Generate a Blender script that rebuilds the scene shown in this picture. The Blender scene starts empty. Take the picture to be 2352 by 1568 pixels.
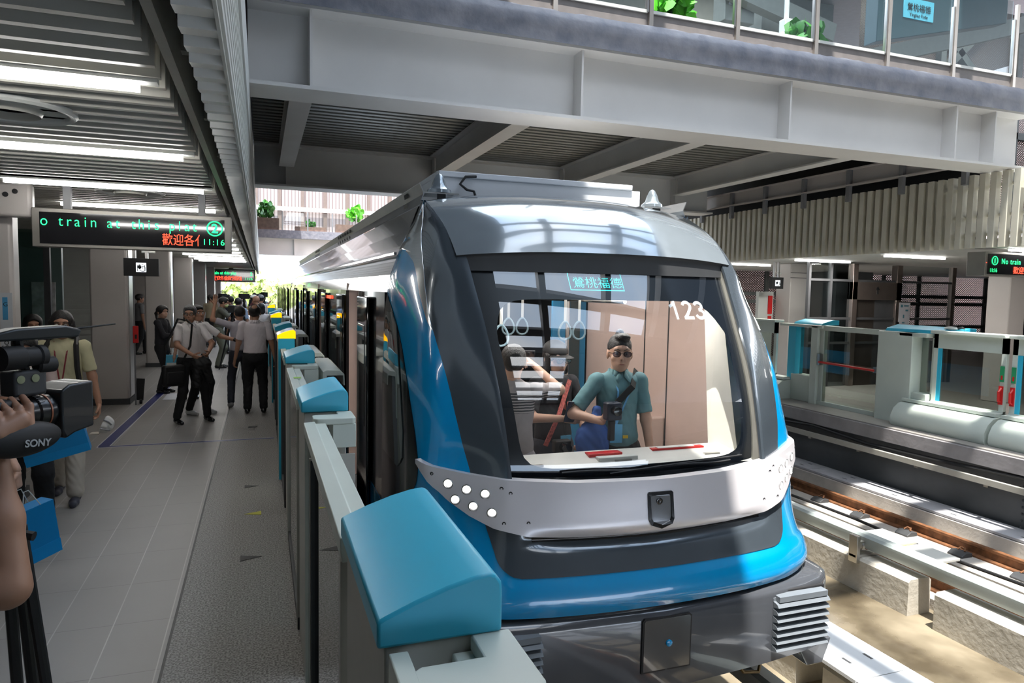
import bpy, bmesh, math, random
import numpy as np
from mathutils import Vector, Matrix
random.seed(7)
C = bpy.context.scene
COL = C.collection
PI = math.pi
# ---------------- camera ----------------
F_PX = 1600.0
def _v(px, py): return Vector((px-1176.0, -(py-784.0), -F_PX)).normalized()
_Y = _v(599, 657); _X = _v(5640, 752); _X = (_X-_Y*_X.dot(_Y)).normalized(); _Z = _X.cross(_Y)
cam_d = bpy.data.cameras.new('camera'); cam = bpy.data.objects.new('camera', cam_d); COL.objects.link(cam)
cam.matrix_world = Matrix.Translation((0, 0, 2.0)) @ Matrix((_X, _Y, _Z)).to_4x4()
cam_d.sensor_width = 36; cam_d.lens = 36*F_PX/2352; cam_d.clip_start = 0.05; cam_d.clip_end = 600
C.camera = cam
# ---------------- exposure, sky, sun ----------------
vs = C.view_settings; vs.view_transform = 'Standard'; vs.look = 'None'; vs.gamma = 1; vs.use_curve_mapping = False
vs.exposure = 0.42
W = bpy.data.worlds.new('sky'); C.world = W; W.use_nodes = True
wn = W.node_tree; wn.nodes.clear()
def _wn(t, **k):
    n = wn.nodes.new(t)
    for a, b in k.items(): setattr(n, a, b)
    return n
tc = _wn('ShaderNodeTexCoord'); nz = _wn('ShaderNodeTexNoise'); nz.inputs['Scale'].default_value = 2.2; nz.inputs['Detail'].default_value = 6
cr = _wn('ShaderNodeValToRGB'); cr.color_ramp.elements[0].position = .42; cr.color_ramp.elements[0].color = (.50, .64, .84, 1)
cr.color_ramp.elements[1].position = .62; cr.color_ramp.elements[1].color = (.95, .97, 1, 1)
bg = _wn('ShaderNodeBackground'); bg.inputs['Strength'].default_value = 4.6
wo = _wn('ShaderNodeOutputWorld')
wn.links.new(tc.outputs['Generated'], nz.inputs['Vector']); wn.links.new(nz.outputs['Fac'], cr.inputs['Fac'])
wn.links.new(cr.outputs['Color'], bg.inputs['Color']); wn.links.new(bg.outputs['Background'], wo.inputs['Surface'])
sl = bpy.data.lights.new('sun', 'SUN'); sl.energy = 9.5; sl.angle = math.radians(.8); sl.color = (1, .96, .9)
sun = bpy.data.objects.new('sun', sl); COL.objects.link(sun)
SUN_DIR = Vector((-.08, -.30, 1)).normalized()          # towards the sun
sun.rotation_euler = SUN_DIR.to_track_quat('Z', 'Y').to_euler()
# ---------------- materials ----------------
MATS = {}
def mat(name, col, rough=.5, metal=0, var=.06, scale=6, bump=0, bscale=40, coat=0, emit=0, spec=.5, trans=0):
    if name in MATS: return MATS[name]
    m = bpy.data.materials.new(name); m.use_nodes = True; MATS[name] = m
    nt = m.node_tree; p = nt.nodes['Principled BSDF']
    p.inputs['Roughness'].default_value = rough; p.inputs['Metallic'].default_value = metal
    p.inputs['Coat Weight'].default_value = coat; p.inputs['Specular IOR Level'].default_value = spec
    t = nt.nodes.new('ShaderNodeTexCoord'); n = nt.nodes.new('ShaderNodeTexNoise')
    n.inputs['Scale'].default_value = scale; n.inputs['Detail'].default_value = 5
    nt.links.new(t.outputs['Object'], n.inputs['Vector'])
    r = nt.nodes.new('ShaderNodeValToRGB'); r.color_ramp.elements[0].position = .3; r.color_ramp.elements[1].position = .7
    r.color_ramp.elements[0].color = tuple(max(0, c*(1-var)) for c in col)+(1,)
    r.color_ramp.elements[1].color = tuple(min(1, c*(1+var)) for c in col)+(1,)
    nt.links.new(n.outputs['Fac'], r.inputs['Fac']); nt.links.new(r.outputs['Color'], p.inputs['Base Color'])
    if bump:
        n2 = nt.nodes.new('ShaderNodeTexNoise'); n2.inputs['Scale'].default_value = bscale; n2.inputs['Detail'].default_value = 4
        b = nt.nodes.new('ShaderNodeBump'); b.inputs['Strength'].default_value = bump; b.inputs['Distance'].default_value = .02
        nt.links.new(t.outputs['Object'], n2.inputs['Vector']); nt.links.new(n2.outputs['Fac'], b.inputs['Height']); nt.links.new(b.outputs['Normal'], p.inputs['Normal'])
    if emit:
        p.inputs['Emission Strength'].default_value = emit; p.inputs['Emission Color'].default_value = tuple(col)+(1,)
    return m
def glass(name, tint=(.8, .9, .88), refl=1.0, rough=.0):
    """thin pane: tinted see-through mixed with a Fresnel reflection"""
    if name in MATS: return MATS[name]
    m = bpy.data.materials.new(name); m.use_nodes = True; MATS[name] = m
    nt = m.node_tree; nt.nodes.remove(nt.nodes['Principled BSDF']); o = nt.nodes['Material Output']
    t = nt.nodes.new('ShaderNodeBsdfTransparent'); g = nt.nodes.new('ShaderNodeBsdfGlossy'); f = nt.nodes.new('ShaderNodeFresnel'); x = nt.nodes.new('ShaderNodeMixShader')
    mu = nt.nodes.new('ShaderNodeMath'); mu.operation = 'MULTIPLY_ADD'; mu.use_clamp = True; mu.inputs[1].default_value = 1.6*refl; mu.inputs[2].default_value = .02*refl
    n = nt.nodes.new('ShaderNodeTexNoise'); n.inputs['Scale'].default_value = 1.5
    tcn = nt.nodes.new('ShaderNodeTexCoord'); nt.links.new(tcn.outputs['Object'], n.inputs['Vector'])
    mc = nt.nodes.new('ShaderNodeMix'); mc.data_type = 'RGBA'; mc.inputs[6].default_value = tuple(tint)+(1,); mc.inputs[7].default_value = tuple(c*.96 for c in tint)+(1,)
    nt.links.new(n.outputs['Fac'], mc.inputs[0]); nt.links.new(mc.outputs[2], t.inputs['Color'])
    g.inputs['Roughness'].default_value = rough
    ge = nt.nodes.new('ShaderNodeNewGeometry'); mi = nt.nodes.new('ShaderNodeMapRange'); mi.inputs[3].default_value = 1.5; mi.inputs[4].default_value = 1/1.5
    nt.links.new(ge.outputs['Backfacing'], mi.inputs[0]); nt.links.new(mi.outputs[0], f.inputs['IOR'])
    nt.links.new(f.outputs['Fac'], mu.inputs[0]); nt.links.new(mu.outputs[0], x.inputs['Fac'])
    nt.links.new(t.outputs[0], x.inputs[1]); nt.links.new(g.outputs[0], x.inputs[2]); nt.links.new(x.outputs[0], o.inputs['Surface'])
    return m
M_white = mat('warm_white_paint', (.62, .63, .60), .45, var=.04, scale=2)
M_girder = mat('girder_paint', (.74, .725, .70), .5, var=.05, scale=1.2, bump=.05, bscale=3)
M_slat = mat('ceiling_slat_paint', (.46, .45, .40), .4, var=.05, scale=3)
M_slatr = mat('screen_slat_paint', (.62, .59, .49), .45, var=.06, scale=3)
M_pillar = mat('pillar_panel', (.52, .48, .455), .35, var=.04, scale=1.5)
M_steel = mat('brushed_steel', (.55, .54, .52), .28, 1, var=.08, scale=3)
M_dark = mat('dark_rubber', (.012, .012, .014), .45, var=.2)
M_black = mat('gloss_black', (.006, .007, .009), .12, var=.1, coat=.5)
M_matteblack = mat('matte_black', (.01, .01, .011), .6, var=.2)
M_gate = mat('gate_paint', (.60, .66, .60), .4, var=.03, scale=3)
M_gatecap = mat('gate_cap_blue', (.04, .48, .70), .35, var=.03, scale=3)
M_tblue = mat('train_blue', (.0, .30, .64), .18, var=.02, coat=1)
M_tsilver = mat('train_silver', (.50, .52, .53), .16, .7, var=.03, scale=1, coat=.6)
M_tgrey = mat('train_grey', (.085, .105, .125), .2, .4, var=.04, coat=1)
M_thood = mat('roof_hood_grey', (.24, .275, .30), .14, .35, var=.03, coat=1)
M_bumper = mat('bumper_grey', (.07, .075, .085), .22, .1, var=.05, coat=1)
M_band = mat('band_silver', (.76, .73, .75), .32, .35, var=.03, scale=2, coat=.3)
M_conc = mat('concrete', (.36, .33, .28), .85, var=.16, scale=3, bump=.3, bscale=25)
M_concl = mat('pale_concrete', (.46, .43, .39), .8, var=.12, scale=4, bump=.2, bscale=30)
M_grey = mat('mid_grey', (.20, .20, .21), .5, var=.08)
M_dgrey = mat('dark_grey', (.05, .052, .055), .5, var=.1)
M_wall = mat('dark_wall', (.10, .11, .11), .6, var=.15)  # one even dark grey, also on the mesh frames
M_rust = mat('rusty_steel', (.20, .085, .035), .65, .3, var=.35, scale=12, bump=.2)
M_red = mat('red_paint', (.62, .02, .02), .35, var=.05)
M_yellow = mat('yellow_paint', (.75, .48, .02), .4, var=.1)
M_skin = mat('skin_tan', (.42, .22, .14), .5, var=.05, scale=20)
M_skinl = mat('skin_light', (.55, .33, .24), .5, var=.05, scale=20)
M_hair = mat('black_hair', (.012, .010, .010), .45, var=.3, scale=60, bump=.4, bscale=150)
M_hairg = mat('grey_hair', (.10, .10, .10), .5, var=.4, scale=60, bump=.4, bscale=150)
M_light = mat('strip_light', (1, .98, .95), .5, emit=15)
M_gl = glass('clear_pane', (.88, .93, .92), .8)
M_gldark = glass('smoked_pane', (.66, .70, .68), .9)
M_leaf = mat('leaf_green', (.05, .22, .03), .4, var=.4, scale=3)
M_leafb = mat('bright_leaf', (.12, .50, .03), .4, var=.3, scale=3)
M_led_g = mat('led_green', (.02, 1, .25), .5, emit=1.6, var=0)
M_led_r = mat('led_red', (1, .07, .03), .5, emit=1.8, var=0)
M_led_c = mat('led_cyan', (.05, .85, .85), .5, emit=1.3, var=0)
M_amber = mat('amber_lamp', (1, .45, .0), .4, emit=1.2, var=.02)
M_in = mat('interior_beige_pink', (.66, .50, .44), .45, var=.03); M_inw = mat('interior_white', (.70, .67, .62), .4, var=.02)
# ---------------- mesh helpers ----------------
def tag(o, label=None, cat=None, group=None, kind=None):
    if label: o['label'] = label
    if cat: o['category'] = cat
    if group: o['group'] = group
    if kind: o['kind'] = kind
    return o
def empty(name, loc=(0, 0, 0), rz=0, label=None, cat=None, group=None, parent=None):
    o = bpy.data.objects.new(name, None); COL.objects.link(o); o.location = loc; o.rotation_euler = (0, 0, rz); o.empty_display_size = .1
    if parent: o.parent = parent
    return tag(o, label, cat, group)
class MB:
    def __init__(s): s.v = []; s.f = []
    def add(s, vs_, fs):
        k = len(s.v); s.v += [tuple(a) for a in vs_]; s.f += [tuple(k+i for i in f) for f in fs]; return s
    def box(s, x0, x1, y0, y1, z0, z1):
        return s.add([(x0, y0, z0), (x1, y0, z0), (x1, y1, z0), (x0, y1, z0), (x0, y0, z1), (x1, y0, z1), (x1, y1, z1), (x0, y1, z1)],
                     [(0, 3, 2, 1), (4, 5, 6, 7), (0, 1, 5, 4), (1, 2, 6, 5), (2, 3, 7, 6), (3, 0, 4, 7)])
    def prism(s, poly, ax, a, b):
        """poly: 2D outline; ax: axis of extrusion"""
        def P(u, w, t): return {'x': (t, u, w), 'y': (u, t, w), 'z': (u, w, t)}[ax]
        n = len(poly)
        return s.add([P(u, w, a) for u, w in poly]+[P(u, w, b) for u, w in poly],
                     [tuple(range(n)), tuple(range(2*n-1, n-1, -1))]+[(i, i+n, (i+1) % n+n, (i+1) % n) for i in range(n)])
    def bar(s, p, q, w, h, up=(0, 0, 1)):
        p = Vector(p); q = Vector(q); d = (q-p).normalized(); u = Vector(up)
        if abs(d.dot(u)) > .98: u = Vector((0, 1, 0))
        a = d.cross(u).normalized(); b = a.cross(d)
        vs_ = [c+a*i*w/2+b*j*h/2 for c in (p, q) for i, j in ((-1, -1), (1, -1), (1, 1), (-1, 1))]
        return s.add(vs_, [(0, 3, 2, 1), (4, 5, 6, 7), (0, 1, 5, 4), (1, 2, 6, 5), (2, 3, 7, 6), (3, 0, 4, 7)])
    def tube(s, pts, r, n=8, cap=True):
        pts = [Vector(p) for p in pts]; rs = r if isinstance(r, (list, tuple)) else [r]*len(pts); vs_ = []; fs = []; a = None
        for i, p in enumerate(pts):
            d = (pts[min(i+1, len(pts)-1)]-pts[max(i-1, 0)]).normalized()
            if a is None: a = d.orthogonal().normalized()
            a = (a-d*a.dot(d)).normalized(); b = d.cross(a)
            vs_ += [p+(a*math.cos(2*PI*k/n)+b*math.sin(2*PI*k/n))*rs[i] for k in range(n)]
        for i in range(len(pts)-1):
            for k in range(n): fs.append((i*n+k, i*n+(k+1) % n, (i+1)*n+(k+1) % n, (i+1)*n+k))
        if cap: fs += [tuple(range(n-1, -1, -1)), tuple(range((len(pts)-1)*n, len(pts)*n))]
        return s.add(vs_, fs)
    def lathe(s, prof, c=(0, 0, 0), axis=(0, 0, 1), n=20):
        """prof: (radius, height) pairs along axis from c"""
        ax = Vector(axis).normalized(); a = ax.orthogonal().normalized(); b = ax.cross(a); c = Vector(c); vs_ = []; fs = []
        for r, h in prof: vs_ += [c+ax*h+(a*math.cos(2*PI*k/n)+b*math.sin(2*PI*k/n))*r for k in range(n)]
        for i in range(len(prof)-1):
            for k in range(n): fs.append((i*n+k, i*n+(k+1) % n, (i+1)*n+(k+1) % n, (i+1)*n+k))
        fs += [tuple(range(n-1, -1, -1)), tuple(range((len(prof)-1)*n, len(prof)*n))]
        return s.add(vs_, fs)
    def ball(s, c, r, n=10):
        r = r if isinstance(r, (tuple, list)) else (r, r, r); vs_ = []; fs = []
        for i in range(n+1):
            t = PI*i/n
            vs_ += [(c[0]+r[0]*math.sin(t)*math.cos(2*PI*k/(2*n)), c[1]+r[1]*math.sin(t)*math.sin(2*PI*k/(2*n)), c[2]-r[2]*math.cos(t)) for k in range(2*n)]
        m = 2*n
        for i in range(n):
            for k in range(m): fs.append((i*m+k, i*m+(k+1) % m, (i+1)*m+(k+1) % m, (i+1)*m+k))
        return s.add(vs_, fs)
    def grid(s, fn, nu, nv, closed=False):
        vs_ = [fn(i/nu, j/nv) for j in range(nv+1) for i in range(nu+1)]
        return s.add(vs_, [(j*(nu+1)+i, j*(nu+1)+i+1, (j+1)*(nu+1)+i+1, (j+1)*(nu+1)+i) for j in range(nv) for i in range(nu)])
    def build(s, name, m, parent=None, bevel=0, smooth=35, seg=2):
        me = bpy.data.meshes.new(name); me.from_pydata(s.v, [], s.f); me.validate(); me.update()
        me.materials.append(m)
        if smooth:
            me.shade_smooth(); me.set_sharp_from_angle(angle=math.radians(smooth))
        o = bpy.data.objects.new(name, me); COL.objects.link(o)
        if parent: o.parent = parent
        if bevel:
            b = o.modifiers.new('bevel', 'BEVEL'); b.width = bevel; b.segments = seg; b.limit_method = 'ANGLE'; b.angle_limit = math.radians(35); b.harden_normals = False
        return o
def struct(o): o['kind'] = 'structure'; return o
def text(name, s_, size, loc, rot, m, parent=None, ext=.002, align='LEFT', sx=1, font=None, space=1, bold=0):
    cu = bpy.data.curves.new(name, 'FONT'); cu.body = s_; cu.size = size; cu.extrude = ext; cu.align_x = align; cu.space_character = space; cu.offset = bold
    t = bpy.data.objects.new(name+'_t', cu); COL.objects.link(t)
    bpy.context.view_layer.update()
    me = bpy.data.meshes.new_from_object(t.evaluated_get(bpy.context.evaluated_depsgraph_get())); me.name = name
    bpy.data.objects.remove(t); bpy.data.curves.remove(cu)
    me.materials.clear(); me.materials.append(m)
    o = bpy.data.objects.new(name, me); COL.objects.link(o); o.location = loc; o.rotation_euler = rot; o.scale = (sx, 1, 1)
    if parent: o.parent = parent
    return o
def copy_tree(o, parent=None):
    c = o.copy(); COL.objects.link(c)
    if parent: c.parent = parent
    for ch in list(o.children): copy_tree(ch, c)
    return c
def lerp(a, b, t): return a+(b-a)*t
# ================= SETTING: floors, platform, ceiling, canopy =================
def floor_mat():
    m = bpy.data.materials.new('platform_tiles'); m.use_nodes = True; nt = m.node_tree; p = nt.nodes['Principled BSDF']; L = nt.links.new
    t = nt.nodes.new('ShaderNodeTexCoord'); s = nt.nodes.new('ShaderNodeSeparateXYZ'); L(t.outputs['Object'], s.inputs[0])
    def mth(op, a, b=None):
        n = nt.nodes.new('ShaderNodeMath'); n.operation = op
        for i, q in enumerate((a, b)):
            if q is None: continue
            if isinstance(q, (int, float)): n.inputs[i].default_value = q
            else: L(q, n.inputs[i])
        return n.outputs[0]
    fx = mth('FRACT', mth('DIVIDE', mth('ADD', s.outputs['X'], 20.03), .30)); lx = mth('LESS_THAN', fx, .022)
    fy = mth('FRACT', mth('DIVIDE', mth('ADD', s.outputs['Y'], 20.1), .60)); ly = mth('LESS_THAN', fy, .008)
    n = nt.nodes.new('ShaderNodeTexNoise'); n.inputs['Scale'].default_value = 1.4; n.inputs['Detail'].default_value = 6; L(t.outputs['Object'], n.inputs['Vector'])
    r = nt.nodes.new('ShaderNodeValToRGB'); r.color_ramp.elements[0].color = (.28, .26, .24, 1); r.color_ramp.elements[1].color = (.35, .33, .305, 1); L(n.outputs['Fac'], r.inputs['Fac'])
    def mix(f, a, b):
        x = nt.nodes.new('ShaderNodeMix'); x.data_type = 'RGBA'; L(f, x.inputs[0]); L(a, x.inputs[6])
        x.inputs[7].default_value = b; return x.outputs[2]
    n2 = nt.nodes.new('ShaderNodeTexNoise'); n2.inputs['Scale'].default_value = .9; L(t.outputs['Object'], n2.inputs['Vector'])
    c = mix(mth('MULTIPLY', ly, .5), r.outputs['Color'], (.10, .09, .085, 1))
    c = mix(mth('MULTIPLY', lx, mth('MULTIPLY', n2.outputs['Fac'], 1.3)), c, (.55, .53, .50, 1))
    L(c, p.inputs['Base Color']); p.inputs['Roughness'].default_value = .42
    return m
def granite_mat():
    m = bpy.data.materials.new('granite_strip'); m.use_nodes = True; nt = m.node_tree; p = nt.nodes['Principled BSDF']; L = nt.links.new
    t = nt.nodes.new('ShaderNodeTexCoord'); n = nt.nodes.new('ShaderNodeTexNoise'); n.inputs['Scale'].default_value = 90; n.inputs['Detail'].default_value = 3; L(t.outputs['Object'], n.inputs['Vector'])
    r = nt.nodes.new('ShaderNodeValToRGB'); r.color_ramp.elements[0].position = .38; r.color_ramp.elements[0].color = (.13, .12, .11, 1); r.color_ramp.elements[1].position = .62; r.color_ramp.elements[1].color = (.42, .40, .375, 1)
    L(n.outputs['Fac'], r.inputs['Fac']); L(r.outputs['Color'], p.inputs['Base Color']); p.inputs['Roughness'].default_value = .55
    return m
M_floor = floor_mat(); M_granite = granite_mat()
struct(MB().box(-9, -.505, -8, 62, -.25, 0).build('floor', M_floor, smooth=0))
struct(MB().box(-.49, .74, -8, 62, -.25, 0).build('floor', M_granite, smooth=0))
struct(MB().box(-.505, -.49, -8, 62, -.25, -.002).build('trim_1', M_dark, smooth=0))
struct(MB().box(-.3, .60, -8, 62, -1.35, -.25).build('wall_platform', M_conc, smooth=0))
# wet brown trackbed
def bed_mat():
    m = bpy.data.materials.new('wet_trackbed'); m.use_nodes = True; nt = m.node_tree; p = nt.nodes['Principled BSDF']; L = nt.links.new
    t = nt.nodes.new('ShaderNodeTexCoord'); n = nt.nodes.new('ShaderNodeTexNoise'); n.inputs['Scale'].default_value = 1.1; n.inputs['Detail'].default_value = 8; L(t.outputs['Object'], n.inputs['Vector'])
    r = nt.nodes.new('ShaderNodeValToRGB'); r.color_ramp.elements[0].position = .35; r.color_ramp.elements[0].color = (.07, .055, .035, 1); r.color_ramp.elements[1].position = .65; r.color_ramp.elements[1].color = (.24, .20, .135, 1)
    L(n.outputs['Fac'], r.inputs['Fac']); L(r.outputs['Color'], p.inputs['Base Color'])
    r2 = nt.nodes.new('ShaderNodeMapRange'); r2.inputs[1].default_value = .4; r2.inputs[2].default_value = .6; r2.inputs[3].default_value = .12; r2.inputs[4].default_value = .7
    L(n.outputs['Fac'], r2.inputs[0]); L(r2.outputs[0], p.inputs['Roughness'])
    b = nt.nodes.new('ShaderNodeBump'); b.inputs['Strength'].default_value = .25; n3 = nt.nodes.new('ShaderNodeTexNoise'); n3.inputs['Scale'].default_value = 14
    L(t.outputs['Object'], n3.inputs['Vector']); L(n3.outputs['Fac'], b.inputs['Height']); L(b.outputs['Normal'], p.inputs['Normal'])
    return m
struct(MB().box(.60, 9.15, -8, 62, -1.6, -1.35).build('floor', bed_mat(), smooth=0))
# ceiling: slats across the platform
mb = MB(); y = -3.0
while y < 46:
    mb.box(-5.5, -.385, y, y+.038, 2.85, 3.04); y += .165
mb.box(-5.5, -.35, -3, 46, 3.12, 3.2)
struct(mb.build('ceiling', M_slat, smooth=0))
mb = MB()
for i in range(0, 40):
    yy = -2.9+i*1.22; mb.box(-.36, -.22, yy, yy+.06, 2.95, 3.04)
mb.box(-.335, -.30, -3, 46, 2.84, 3.02)
o = mb.build('edge_rail', mat('edge_rail_paint', (.30, .30, .27), .45), smooth=0)
tag(o, 'long grey steel edge rail with hangers along the slatted platform ceiling', 'rail')
# upper concourse slab above the left platform
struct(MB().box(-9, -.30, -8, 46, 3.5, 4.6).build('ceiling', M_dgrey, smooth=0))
# fascia: soffit slats, ribbed vertical face, and cover plate
fas = empty('canopy_fascia', (-.2, 0, 2.74), label='long pale canopy fascia of louvres above the left platform gates', cat='fascia')
mb = MB(); pr_ = []; y = -3.0
while y < 46:
    pr_ += [(y, 0), (y+.11, .015), (y+.112, .085), (y+.168, .085)]; y += .17
mb.add([(x_, a_, b_) for a_, b_ in pr_ for x_ in (-.02, .09)], [(2*i, 2*i+1, 2*i+3, 2*i+2) for i in range(len(pr_)-1)])
while False:
    mb.add([(-.02, y, 0), (.09, y, 0), (.09, y+.11, .02), (-.02, y+.11, .02), (-.02, y, .05), (.09, y, .05), (.09, y+.11, .06), (-.02, y+.11, .06)],
           [(0, 3, 2, 1), (4, 5, 6, 7), (0, 1, 5, 4), (1, 2, 6, 5), (2, 3, 7, 6), (3, 0, 4, 7)]); y += .17
mb.build('soffit_louvre', mat('louvre_white', (.80, .80, .77), .5), fas, smooth=0)
mb = MB().box(.085, .095, -3, 46, 0, 1.12)
for k in range(9): mb.box(.09, .105, -3, 46, .02+k*.07, .055+k*.07)
mb.build('ribbed_face', M_white, fas, smooth=0)
MB().box(.085, .115, -3, 46, .68, 1.13).build('cover_plate', M_white, fas, smooth=0)
MB().box(-.10, .08, -3, 46, .30, .33).build('back_plate', M_dgrey, fas, smooth=0)  # dark sheet standing in for the shadow gap beside the edge rail
# strip lights of the left ceiling
for i in range(14):
    yy = 3.33+1.72*i
    t = empty('ceiling_light', (-2.0, yy, 2.80), label=['nearest','second','third','fourth','fifth','sixth','seventh','eighth','ninth','tenth','eleventh','twelfth','thirteenth','farthest'][i]+' long white strip light across the left platform ceiling', cat='ceiling light', group='strip lights of the left platform ceiling')
    xl = -3.4 if i < 2 else (-.72 if i < 2 else -.55)
    MB().box(.05, 1.53, -.018, .018, 0, .035).build('diffuser', M_light, t, smooth=0)
    MB().box(.0, 1.60, -.035, .035, .036, .10).build('housing', M_white, t, smooth=0)
# round air diffusers
for i, (xx, yy, rr) in enumerate([(-1.16, 4.15, .29), (-1.13, 7.35, .29), (-1.15, 14.5, .3)]):
    t = empty('air_diffuser', (xx, yy, 2.80), label=['large round white air diffuser nearest in the slatted ceiling', 'round white air diffuser just above the green and red display', 'round air diffuser beyond the first platform display'][i], cat='air diffuser', group='round ceiling diffusers')
    MB().lathe([(rr*.84, .05), (rr*.88, .035), (rr*.96, .03), (rr, .042), (rr*.99, .06)], n=40).build('ring', M_white, t)
    MB().lathe([(rr*.3, .05), (rr*.45, .02), (rr*.5, .05)], n=32).build('inner_cone', M_slat, t)
    MB().lathe([(rr*.80, .068), (.001, .069)], n=32).build('back_disc', M_dgrey, t)
# pillars
for i, yy in enumerate([7.35, 12.95, 18.7, 24.4, 30.1, 35.8, 41.5]):
    t = empty('platform_pillar', (-2.34, yy, 0), label=['grey pillar at the left edge beside the near display bracket', 'large grey clad pillar behind the woman in the yellow-green top', 'third grey pillar, behind the black lift sign', 'fourth grey pillar along the platform', 'fifth grey pillar along the platform', 'sixth grey pillar along the platform', 'farthest grey pillar, pinkish, beside the bright platform end'][i], cat='pillar', group='grey platform pillars')
    MB().box(-.27, .27, 0, .20 if i == 0 else .55, 0, 3.4).build('cladding', M_pillar, t, bevel=.03)
    if i: MB().box(.272, .285, .10, .45, .12, 2.8).build('corner_panel', M_steel, t, smooth=0)
    MB().box(-.285, .285, -.015, .22 if i == 0 else .565, 0, .10).build('plinth', M_dgrey, t, smooth=0)
# wall behind pillars, lift glass and shutters
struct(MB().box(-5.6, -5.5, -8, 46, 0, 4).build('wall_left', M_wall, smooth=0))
t = empty('lift_shaft', (-4.2, 13.4, 0), label='glass lift enclosure with steel frame behind the left pillar', cat='lift')
MB().box(-.85, .9, 0, .02, .15, 3.0).build('pane', glass('lift_glass', (.68, .80, .77), 1.0), t, smooth=0)
MB().box(.1, .16, -.05, .04, 0, 3.1).build('mullion', M_dgrey, t, smooth=0)
MB().box(.86, .95, -.05, .04, 0, 3.1).build('mullion', M_dgrey, t, smooth=0)
MB().box(-.98, -.72, -.06, .1, 0, 3.1).build('door_frame', mat('bronze_steel', (.36, .30, .27), .3, .9), t, smooth=0)
mb = MB(); mb.box(-.62, -.5, -.004, -.001, 2.28, 2.31).box(-.57, -.55, -.004, -.001, 2.2, 2.4); mb.build('arrow_decal', M_white, t, smooth=0)
MB().box(-.28, -.12, -.004, -.001, 2.24, 2.36).build('decal', mat('teal_decal', (.1, .5, .48)), t, smooth=0)
MB().box(-.85, .9, -.02, .03, 1.15, 1.19).build('transom', M_dgrey, t, smooth=0)
MB().box(-.85, .9, .9, 1.0, 0, 3.0).build('rear_wall', mat('lift_teal', (.14, .20, .19), .3), t, smooth=0)
MB().box(.45, .80, .85, .9, .9, 2.0).build('poster', mat('poster_white', (.6, .6, .62), .4, var=.3, scale=9), t, smooth=0)
t = MB().box(-5.2, -3.3, 19.9, 20.0, 0, 2.84)
for k in range(21): t.box(-5.2, -3.3, 19.86, 19.9, .08+k*.13, .17+k*.13)
tag(t.build('roller_shutter', M_white, smooth=0), 'white slatted roller shutter between the left pillars', 'shutter')
tag(MB().box(-5.4, -2.9, 25.5, 25.6, 0, 2.84).build('partition', M_pillar, smooth=0), 'plain partition panel behind the far left pillars', 'partition')
# ---- far end and outdoors
struct(MB().box(-60, 90, 62, 160, -1.6, -1.2).build('ground', mat('sunlit_ground', (.5, .5, .42), .9), smooth=0))
# ================= footbridges over the tracks =================
def ibeam_y(mb, x, y0, y1, z0, z1, w=.26):
    mb.box(x-w/2, x+w/2, y0, y1, z0, z0+.025); mb.box(x-.01, x+.01, y0, y1, z0+.025, z1-.02); mb.box(x-w/2, x+w/2, y0, y1, z1-.02, z1)
def girder(name, lab, x0, x1, y, z0, z1, stiff, face, cat='girder'):
    t = empty(name, ((x0+x1)/2, y, z0), label=lab, cat=cat); ox = (x0+x1)/2
    s = -1 if face < 0 else 1
    def B(xa, xb, ya, yb, za, zb): return (xa-ox, xb-ox, min(ya, yb), max(ya, yb), za, zb)
    h = z1-z0
    MB().box(*B(x0, x1, .24, .27, .035, h-.03)).build('web', M_girder, t, smooth=0)
    MB().box(*B(x0, x1, .0, .51, 0, .035)).build('bottom_flange', M_girder, t, smooth=0)
    MB().box(*B(x0, x1, .0, .51, h-.03, h)).build('top_flange', M_girder, t, smooth=0)
    for sx in stiff:
        MB().box(*B(sx-.012, sx+.012, .03, .24, .035, h-.03)).build('stiffener', M_girder, t, smooth=0)
        MB().box(*B(sx-.012, sx+.012, .27, .48, .035, h-.03)).build('stiffener', M_girder, t, smooth=0)
    return t
girder('bridge_girder', 'near white steel girder of the footbridge crossing above the train', -.1, 10.28, 6.95, 3.85, 4.62, [.46, 3.27, 6.05, 8.82, 9.56], -1)
girder('bridge_girder', 'far shaded steel girder under the same footbridge, behind the train roof box', -.1, 9.8, 13.7, 3.85, 4.62, [.46, 3.27, 6.05, 8.82], -1)
mb = MB()
for i, sx in enumerate([.46, 3.27, 6.05, 8.82]):
    mb = MB(); ibeam_y(mb, 0, 0, 6.18, 0, .415)
    o = mb.build('cross_beam', M_girder, smooth=0); o.location = (sx, 7.48, 4.2)
    tag(o, ['leftmost', 'second from left', 'third from left', 'rightmost'][i]+' pale I-beam running under the footbridge deck', 'beam', 'I-beams under the footbridge deck')
M_deck = mat('galvanised_deck', (.26, .26, .23), .5, .5, var=.15, scale=4)
mb = MB(); y = 7.45
while y < 13.8:
    mb.box(-.1, 10.1, y, y+.10, 4.62, 4.66).box(-.1, 10.1, y+.10, y+.2, 4.68, 4.72); y += .2
tag(mb.build('deck_soffit', M_deck, smooth=0), 'corrugated metal underside of the footbridge deck', 'deck')
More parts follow.
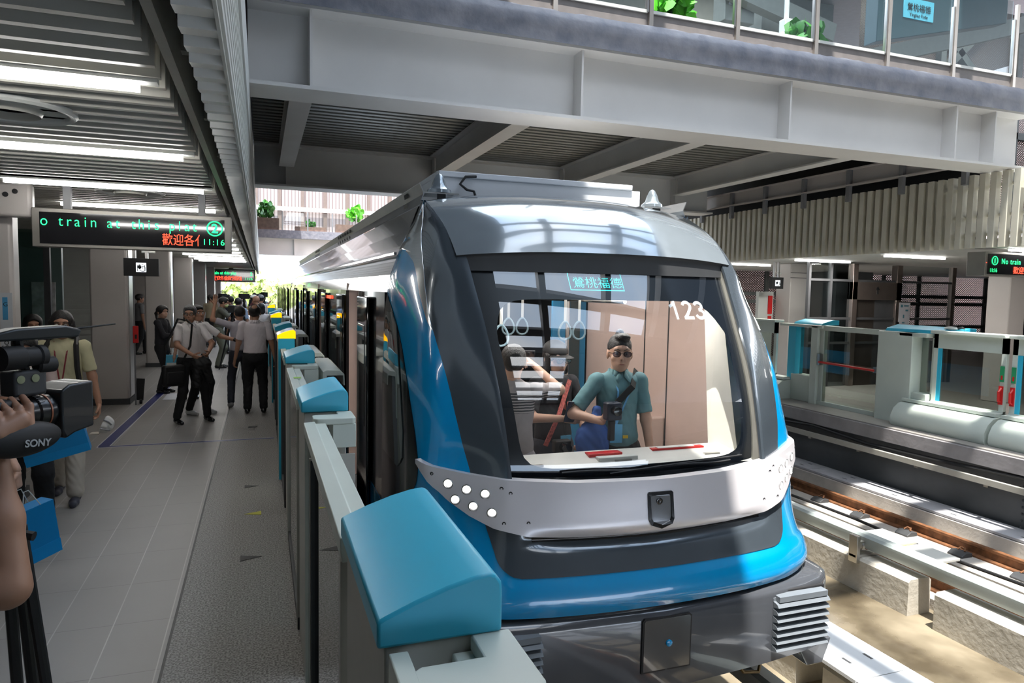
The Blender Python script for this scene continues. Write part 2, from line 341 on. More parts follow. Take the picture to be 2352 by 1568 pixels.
# slab edge: rough grey render
def slab_mat():
    m = bpy.data.materials.new('rough_render'); m.use_nodes = True; nt = m.node_tree; p = nt.nodes['Principled BSDF']; L = nt.links.new
    t = nt.nodes.new('ShaderNodeTexCoord'); n = nt.nodes.new('ShaderNodeTexNoise'); n.inputs['Scale'].default_value = 5; n.inputs['Detail'].default_value = 8; L(t.outputs['Object'], n.inputs['Vector'])
    r = nt.nodes.new('ShaderNodeValToRGB'); r.color_ramp.elements[0].position = .3; r.color_ramp.elements[0].color = (.17, .18, .22, 1); r.color_ramp.elements[1].position = .75; r.color_ramp.elements[1].color = (.30, .30, .33, 1)
    L(n.outputs['Fac'], r.inputs['Fac']); L(r.outputs['Color'], p.inputs['Base Color']); p.inputs['Roughness'].default_value = .6
    b = nt.nodes.new('ShaderNodeBump'); b.inputs['Strength'].default_value = .5; b.inputs['Distance'].default_value = .04; L(n.outputs['Fac'], b.inputs['Height']); L(b.outputs['Normal'], p.inputs['Normal'])
    return m
M_slab = slab_mat()
mb = MB()
rnd = random.Random(3)
nseg = 120; off = [rnd.uniform(-.012, .015) for _ in range(nseg+1)]
def slabf(u, v):
    i = min(nseg, int(round(u*nseg))); x = -.3+10.6*u
    prof = [(0, 4.60), (0, 4.72), (-.01, 4.74), (-.015, 4.84), (.0, 4.87), (.03+off[i], 4.93+off[i]), (.12, 4.94), (.4, 4.94)]
    k = int(round(v*7)); return (x, 6.90+prof[k][0], prof[k][1])
mb.grid(slabf, nseg, 7)
mb.box(-.3, 10.3, 6.95, 14.6, 4.73, 4.93)
tag(mb.build('bridge_slab', M_slab, smooth=60), 'rough grey concrete slab edge of the near footbridge', 'slab')
# kerb + glass balustrade
tag(MB().box(-.3, 10.3, 7.0, 7.16, 4.93, 5.10).build('kerb', mat('kerb_brown_grey', (.20, .18, .17), .5, var=.15), smooth=0), 'brown-grey kerb under the footbridge glass panels', 'kerb')
px_ = [.6+1.15*k for k in range(-1, 9)]
px_ = [-.55+4.08-1.15*3+1.15*k for k in range(0, 10)]
px_ = [4.08+1.15*k for k in range(-4, 6)]
for k, xx in enumerate(px_):
    if xx < -.3 or xx > 10.2: continue
    t = empty('balustrade_post', (xx, 6.98, 4.93), label='steel post holding the footbridge glass, %s' % ['','','farthest left','fourth from the left end'][0] if False else None)
    lab = 'steel balustrade post of the near footbridge, number %d counted from the left' % (k+1)
    bpy.data.objects.remove(t)
    t = empty('balustrade_post', (xx, 6.98, 4.93), label=['farthest left', 'left of the white roof box', 'above the white roof box', 'left of the first plant, above the beam', 'left of the first bright plant', 'between the two plants', 'at the right of the darker plant', 'beside the light spot', 'right of the light blue sign plate', 'rightmost'][k]+' steel post of the bridge railing', cat='post', group='posts of the near footbridge railing')
    MB().box(-.025, .025, -.02, .02, 0, 1.12).build('upright', mat('post_metal', (.55, .50, .45), .35, .8), t, smooth=0)
    MB().box(-.05, -.028, -.01, .03, .17, .92).build('clamp', M_steel, t, smooth=0)
    if xx < 9.6:
        g = empty('glass_panel', (xx+.575, 7.0, 5.10), label=['first', 'second', 'third', 'fourth', 'fifth', 'sixth', 'seventh', 'eighth', 'ninth', 'tenth'][k]+' clear glass panel from the left on the near footbridge railing', cat='glass panel', group='glass panels of the near footbridge railing')
        MB().box(-.51, .51, -.006, .006, .02, 1.0).build('pane', M_gl, g, smooth=0)
        MB().box(-.54, .54, -.02, .02, -.01, .025).build('channel', M_white, g, smooth=0)
# leafy plant builder
def leaves(name, m, n, r, size, parent=None, seed=1, zb=0, flat=1.0):
    R = random.Random(seed); mb = MB()
    for i in range(n):
        d = Vector((R.gauss(0, 1), R.gauss(0, 1), R.gauss(0, 1)*flat)).normalized()*(r*R.uniform(.35, 1)); d.z += zb
        a = Vector((R.gauss(0, 1), R.gauss(0, 1), R.gauss(0, .6))).normalized(); b = a.orthogonal().normalized()
        q = Matrix.Rotation(R.uniform(0, 6.28), 3, a) @ b; w = a.cross(q)*size*.45; l = q*size
        mb.add([d-l*.5, d-l*.15+w, d+l*.25+w*.8, d+l*.6, d+l*.25-w*.8, d-l*.15-w], [(0, 1, 2, 3), (0, 3, 4, 5)])
    return mb.build(name, m, parent, smooth=80)
def plant(loc, r, h, size, n, lab, m=M_leaf, box=None, seed=1, group=None, dry=False):
    t = empty('potted_plant', loc, label=lab, cat='plant', group=group)
    leaves('foliage', m, n, r, size, t, seed, zb=h)
    MB().tube([(0, 0, 0), (.01, 0, h*.6), (0, .02, h)], .012, 6).build('stem', M_grey, t)
    return t
plant((4.75, 7.62, 4.95), .27, .50, .17, 120, 'bright green leafy plant behind the glass, left of the darker one', M_leafb, seed=4)
plant((6.85, 7.75, 4.95), .30, .46, .17, 130, 'darker green leafy plant behind the glass on the footbridge', M_leaf, seed=5)
# ---- second footbridge with planters, far
girder('bridge_girder', 'white girder of the distant footbridge with planters', -.2, 10.1, 46, 3.95, 5.0, [2.0, 6.5], -1)
tag(MB().box(-.3, 10.6, 45.8, 50, 5.0, 5.5).build('bridge_slab', M_slab, smooth=0), 'grey slab of the distant footbridge', 'slab')
for i, (xx, w, h) in enumerate([(.35, 1.5, .75), (3.0, 1.9, .30), (5.6, 2.1, .55), (8.1, 1.9, .30), (9.7, 1.0, .5)]):
    t = MB(); t.box(xx-w/2+.0, xx+w/2, 46.3, 46.9, 5.5, 5.5+h)
    nm = ['leftmost tall', 'low second', 'tall third', 'low fourth', 'small rightmost']
    tag(t.build('planter', mat('brown_planter', (.22, .14, .11), .7, var=.2), smooth=0), nm[i]+' brown planter box on the distant footbridge', 'planter', 'planters on the distant footbridge')
plant((.35, 46.6, 6.2), .55, .55, .3, 160, 'dark green shrub in the leftmost planter of the distant footbridge', M_leaf, seed=8)
plant((3.0, 46.6, 5.8), .35, .15, .2, 90, 'low green plants in the second planter of the distant footbridge', M_leaf, seed=9)
plant((5.8, 46.6, 6.0), .55, .85, .3, 160, 'bright upright shrub in the third planter of the distant footbridge', M_leafb, seed=10)
plant((8.2, 46.6, 5.8), .35, .15, .2, 80, 'low green plants in the rightmost planter of the distant footbridge', M_leafb, seed=11)
plant((9.7, 46.6, 6.0), .45, .95, .3, 90, 'green shrub just above the train roof on the distant footbridge', M_leafb, seed=12)
for k in range(9):
    xx = -.2+k*1.5
    if xx > 10: continue
    tag(MB().box(xx-.04, xx+.04, 45.85, 45.93, 5.5, 6.65).build('balustrade_post', M_steel, smooth=0), ['first', 'second', 'third', 'fourth', 'fifth', 'sixth', 'seventh'][k]+' thin post of the distant footbridge railing', 'post', 'posts of the distant footbridge railing')
tag(MB().box(-.3, 10.3, 45.88, 45.90, 5.6, 6.6).build('glass_panel', glass('far_glass', (.95, .97, .96), .6), smooth=0), 'clear glass railing of the distant footbridge', 'glass panel')
# translucent ribbed façade behind
def ribbed(name, ca, cb, freq):
    m = bpy.data.materials.new(name); m.use_nodes = True; nt = m.node_tree; p = nt.nodes['Principled BSDF']; L = nt.links.new
    t = nt.nodes.new('ShaderNodeTexCoord'); w = nt.nodes.new('ShaderNodeTexWave'); w.inputs['Scale'].default_value = freq; L(t.outputs['Object'], w.inputs['Vector'])
    r = nt.nodes.new('ShaderNodeValToRGB'); r.color_ramp.elements[0].position = .15; r.color_ramp.elements[0].color = ca; r.color_ramp.elements[1].position = .4; r.color_ramp.elements[1].color = cb
    L(w.outputs['Color'], r.inputs['Fac']); L(r.outputs['Color'], p.inputs['Base Color']); p.inputs['Roughness'].default_value = .6
    return m
fa = empty('screen_facade', (0, 54, 4.6), label='sunlit pinkish ribbed screen wall beyond the distant footbridge', cat='facade')
MB().box(-6, 22, 0, .1, -.1, 7.5).build('panel', ribbed('pink_ribbed_panel', (.20, .155, .145, 1), (.40, .345, .335, 1), 1.3), fa, smooth=0)
for xx in (-5.6, 21.5): MB().box(xx-.2, xx+.2, 0, .3, -5.8, -.1).build('column', M_grey, fa, smooth=0)
for k in range(17): MB().box(-5.2+1.6*k, -4.95+1.6*k, -.2, 0, -.1, 7.5).build('mullion', mat('facade_mullion', (.16, .12, .10), .6), fa, smooth=0)
for zz in (.9, 2.9): MB().box(-6, 22, -.3, -.2, zz, zz+.3).build('rail', M_white, fa, smooth=0)
# outdoors at the platform end
for i, (xx, yy, r, z) in enumerate([(-4.5, 90, 3.0, 0.4), (-1.0, 97, 2.7, .2), (2.0, 92, 2.0, -.4), (-8.5, 99, 3.0, .2)]):
    t = empty('tree', (xx, yy, -1.2), label=['sunlit pale green tree left of the others beyond the platform end', 'sunlit tree in the middle beyond the platform end', 'small sunlit tree nearest the train beyond the platform end', 'tree beyond the platform end, mostly behind the pillars'][i], cat='tree', group='trees beyond the platform end')
    leaves('foliage', mat('sunlit_foliage', (.50, .58, .24), .6, var=.3), 900, r, .8, t, 20+i, zb=2.4+z, flat=.8)
    MB().tube([(0, 0, 0), (.1, 0, 1.5), (0, 0, 3)], [.25, .2, .12], 8).build('trunk', M_grey, t)
t = MB().box(3, 22, 130, 150, -1.2, 26)
tag(t.build('building', mat('pale_building', (.62, .68, .76), .8), smooth=0), 'pale blue-grey building seen past the platform end', 'building')
t = MB().box(-30, -2, 140, 150, -1.2, 10)
tag(t.build('building', mat('white_building', (.8, .8, .8), .8), smooth=0), 'low white building behind the trees', 'building')
# ================= the train =================
XC = 2.215
LV = [
 (.19, [(0,3.40),(.5,3.425),(.85,3.48),(1.05,3.545),(1.25,3.67),(1.38,3.85),(1.44,4.2),(1.45,5.05)]),
 (.24, [(0,3.385),(.5,3.41),(.85,3.465),(1.06,3.535),(1.27,3.66),(1.40,3.85),(1.45,4.2),(1.46,5.05)]),
 (.34, [(0,3.405),(.5,3.43),(.85,3.485),(1.05,3.555),(1.25,3.68),(1.375,3.86),(1.43,4.2),(1.44,5.05)]),
 (.42, [(0,3.44),(.5,3.465),(.85,3.52),(1.04,3.585),(1.21,3.70),(1.32,3.87),(1.385,4.2),(1.395,5.05)]),
 (.60, [(0,3.50),(.5,3.525),(.85,3.58),(1.02,3.64),(1.2,3.765),(1.3,3.90),(1.375,4.25),(1.385,5.05)]),
 (.95, [(0,3.56),(.5,3.60),(.85,3.675),(.93,3.70),(1.2,3.84),(1.31,3.94),(1.37,4.3),(1.385,5.05)]),
 (1.2, [(0,3.63),(.5,3.67),(.85,3.745),(.945,3.77),(1.16,3.88),(1.29,4.0),(1.36,4.35),(1.385,5.05)]),
 (1.5, [(0,3.75),(.5,3.79),(.85,3.86),(.96,3.885),(1.14,3.98),(1.27,4.09),(1.35,4.45),(1.38,5.05)]),
 (1.8, [(0,3.90),(.5,3.95),(.86,4.03),(.985,4.06),(1.14,4.14),(1.25,4.27),(1.335,4.6),(1.37,5.05)]),
 (2.0, [(0,4.01),(.5,4.06),(.87,4.16),(1.01,4.19),(1.13,4.26),(1.225,4.40),(1.31,4.7),(1.355,5.05)]),
 (2.2, [(0,4.13),(.5,4.19),(.88,4.29),(1.035,4.325),(1.12,4.37),(1.19,4.50),(1.26,4.8),(1.30,5.05)]),
 (2.4, [(0,4.3),(.5,4.35),(.9,4.46),(1.055,4.53),(1.11,4.58),(1.155,4.70),(1.19,4.88),(1.215,5.05)]),
 (2.5, [(0,4.5),(.5,4.55),(.9,4.64),(1.07,4.70),(1.105,4.74),(1.135,4.83),(1.15,4.94),(1.16,5.05)]),
 (2.64, [(0,4.9),(.5,4.9),(.9,4.94),(1.09,5.01),(1.095,5.02),(1.10,5.03),(1.105,5.04),(1.11,5.05)]),
]
ZL = np.array([a for a, b in LV]); HL = np.array([[p[0] for p in b] for a, b in LV]); YL = np.array([[p[1] for p in b] for a, b in LV])
def _cr(p0, p1, p2, p3, t): return .5*((2*p1)+(-p0+p2)*t+(2*p0-5*p1+4*p2-p3)*t*t+(-p0+3*p1-3*p2+p3)*t**3)
_cache = {}
def plan(z):
    k = round(z, 4)
    if k in _cache: return _cache[k]
    z = min(max(z, ZL[0]), ZL[-1]); i = min(int(np.searchsorted(ZL, z, 'right'))-1, len(ZL)-2); t = (z-ZL[i])/(ZL[i+1]-ZL[i])
    def col(A):
        a0 = A[max(i-1, 0)]; a3 = A[min(i+2, len(ZL)-1)]
        # monotone blend between linear and Catmull-Rom with true spacing
        d = ZL[i+1]-ZL[i]
        m1 = (A[i+1]-a0)/(ZL[i+1]-ZL[max(i-1, 0)])*d; m2 = (a3-A[i])/(ZL[min(i+2, len(ZL)-1)]-ZL[i])*d
        return (2*t**3-3*t*t+1)*A[i]+(t**3-2*t*t+t)*m1+(-2*t**3+3*t*t)*A[i+1]+(t**3-t*t)*m2
    h = col(HL); y = col(YL); H = []; Y = []
    hp = np.concatenate(([-h[1]], h, [h[-1]+.001])); yp = np.concatenate(([y[1]], y, [y[-1]+.8]))
    for j in range(1, len(h)):
        for s in range(12):
            q = s/12; H.append(_cr(hp[j-1], hp[j], hp[j+1], hp[j+2], q)); Y.append(_cr(yp[j-1], yp[j], yp[j+1], yp[j+2], q))
    H.append(h[-1]); Y.append(y[-1]); H = np.array(H); Y = np.array(Y); H = np.maximum.accumulate(H+np.arange(len(H))*1e-6)
    S = np.concatenate(([0], np.cumsum(np.hypot(np.diff(H), np.diff(Y)))))
    _cache[k] = (H, Y, S); return _cache[k]
def s_at_h(z, h): H, Y, S = plan(z); return float(np.interp(h, H, S))
def s_at_y(z, y): H, Y, S = plan(z); return float(np.interp(y, Y, S))
def s_end(z): return float(plan(z)[2][-1])
def P(s, z, side, off=0.):
    H, Y, S = plan(z); h = float(np.interp(s, S, H)); y = float(np.interp(s, S, Y))
    e = .02; h2 = float(np.interp(s+e, S, H)); y2 = float(np.interp(s+e, S, Y)); h1 = float(np.interp(max(s-e, 0), S, H)); y1 = float(np.interp(max(s-e, 0), S, Y))
    ty, th = y2-y1, h2-h1; l = math.hypot(ty, th) or 1; nh, ny = ty/l, -th/l
    dent = 0
    if abs(h) < .95 and .45 < z < .66:
        a = max(0, 1-(abs(h)/.86)**6); b = math.exp(-((z-(.575+.02*(h/.86)**2))/.035)**2); dent = .05*a*b
    return (XC+side*(h+nh*off), y+ny*off+dent, z)
def curve(pts):
    zs = [a for a, b in pts]; vs_ = [b for a, b in pts]; return lambda z: float(np.interp(z, zs, vs_))
hd = curve([(.943, 1.086), (1.11, 1.124), (1.278, 1.152), (1.38, 1.165), (1.492, 1.183), (1.669, 1.212), (1.76, 1.224), (1.854, 1.230), (2.02, 1.222), (2.192, 1.208), (2.3, 1.192), (2.394, 1.172), (2.5, 1.14), (2.606, 1.111), (2.64, 1.10)])
ridge = curve([(z, HL[i][3]) for i, z in enumerate(ZL)])
def patch(name, m, sa, sb, za, zb, parent, side, nu=24, nv=30, off=0., zfun=None, rim=.02, both=False):
    """patch of the nose skin between two arc-length curves; rim gives the sheet its edge thickness"""
    mb = MB()
    def G(u, v, o=off):
        z = lerp(za, zb, v) if zfun is None else zfun(u, v)
        return P(lerp(sa(z), sb(z), u), z, side, o)
    mb.grid(G, nu, nv)
    if rim:
        edge = [(i/nu, 0) for i in range(nu)]+[(1, j/nv) for j in range(nv)]+[(1-i/nu, 1) for i in range(nu)]+[(0, 1-j/nv) for j in range(nv)]
        n = len(edge); mb.add([G(*e) for e in edge]+[G(e[0], e[1], off-rim) for e in edge], [(i, (i+1) % n, n+(i+1) % n, n+i) for i in range(n)])
    return mb.build(name, m, parent, smooth=50)
TR = empty('metro_train', (0, 0, 0), label='driverless blue, grey and silver metro train car with big curved windscreen, stopped at the platform', cat='train')
for sd in (-1, 1):
    # blue lower skirt and side, full height to the seam
    patch('nose_side', M_tblue, lambda z: s_at_h(z, hd(z)) if z > .95 else s_at_h(z, 1.0 if z > .62 else 0.), s_end, .95, 2.64, TR, sd, 26, 44)
patch_low = MB()
def lowf(u, v):
    f = abs(2*u-1); z = lerp(.19, .865+.095*min(1, max(0, (f-.42)/.06)), v); s = f*s_end(z); return P(s, z, -1 if u < .5 else 1)
patch_low.grid(lowf, 120, 50); patch_low.build('lower_nose', M_tblue, TR, smooth=60)
for sd in (-1, 1):
    nm = 'corner_panel'
    patch(nm, M_tgrey, lambda z: s_at_h(z, ridge(z)-.0), lambda z: s_at_h(z, hd(z)), .93, 2.64, TR, sd, 14, 44)
    # pillar between windscreen and ridge
    wsh = curve([(.92, .872), (1.217, .889), (1.485, .909), (1.786, .931), (2.169, .971), (2.25, .98)])
    patch('windscreen_pillar', M_tgrey, lambda z: s_at_h(z, wsh(z)), lambda z: s_at_h(z, ridge(z)+.001), .92, 2.24, TR, sd, 6, 30)
    mb = MB(); mb.grid(lambda u, v: (lambda q, w: (q[0], q[1]+w, q[2]))(P(s_at_h(lerp(.91, 2.2, v), wsh(lerp(.91, 2.2, v))), lerp(.91, 2.2, v), sd), .11*u), 2, 24)
    mb.build('windscreen_seal', mat('seal_beige', (.35, .34, .30), .5), TR)
    # silver wedge beside the corner panel
    hb = curve([(1.75, 1.225), (1.808, 1.244), (1.955, 1.251), (2.187, 1.241), (2.26, 1.25), (2.36, 1.4), (2.7, 1.5)])
    patch('silver_flash', M_tsilver, lambda z: s_at_h(z, hd(z)), lambda z: s_at_h(z, hb(z)) if z < 2.33 else lerp(s_at_h(z, min(hb(z), 1.2)), s_end(z), min(1, (z-2.33)/.04)), 1.75, 2.64, TR, sd, 14, 40, off=.004, rim=.003)
    # black side window region with rounded front
    yb = curve([(.50, 4.75), (.56, 4.50), (.631, 4.30), (.70, 4.18), (.768, 4.11), (.84, 4.05), (.922, 4.03), (1.0, 4.05), (1.115, 4.116), (1.355, 4.296), (1.612, 4.505), (1.74, 4.65), (1.829, 4.783), (1.93, 4.95), (1.975, 5.04)])
    patch('side_window_mask', M_black, lambda z: s_at_y(z, yb(z)), s_end, .50, 1.975, TR, sd, 12, 40, off=.005, rim=.004)
    yb2 = curve([(.85, 4.44), (.92, 4.32), (1.1, 4.34), (1.5, 4.53), (1.75, 4.66), (1.84, 4.80)])
    patch('side_window', mat('window_tint', (.05, .07, .07), .03, coat=1), lambda z: s_at_y(z, yb2(z)), lambda z: s_at_y(z, 4.98), .85, 1.84, TR, sd, 8, 24, off=.012, rim=.006)
# lower grey panel
def grey_half(z):
    t = (z-.385)/.36; return 1.0*min(1, (.90+.10*math.sqrt(max(0, 1-(1-min(1, t/.35))**2)))) if t < .35 else 1.0+.035*(t-.35)/.65
mb = MB()
def gf(u, v):
    z = lerp(.405, .80, v); t = min(1, (z-.405)/.10); w = lerp(.86, .96, math.sqrt(max(0, 1-(1-t)**2)))+.10*(z-.405)/.4
    s = abs(2*u-1)*s_at_h(z, w); return P(s, z, -1 if u < .5 else 1, .005)
mb.grid(gf, 90, 44); mb.build('lower_grey_panel', M_tgrey, TR, smooth=60)
# intake mesh shadow line under the band
mb = MB()
def inf(u, v):
    h = .78*(2*u-1); z = .565+.035*v+.02*(h/.78)**2; a = P(s_at_h(z, abs(h)), z, -1 if h < 0 else 1, .008); return (a[0], a[1]-.001, a[2])
mb.grid(inf, 60, 6); mb.build('air_intake', M_black, TR)
# silver band
zt = curve([(0, .905), (.5, .91), (.9, .93), (1.1, .955), (1.25, .98), (1.33, 1.0), (1.36, 1.0)]); zbm = curve([(0, .592), (.5, .60), (.8, .625), (.98, .672), (1.1, .73), (1.2, .80), (1.28, .88), (1.33, .985), (1.36, .99)])
mb = MB(); HM = 1.325
def bandf(u, v, off=.035):
    # u over both sides
    h = HM*(1-(1-abs(2*u-1))) if False else HM*abs(2*u-1)
    z = lerp(zbm(h), zt(h), v); zm = .80
    s = s_at_h(zm, h); a = P(s, z, -1 if u < .5 else 1, off); return a
NU = 140
mb.grid(bandf, NU, 10)
for vv in (0, 1): mb.grid(lambda u, v: bandf(u, vv, lerp(.035, -.03, v)), NU, 2)
BAND = mb.build('headlight_band', M_band, TR, smooth=50)
def band_pt(h, z, side, off): return P(s_at_h(.80, h), z, side, off)
M_lamp = mat('headlamp_glow', (1, .97, .9), .2, emit=3.5); M_ring = mat('lamp_ring', (.75, .75, .75), .2, .9)
for sd in (-1, 1):
    for (h, z, lit) in [(1.195, .897, 1), (1.105, .871, 1), (1.013, .853, 1), (1.163, .812, 1), (1.075, .783, 1), (.983, .754, 1)]:
        a = Vector(band_pt(h, z, sd, .034)); b = Vector(band_pt(h, z, sd, .05)); n = (b-a).normalized()
        o = MB().lathe([(.031, .0), (.031, .007), (.024, .008), (.022, -.001)], a, n, 20).build('headlight', M_ring, TR)
        MB().lathe([(.0225, .001), (.018, .006), (.008, .009), (.001, .0095)], a, n, 16).build('lamp', M_lamp, o)
    for (h, z) in [(.89, .86), (.93, .885), (.80, .70), (.93, .70), (1.27, .945)]:
        a = Vector(band_pt(h, z, sd, .034)); b = Vector(band_pt(h, z, sd, .05)); n = (b-a).normalized()
        MB().lathe([(.011, 0), (.011, .002), (.006, .002), (.005, -.001)], a, n, 12).build('screw', M_black, TR)
# centre camera window
poly = [(-.085, .09), (-.075, .10), (.075, .10), (.085, .09), (.085, -.06), (.07, -.09), (0, -.115), (-.07, -.09), (-.085, -.06)]
mb = MB()
yc0 = P(0, .75, 1, .04)[1]; yc1 = P(0, .65, 1, .04)[1]
def cw(px, pz, d, s=1): z = .735+pz*s; return (XC+px*s, P(s_at_h(.8, abs(px)), z, 1, .036)[1]-d, z)
n = len(poly)
mb.add([cw(a, b, .0) for a, b in poly]+[cw(a, b, .008) for a, b in poly]+[cw(a, b, .008, .80) for a, b in poly]+[cw(a, b, .002, .78) for a, b in poly],
       [(i, (i+1) % n, n+(i+1) % n, n+i) for i in range(n)]+[(n+i, n+(i+1) % n, 2*n+(i+1) % n, 2*n+i) for i in range(n)]+[(2*n+i, 2*n+(i+1) % n, 3*n+(i+1) % n, 3*n+i) for i in range(n)])
cwf = mb.build('camera_window', M_black, TR, smooth=0)
MB().add([cw(a, b, .003, .8) for a, b in poly], [tuple(range(n))]).build('glass', mat('camera_glass', (.28, .29, .31), .08, .6, coat=1), cwf, smooth=0)
MB().lathe([(.02, 0), (.02, .006), (.012, .008), (.001, .004)], cw(-.01, .045, .002), (0, -1, 0), 20).build('lens', M_black, cwf)
# windscreen
GW = curve([(.90, .872), (1.217, .889), (1.485, .909), (1.786, .931), (2.18, .972)]); GY = curve([(.90, 3.730), (.922, 3.736), (1.217, 3.786), (1.485, 3.895), (1.786, 4.071), (2.18, 4.315)])
gz = [.90, .922, 1.217, 1.485, 1.786, 2.18]; _gp = np.polyfit(gz, [3.730, 3.736, 3.790, 3.892, 4.070, 4.315], 3)
def gy(z): return float(np.polyval(_gp, z))
def gp(h, z, d=0): w = GW(z); return (XC+h, gy(z)-.085*(1-(h/w)**2)+.04+d, z-d*.4)
def gpatch(name, m, f, nu, nv, d, parent=TR):
    mb = MB(); mb.grid(lambda u, v: (lambda hz: gp(hz[0], hz[1], d))(f(u, v)), nu, nv); return mb.build(name, m, parent, smooth=60)
M_ws = glass('windscreen_glass', (.86, .88, .87), 1.1)
WS = gpatch('windscreen', M_ws, lambda u, v: ((2*u-1)*GW(lerp(.90, 2.19, v)), lerp(.90, 2.19, v)), 40, 36, 0)
# black printed border behind the glass, with a rounded opening
def frit():
    mb = MB(); zt_, zb_ = 1.955, .955; NO = 96; outer = []; inner = []
    for k in range(NO):
        a = 2*PI*k/NO; ca, sa_ = math.cos(a), math.sin(a)
        m_ = max(abs(ca), abs(sa_)); ux, uz = ca/m_, sa_/m_
        z = lerp(.90, 2.19, (uz+1)/2); outer.append((ux*GW(z), z))
        e = 10; r = (abs(ca)**e+abs(sa_)**e)**(-1/e); ix, iz = ca*r, sa_*r
        zz = lerp(zb_, zt_, (iz+1)/2); ww = lerp(.775, .865, (iz+1)/2)
        if iz > .55: ww -= (.14 if ix > 0 else .06)*(iz-.55)/.45
        inner.append((ix*ww+.0, zz))
    R = 8; vs_ = [];
    for j in range(R+1):
        for k in range(NO):
            h = lerp(outer[k][0], inner[k][0], j/R); z = lerp(outer[k][1], inner[k][1], j/R); vs_.append(gp(h, z, .012))
    mb.add(vs_, [(j*NO+k, j*NO+(k+1) % NO, (j+1)*NO+(k+1) % NO, (j+1)*NO+k) for j in range(R) for k in range(NO)])
    return mb.build('black_border', mat('frit_black', (.008, .012, .02), .3), TR, smooth=60)
frit()
# destination display (cyan) behind the glass
def wtext(nm, s_, size, h, z, m, d, sx=1, bold=0, align='CENTER'):
    z2 = z+size; a = Vector(gp(h, z, d)); b = Vector(gp(h, z2, d)); up = (b-a).normalized(); tilt = math.atan2(b.y-a.y, b.z-a.z)
    e = Vector(gp(h+.1, z, d))-Vector(gp(h-.1, z, d)); yaw = math.atan2(e.y, e.x)
    o = text(nm, s_, size, a, (0, 0, 0), m, TR, ext=.0008, align=align, sx=sx, bold=bold)
    o.rotation_euler = (PI/2-tilt, 0, yaw); return o
DSP = wtext('destination_text', '鶯桃福德', .092, -.095, 2.040, M_led_c, .009, sx=1.0, bold=-.0012)
mb = MB()
for (a, b, c_, d_) in [(-.30, .095, 2.016, 2.021), (-.30, -.296, 2.016, 2.13), (.091, .095, 2.016, 2.13)]:
    mb.add([gp(a, c_, .009), gp(b, c_, .009), gp(b, d_, .009), gp(a, d_, .009)], [(0, 1, 2, 3)])
mb.build('display_frame', M_led_c, TR, smooth=0)
def ribbon(mb, pts, w, d, z0, x0):
    P_ = []
    n_ = len(pts)
    for i in range(n_):
        a = Vector(pts[max(i-1, 0)]); b = Vector(pts[min(i+1, n_-1)]); t_ = (b-a).normalized(); nn = Vector((-t_.y, t_.x))*w/2; c = Vector(pts[i])
        P_ += [gp(x0+c.x+nn.x, z0+c.y+nn.y, d), gp(x0+c.x-nn.x, z0+c.y-nn.y, d)]
    mb.add(P_, [(2*i, 2*i+1, 2*i+3, 2*i+2) for i in range(n_-1)])
def arc(cx, cy, rx, ry, a0, a1, n=14): return [(cx+rx*math.cos(math.radians(lerp(a0, a1, i/n))), cy+ry*math.sin(math.radians(lerp(a0, a1, i/n)))) for i in range(n+1)]
M_num = mat('number_white', (.80, .84, .83), .5)
for k_, strokes in enumerate([[[(.0, .085), (.022, .096), (.036, .116)], [(.036, .122), (.036, 0)]],
        [arc(.034, .088, .026, .027, 165, -35)+[(.030, .036), (.006, .010)], [(.0, .010), (.068, .010)]],
        [arc(.032, .089, .026, .024, 160, -80), arc(.033, .036, .029, .028, 95, -165)]]):
    for st_ in strokes[:0]: pass
    mb = MB()
    for st_ in strokes: ribbon(mb, [(q_[0]*1.22, q_[1]) for q_ in st_], .020, -.004, 1.828, .405+.104*k_)
    mb.build('number_digit', M_num, TR, smooth=0)
# wiper and black lower tray
mb = MB(); mb.tube([gp(-.55+.1*k, .925+.006*math.sin(k), -.02) for k in range(13)], .008, 6)
mb.tube([gp(-.25, .905, -.03), gp(.1, .93, -.03), gp(.75, .945, -.02)], .006, 6); mb.build('wiper', M_matteblack, TR)
mb = MB(); mb.grid(lambda u, v: (lambda h: lerp_v(gp(h, .895, -.02), gp(h, .90, .06), v))((2*u-1)*.87), 30, 1) if False else None
def trayf(u, v):
    h = (2*u-1)*.89; a = gp(h, .905, .02); b = band_pt(abs(h), zt(abs(h)), -1 if h < 0 else 1, -.02); return (a[0], lerp(b[1], a[1], v), lerp(.885, .905, v))
mb = MB(); mb.grid(trayf, 40, 2); mb.build('wiper_tray', M_black, TR)
# roof hood with eyebrow
RC = [(2.262, 4.225), (2.36, 4.30), (2.47, 4.40), (2.57, 4.53), (2.65, 4.70), (2.71, 4.92), (2.745, 5.15), (2.75, 5.4)]
RR = [(2.22, 4.325, 1.04), (2.31, 4.42, 1.049), (2.40, 4.53, 1.058), (2.455, 4.62, 1.066), (2.52, 4.74, 1.075), (2.585, 4.88, 1.083), (2.64, 5.05, 1.09), (2.645, 5.4, 1.09)]
def hoodf(u, v):
    t = v*7; i = min(6, int(t)); q = t-i
    def cr(A, j): 
        g = lambda k: A[min(max(k, 0), 7)][j]; return _cr(g(i-1), g(i), g(i+1), g(i+2), q)
    zc, yc = cr(RC, 0), cr(RC, 1); zr, yr, hr = cr(RR, 0), cr(RR, 1), cr(RR, 2); w = 2*u-1; a = abs(w)
    return (XC+w*hr, lerp(yc, yr, a**2.2), lerp(zc, zr, a**2.6))
mb = MB(); mb.grid(hoodf, 64, 42)
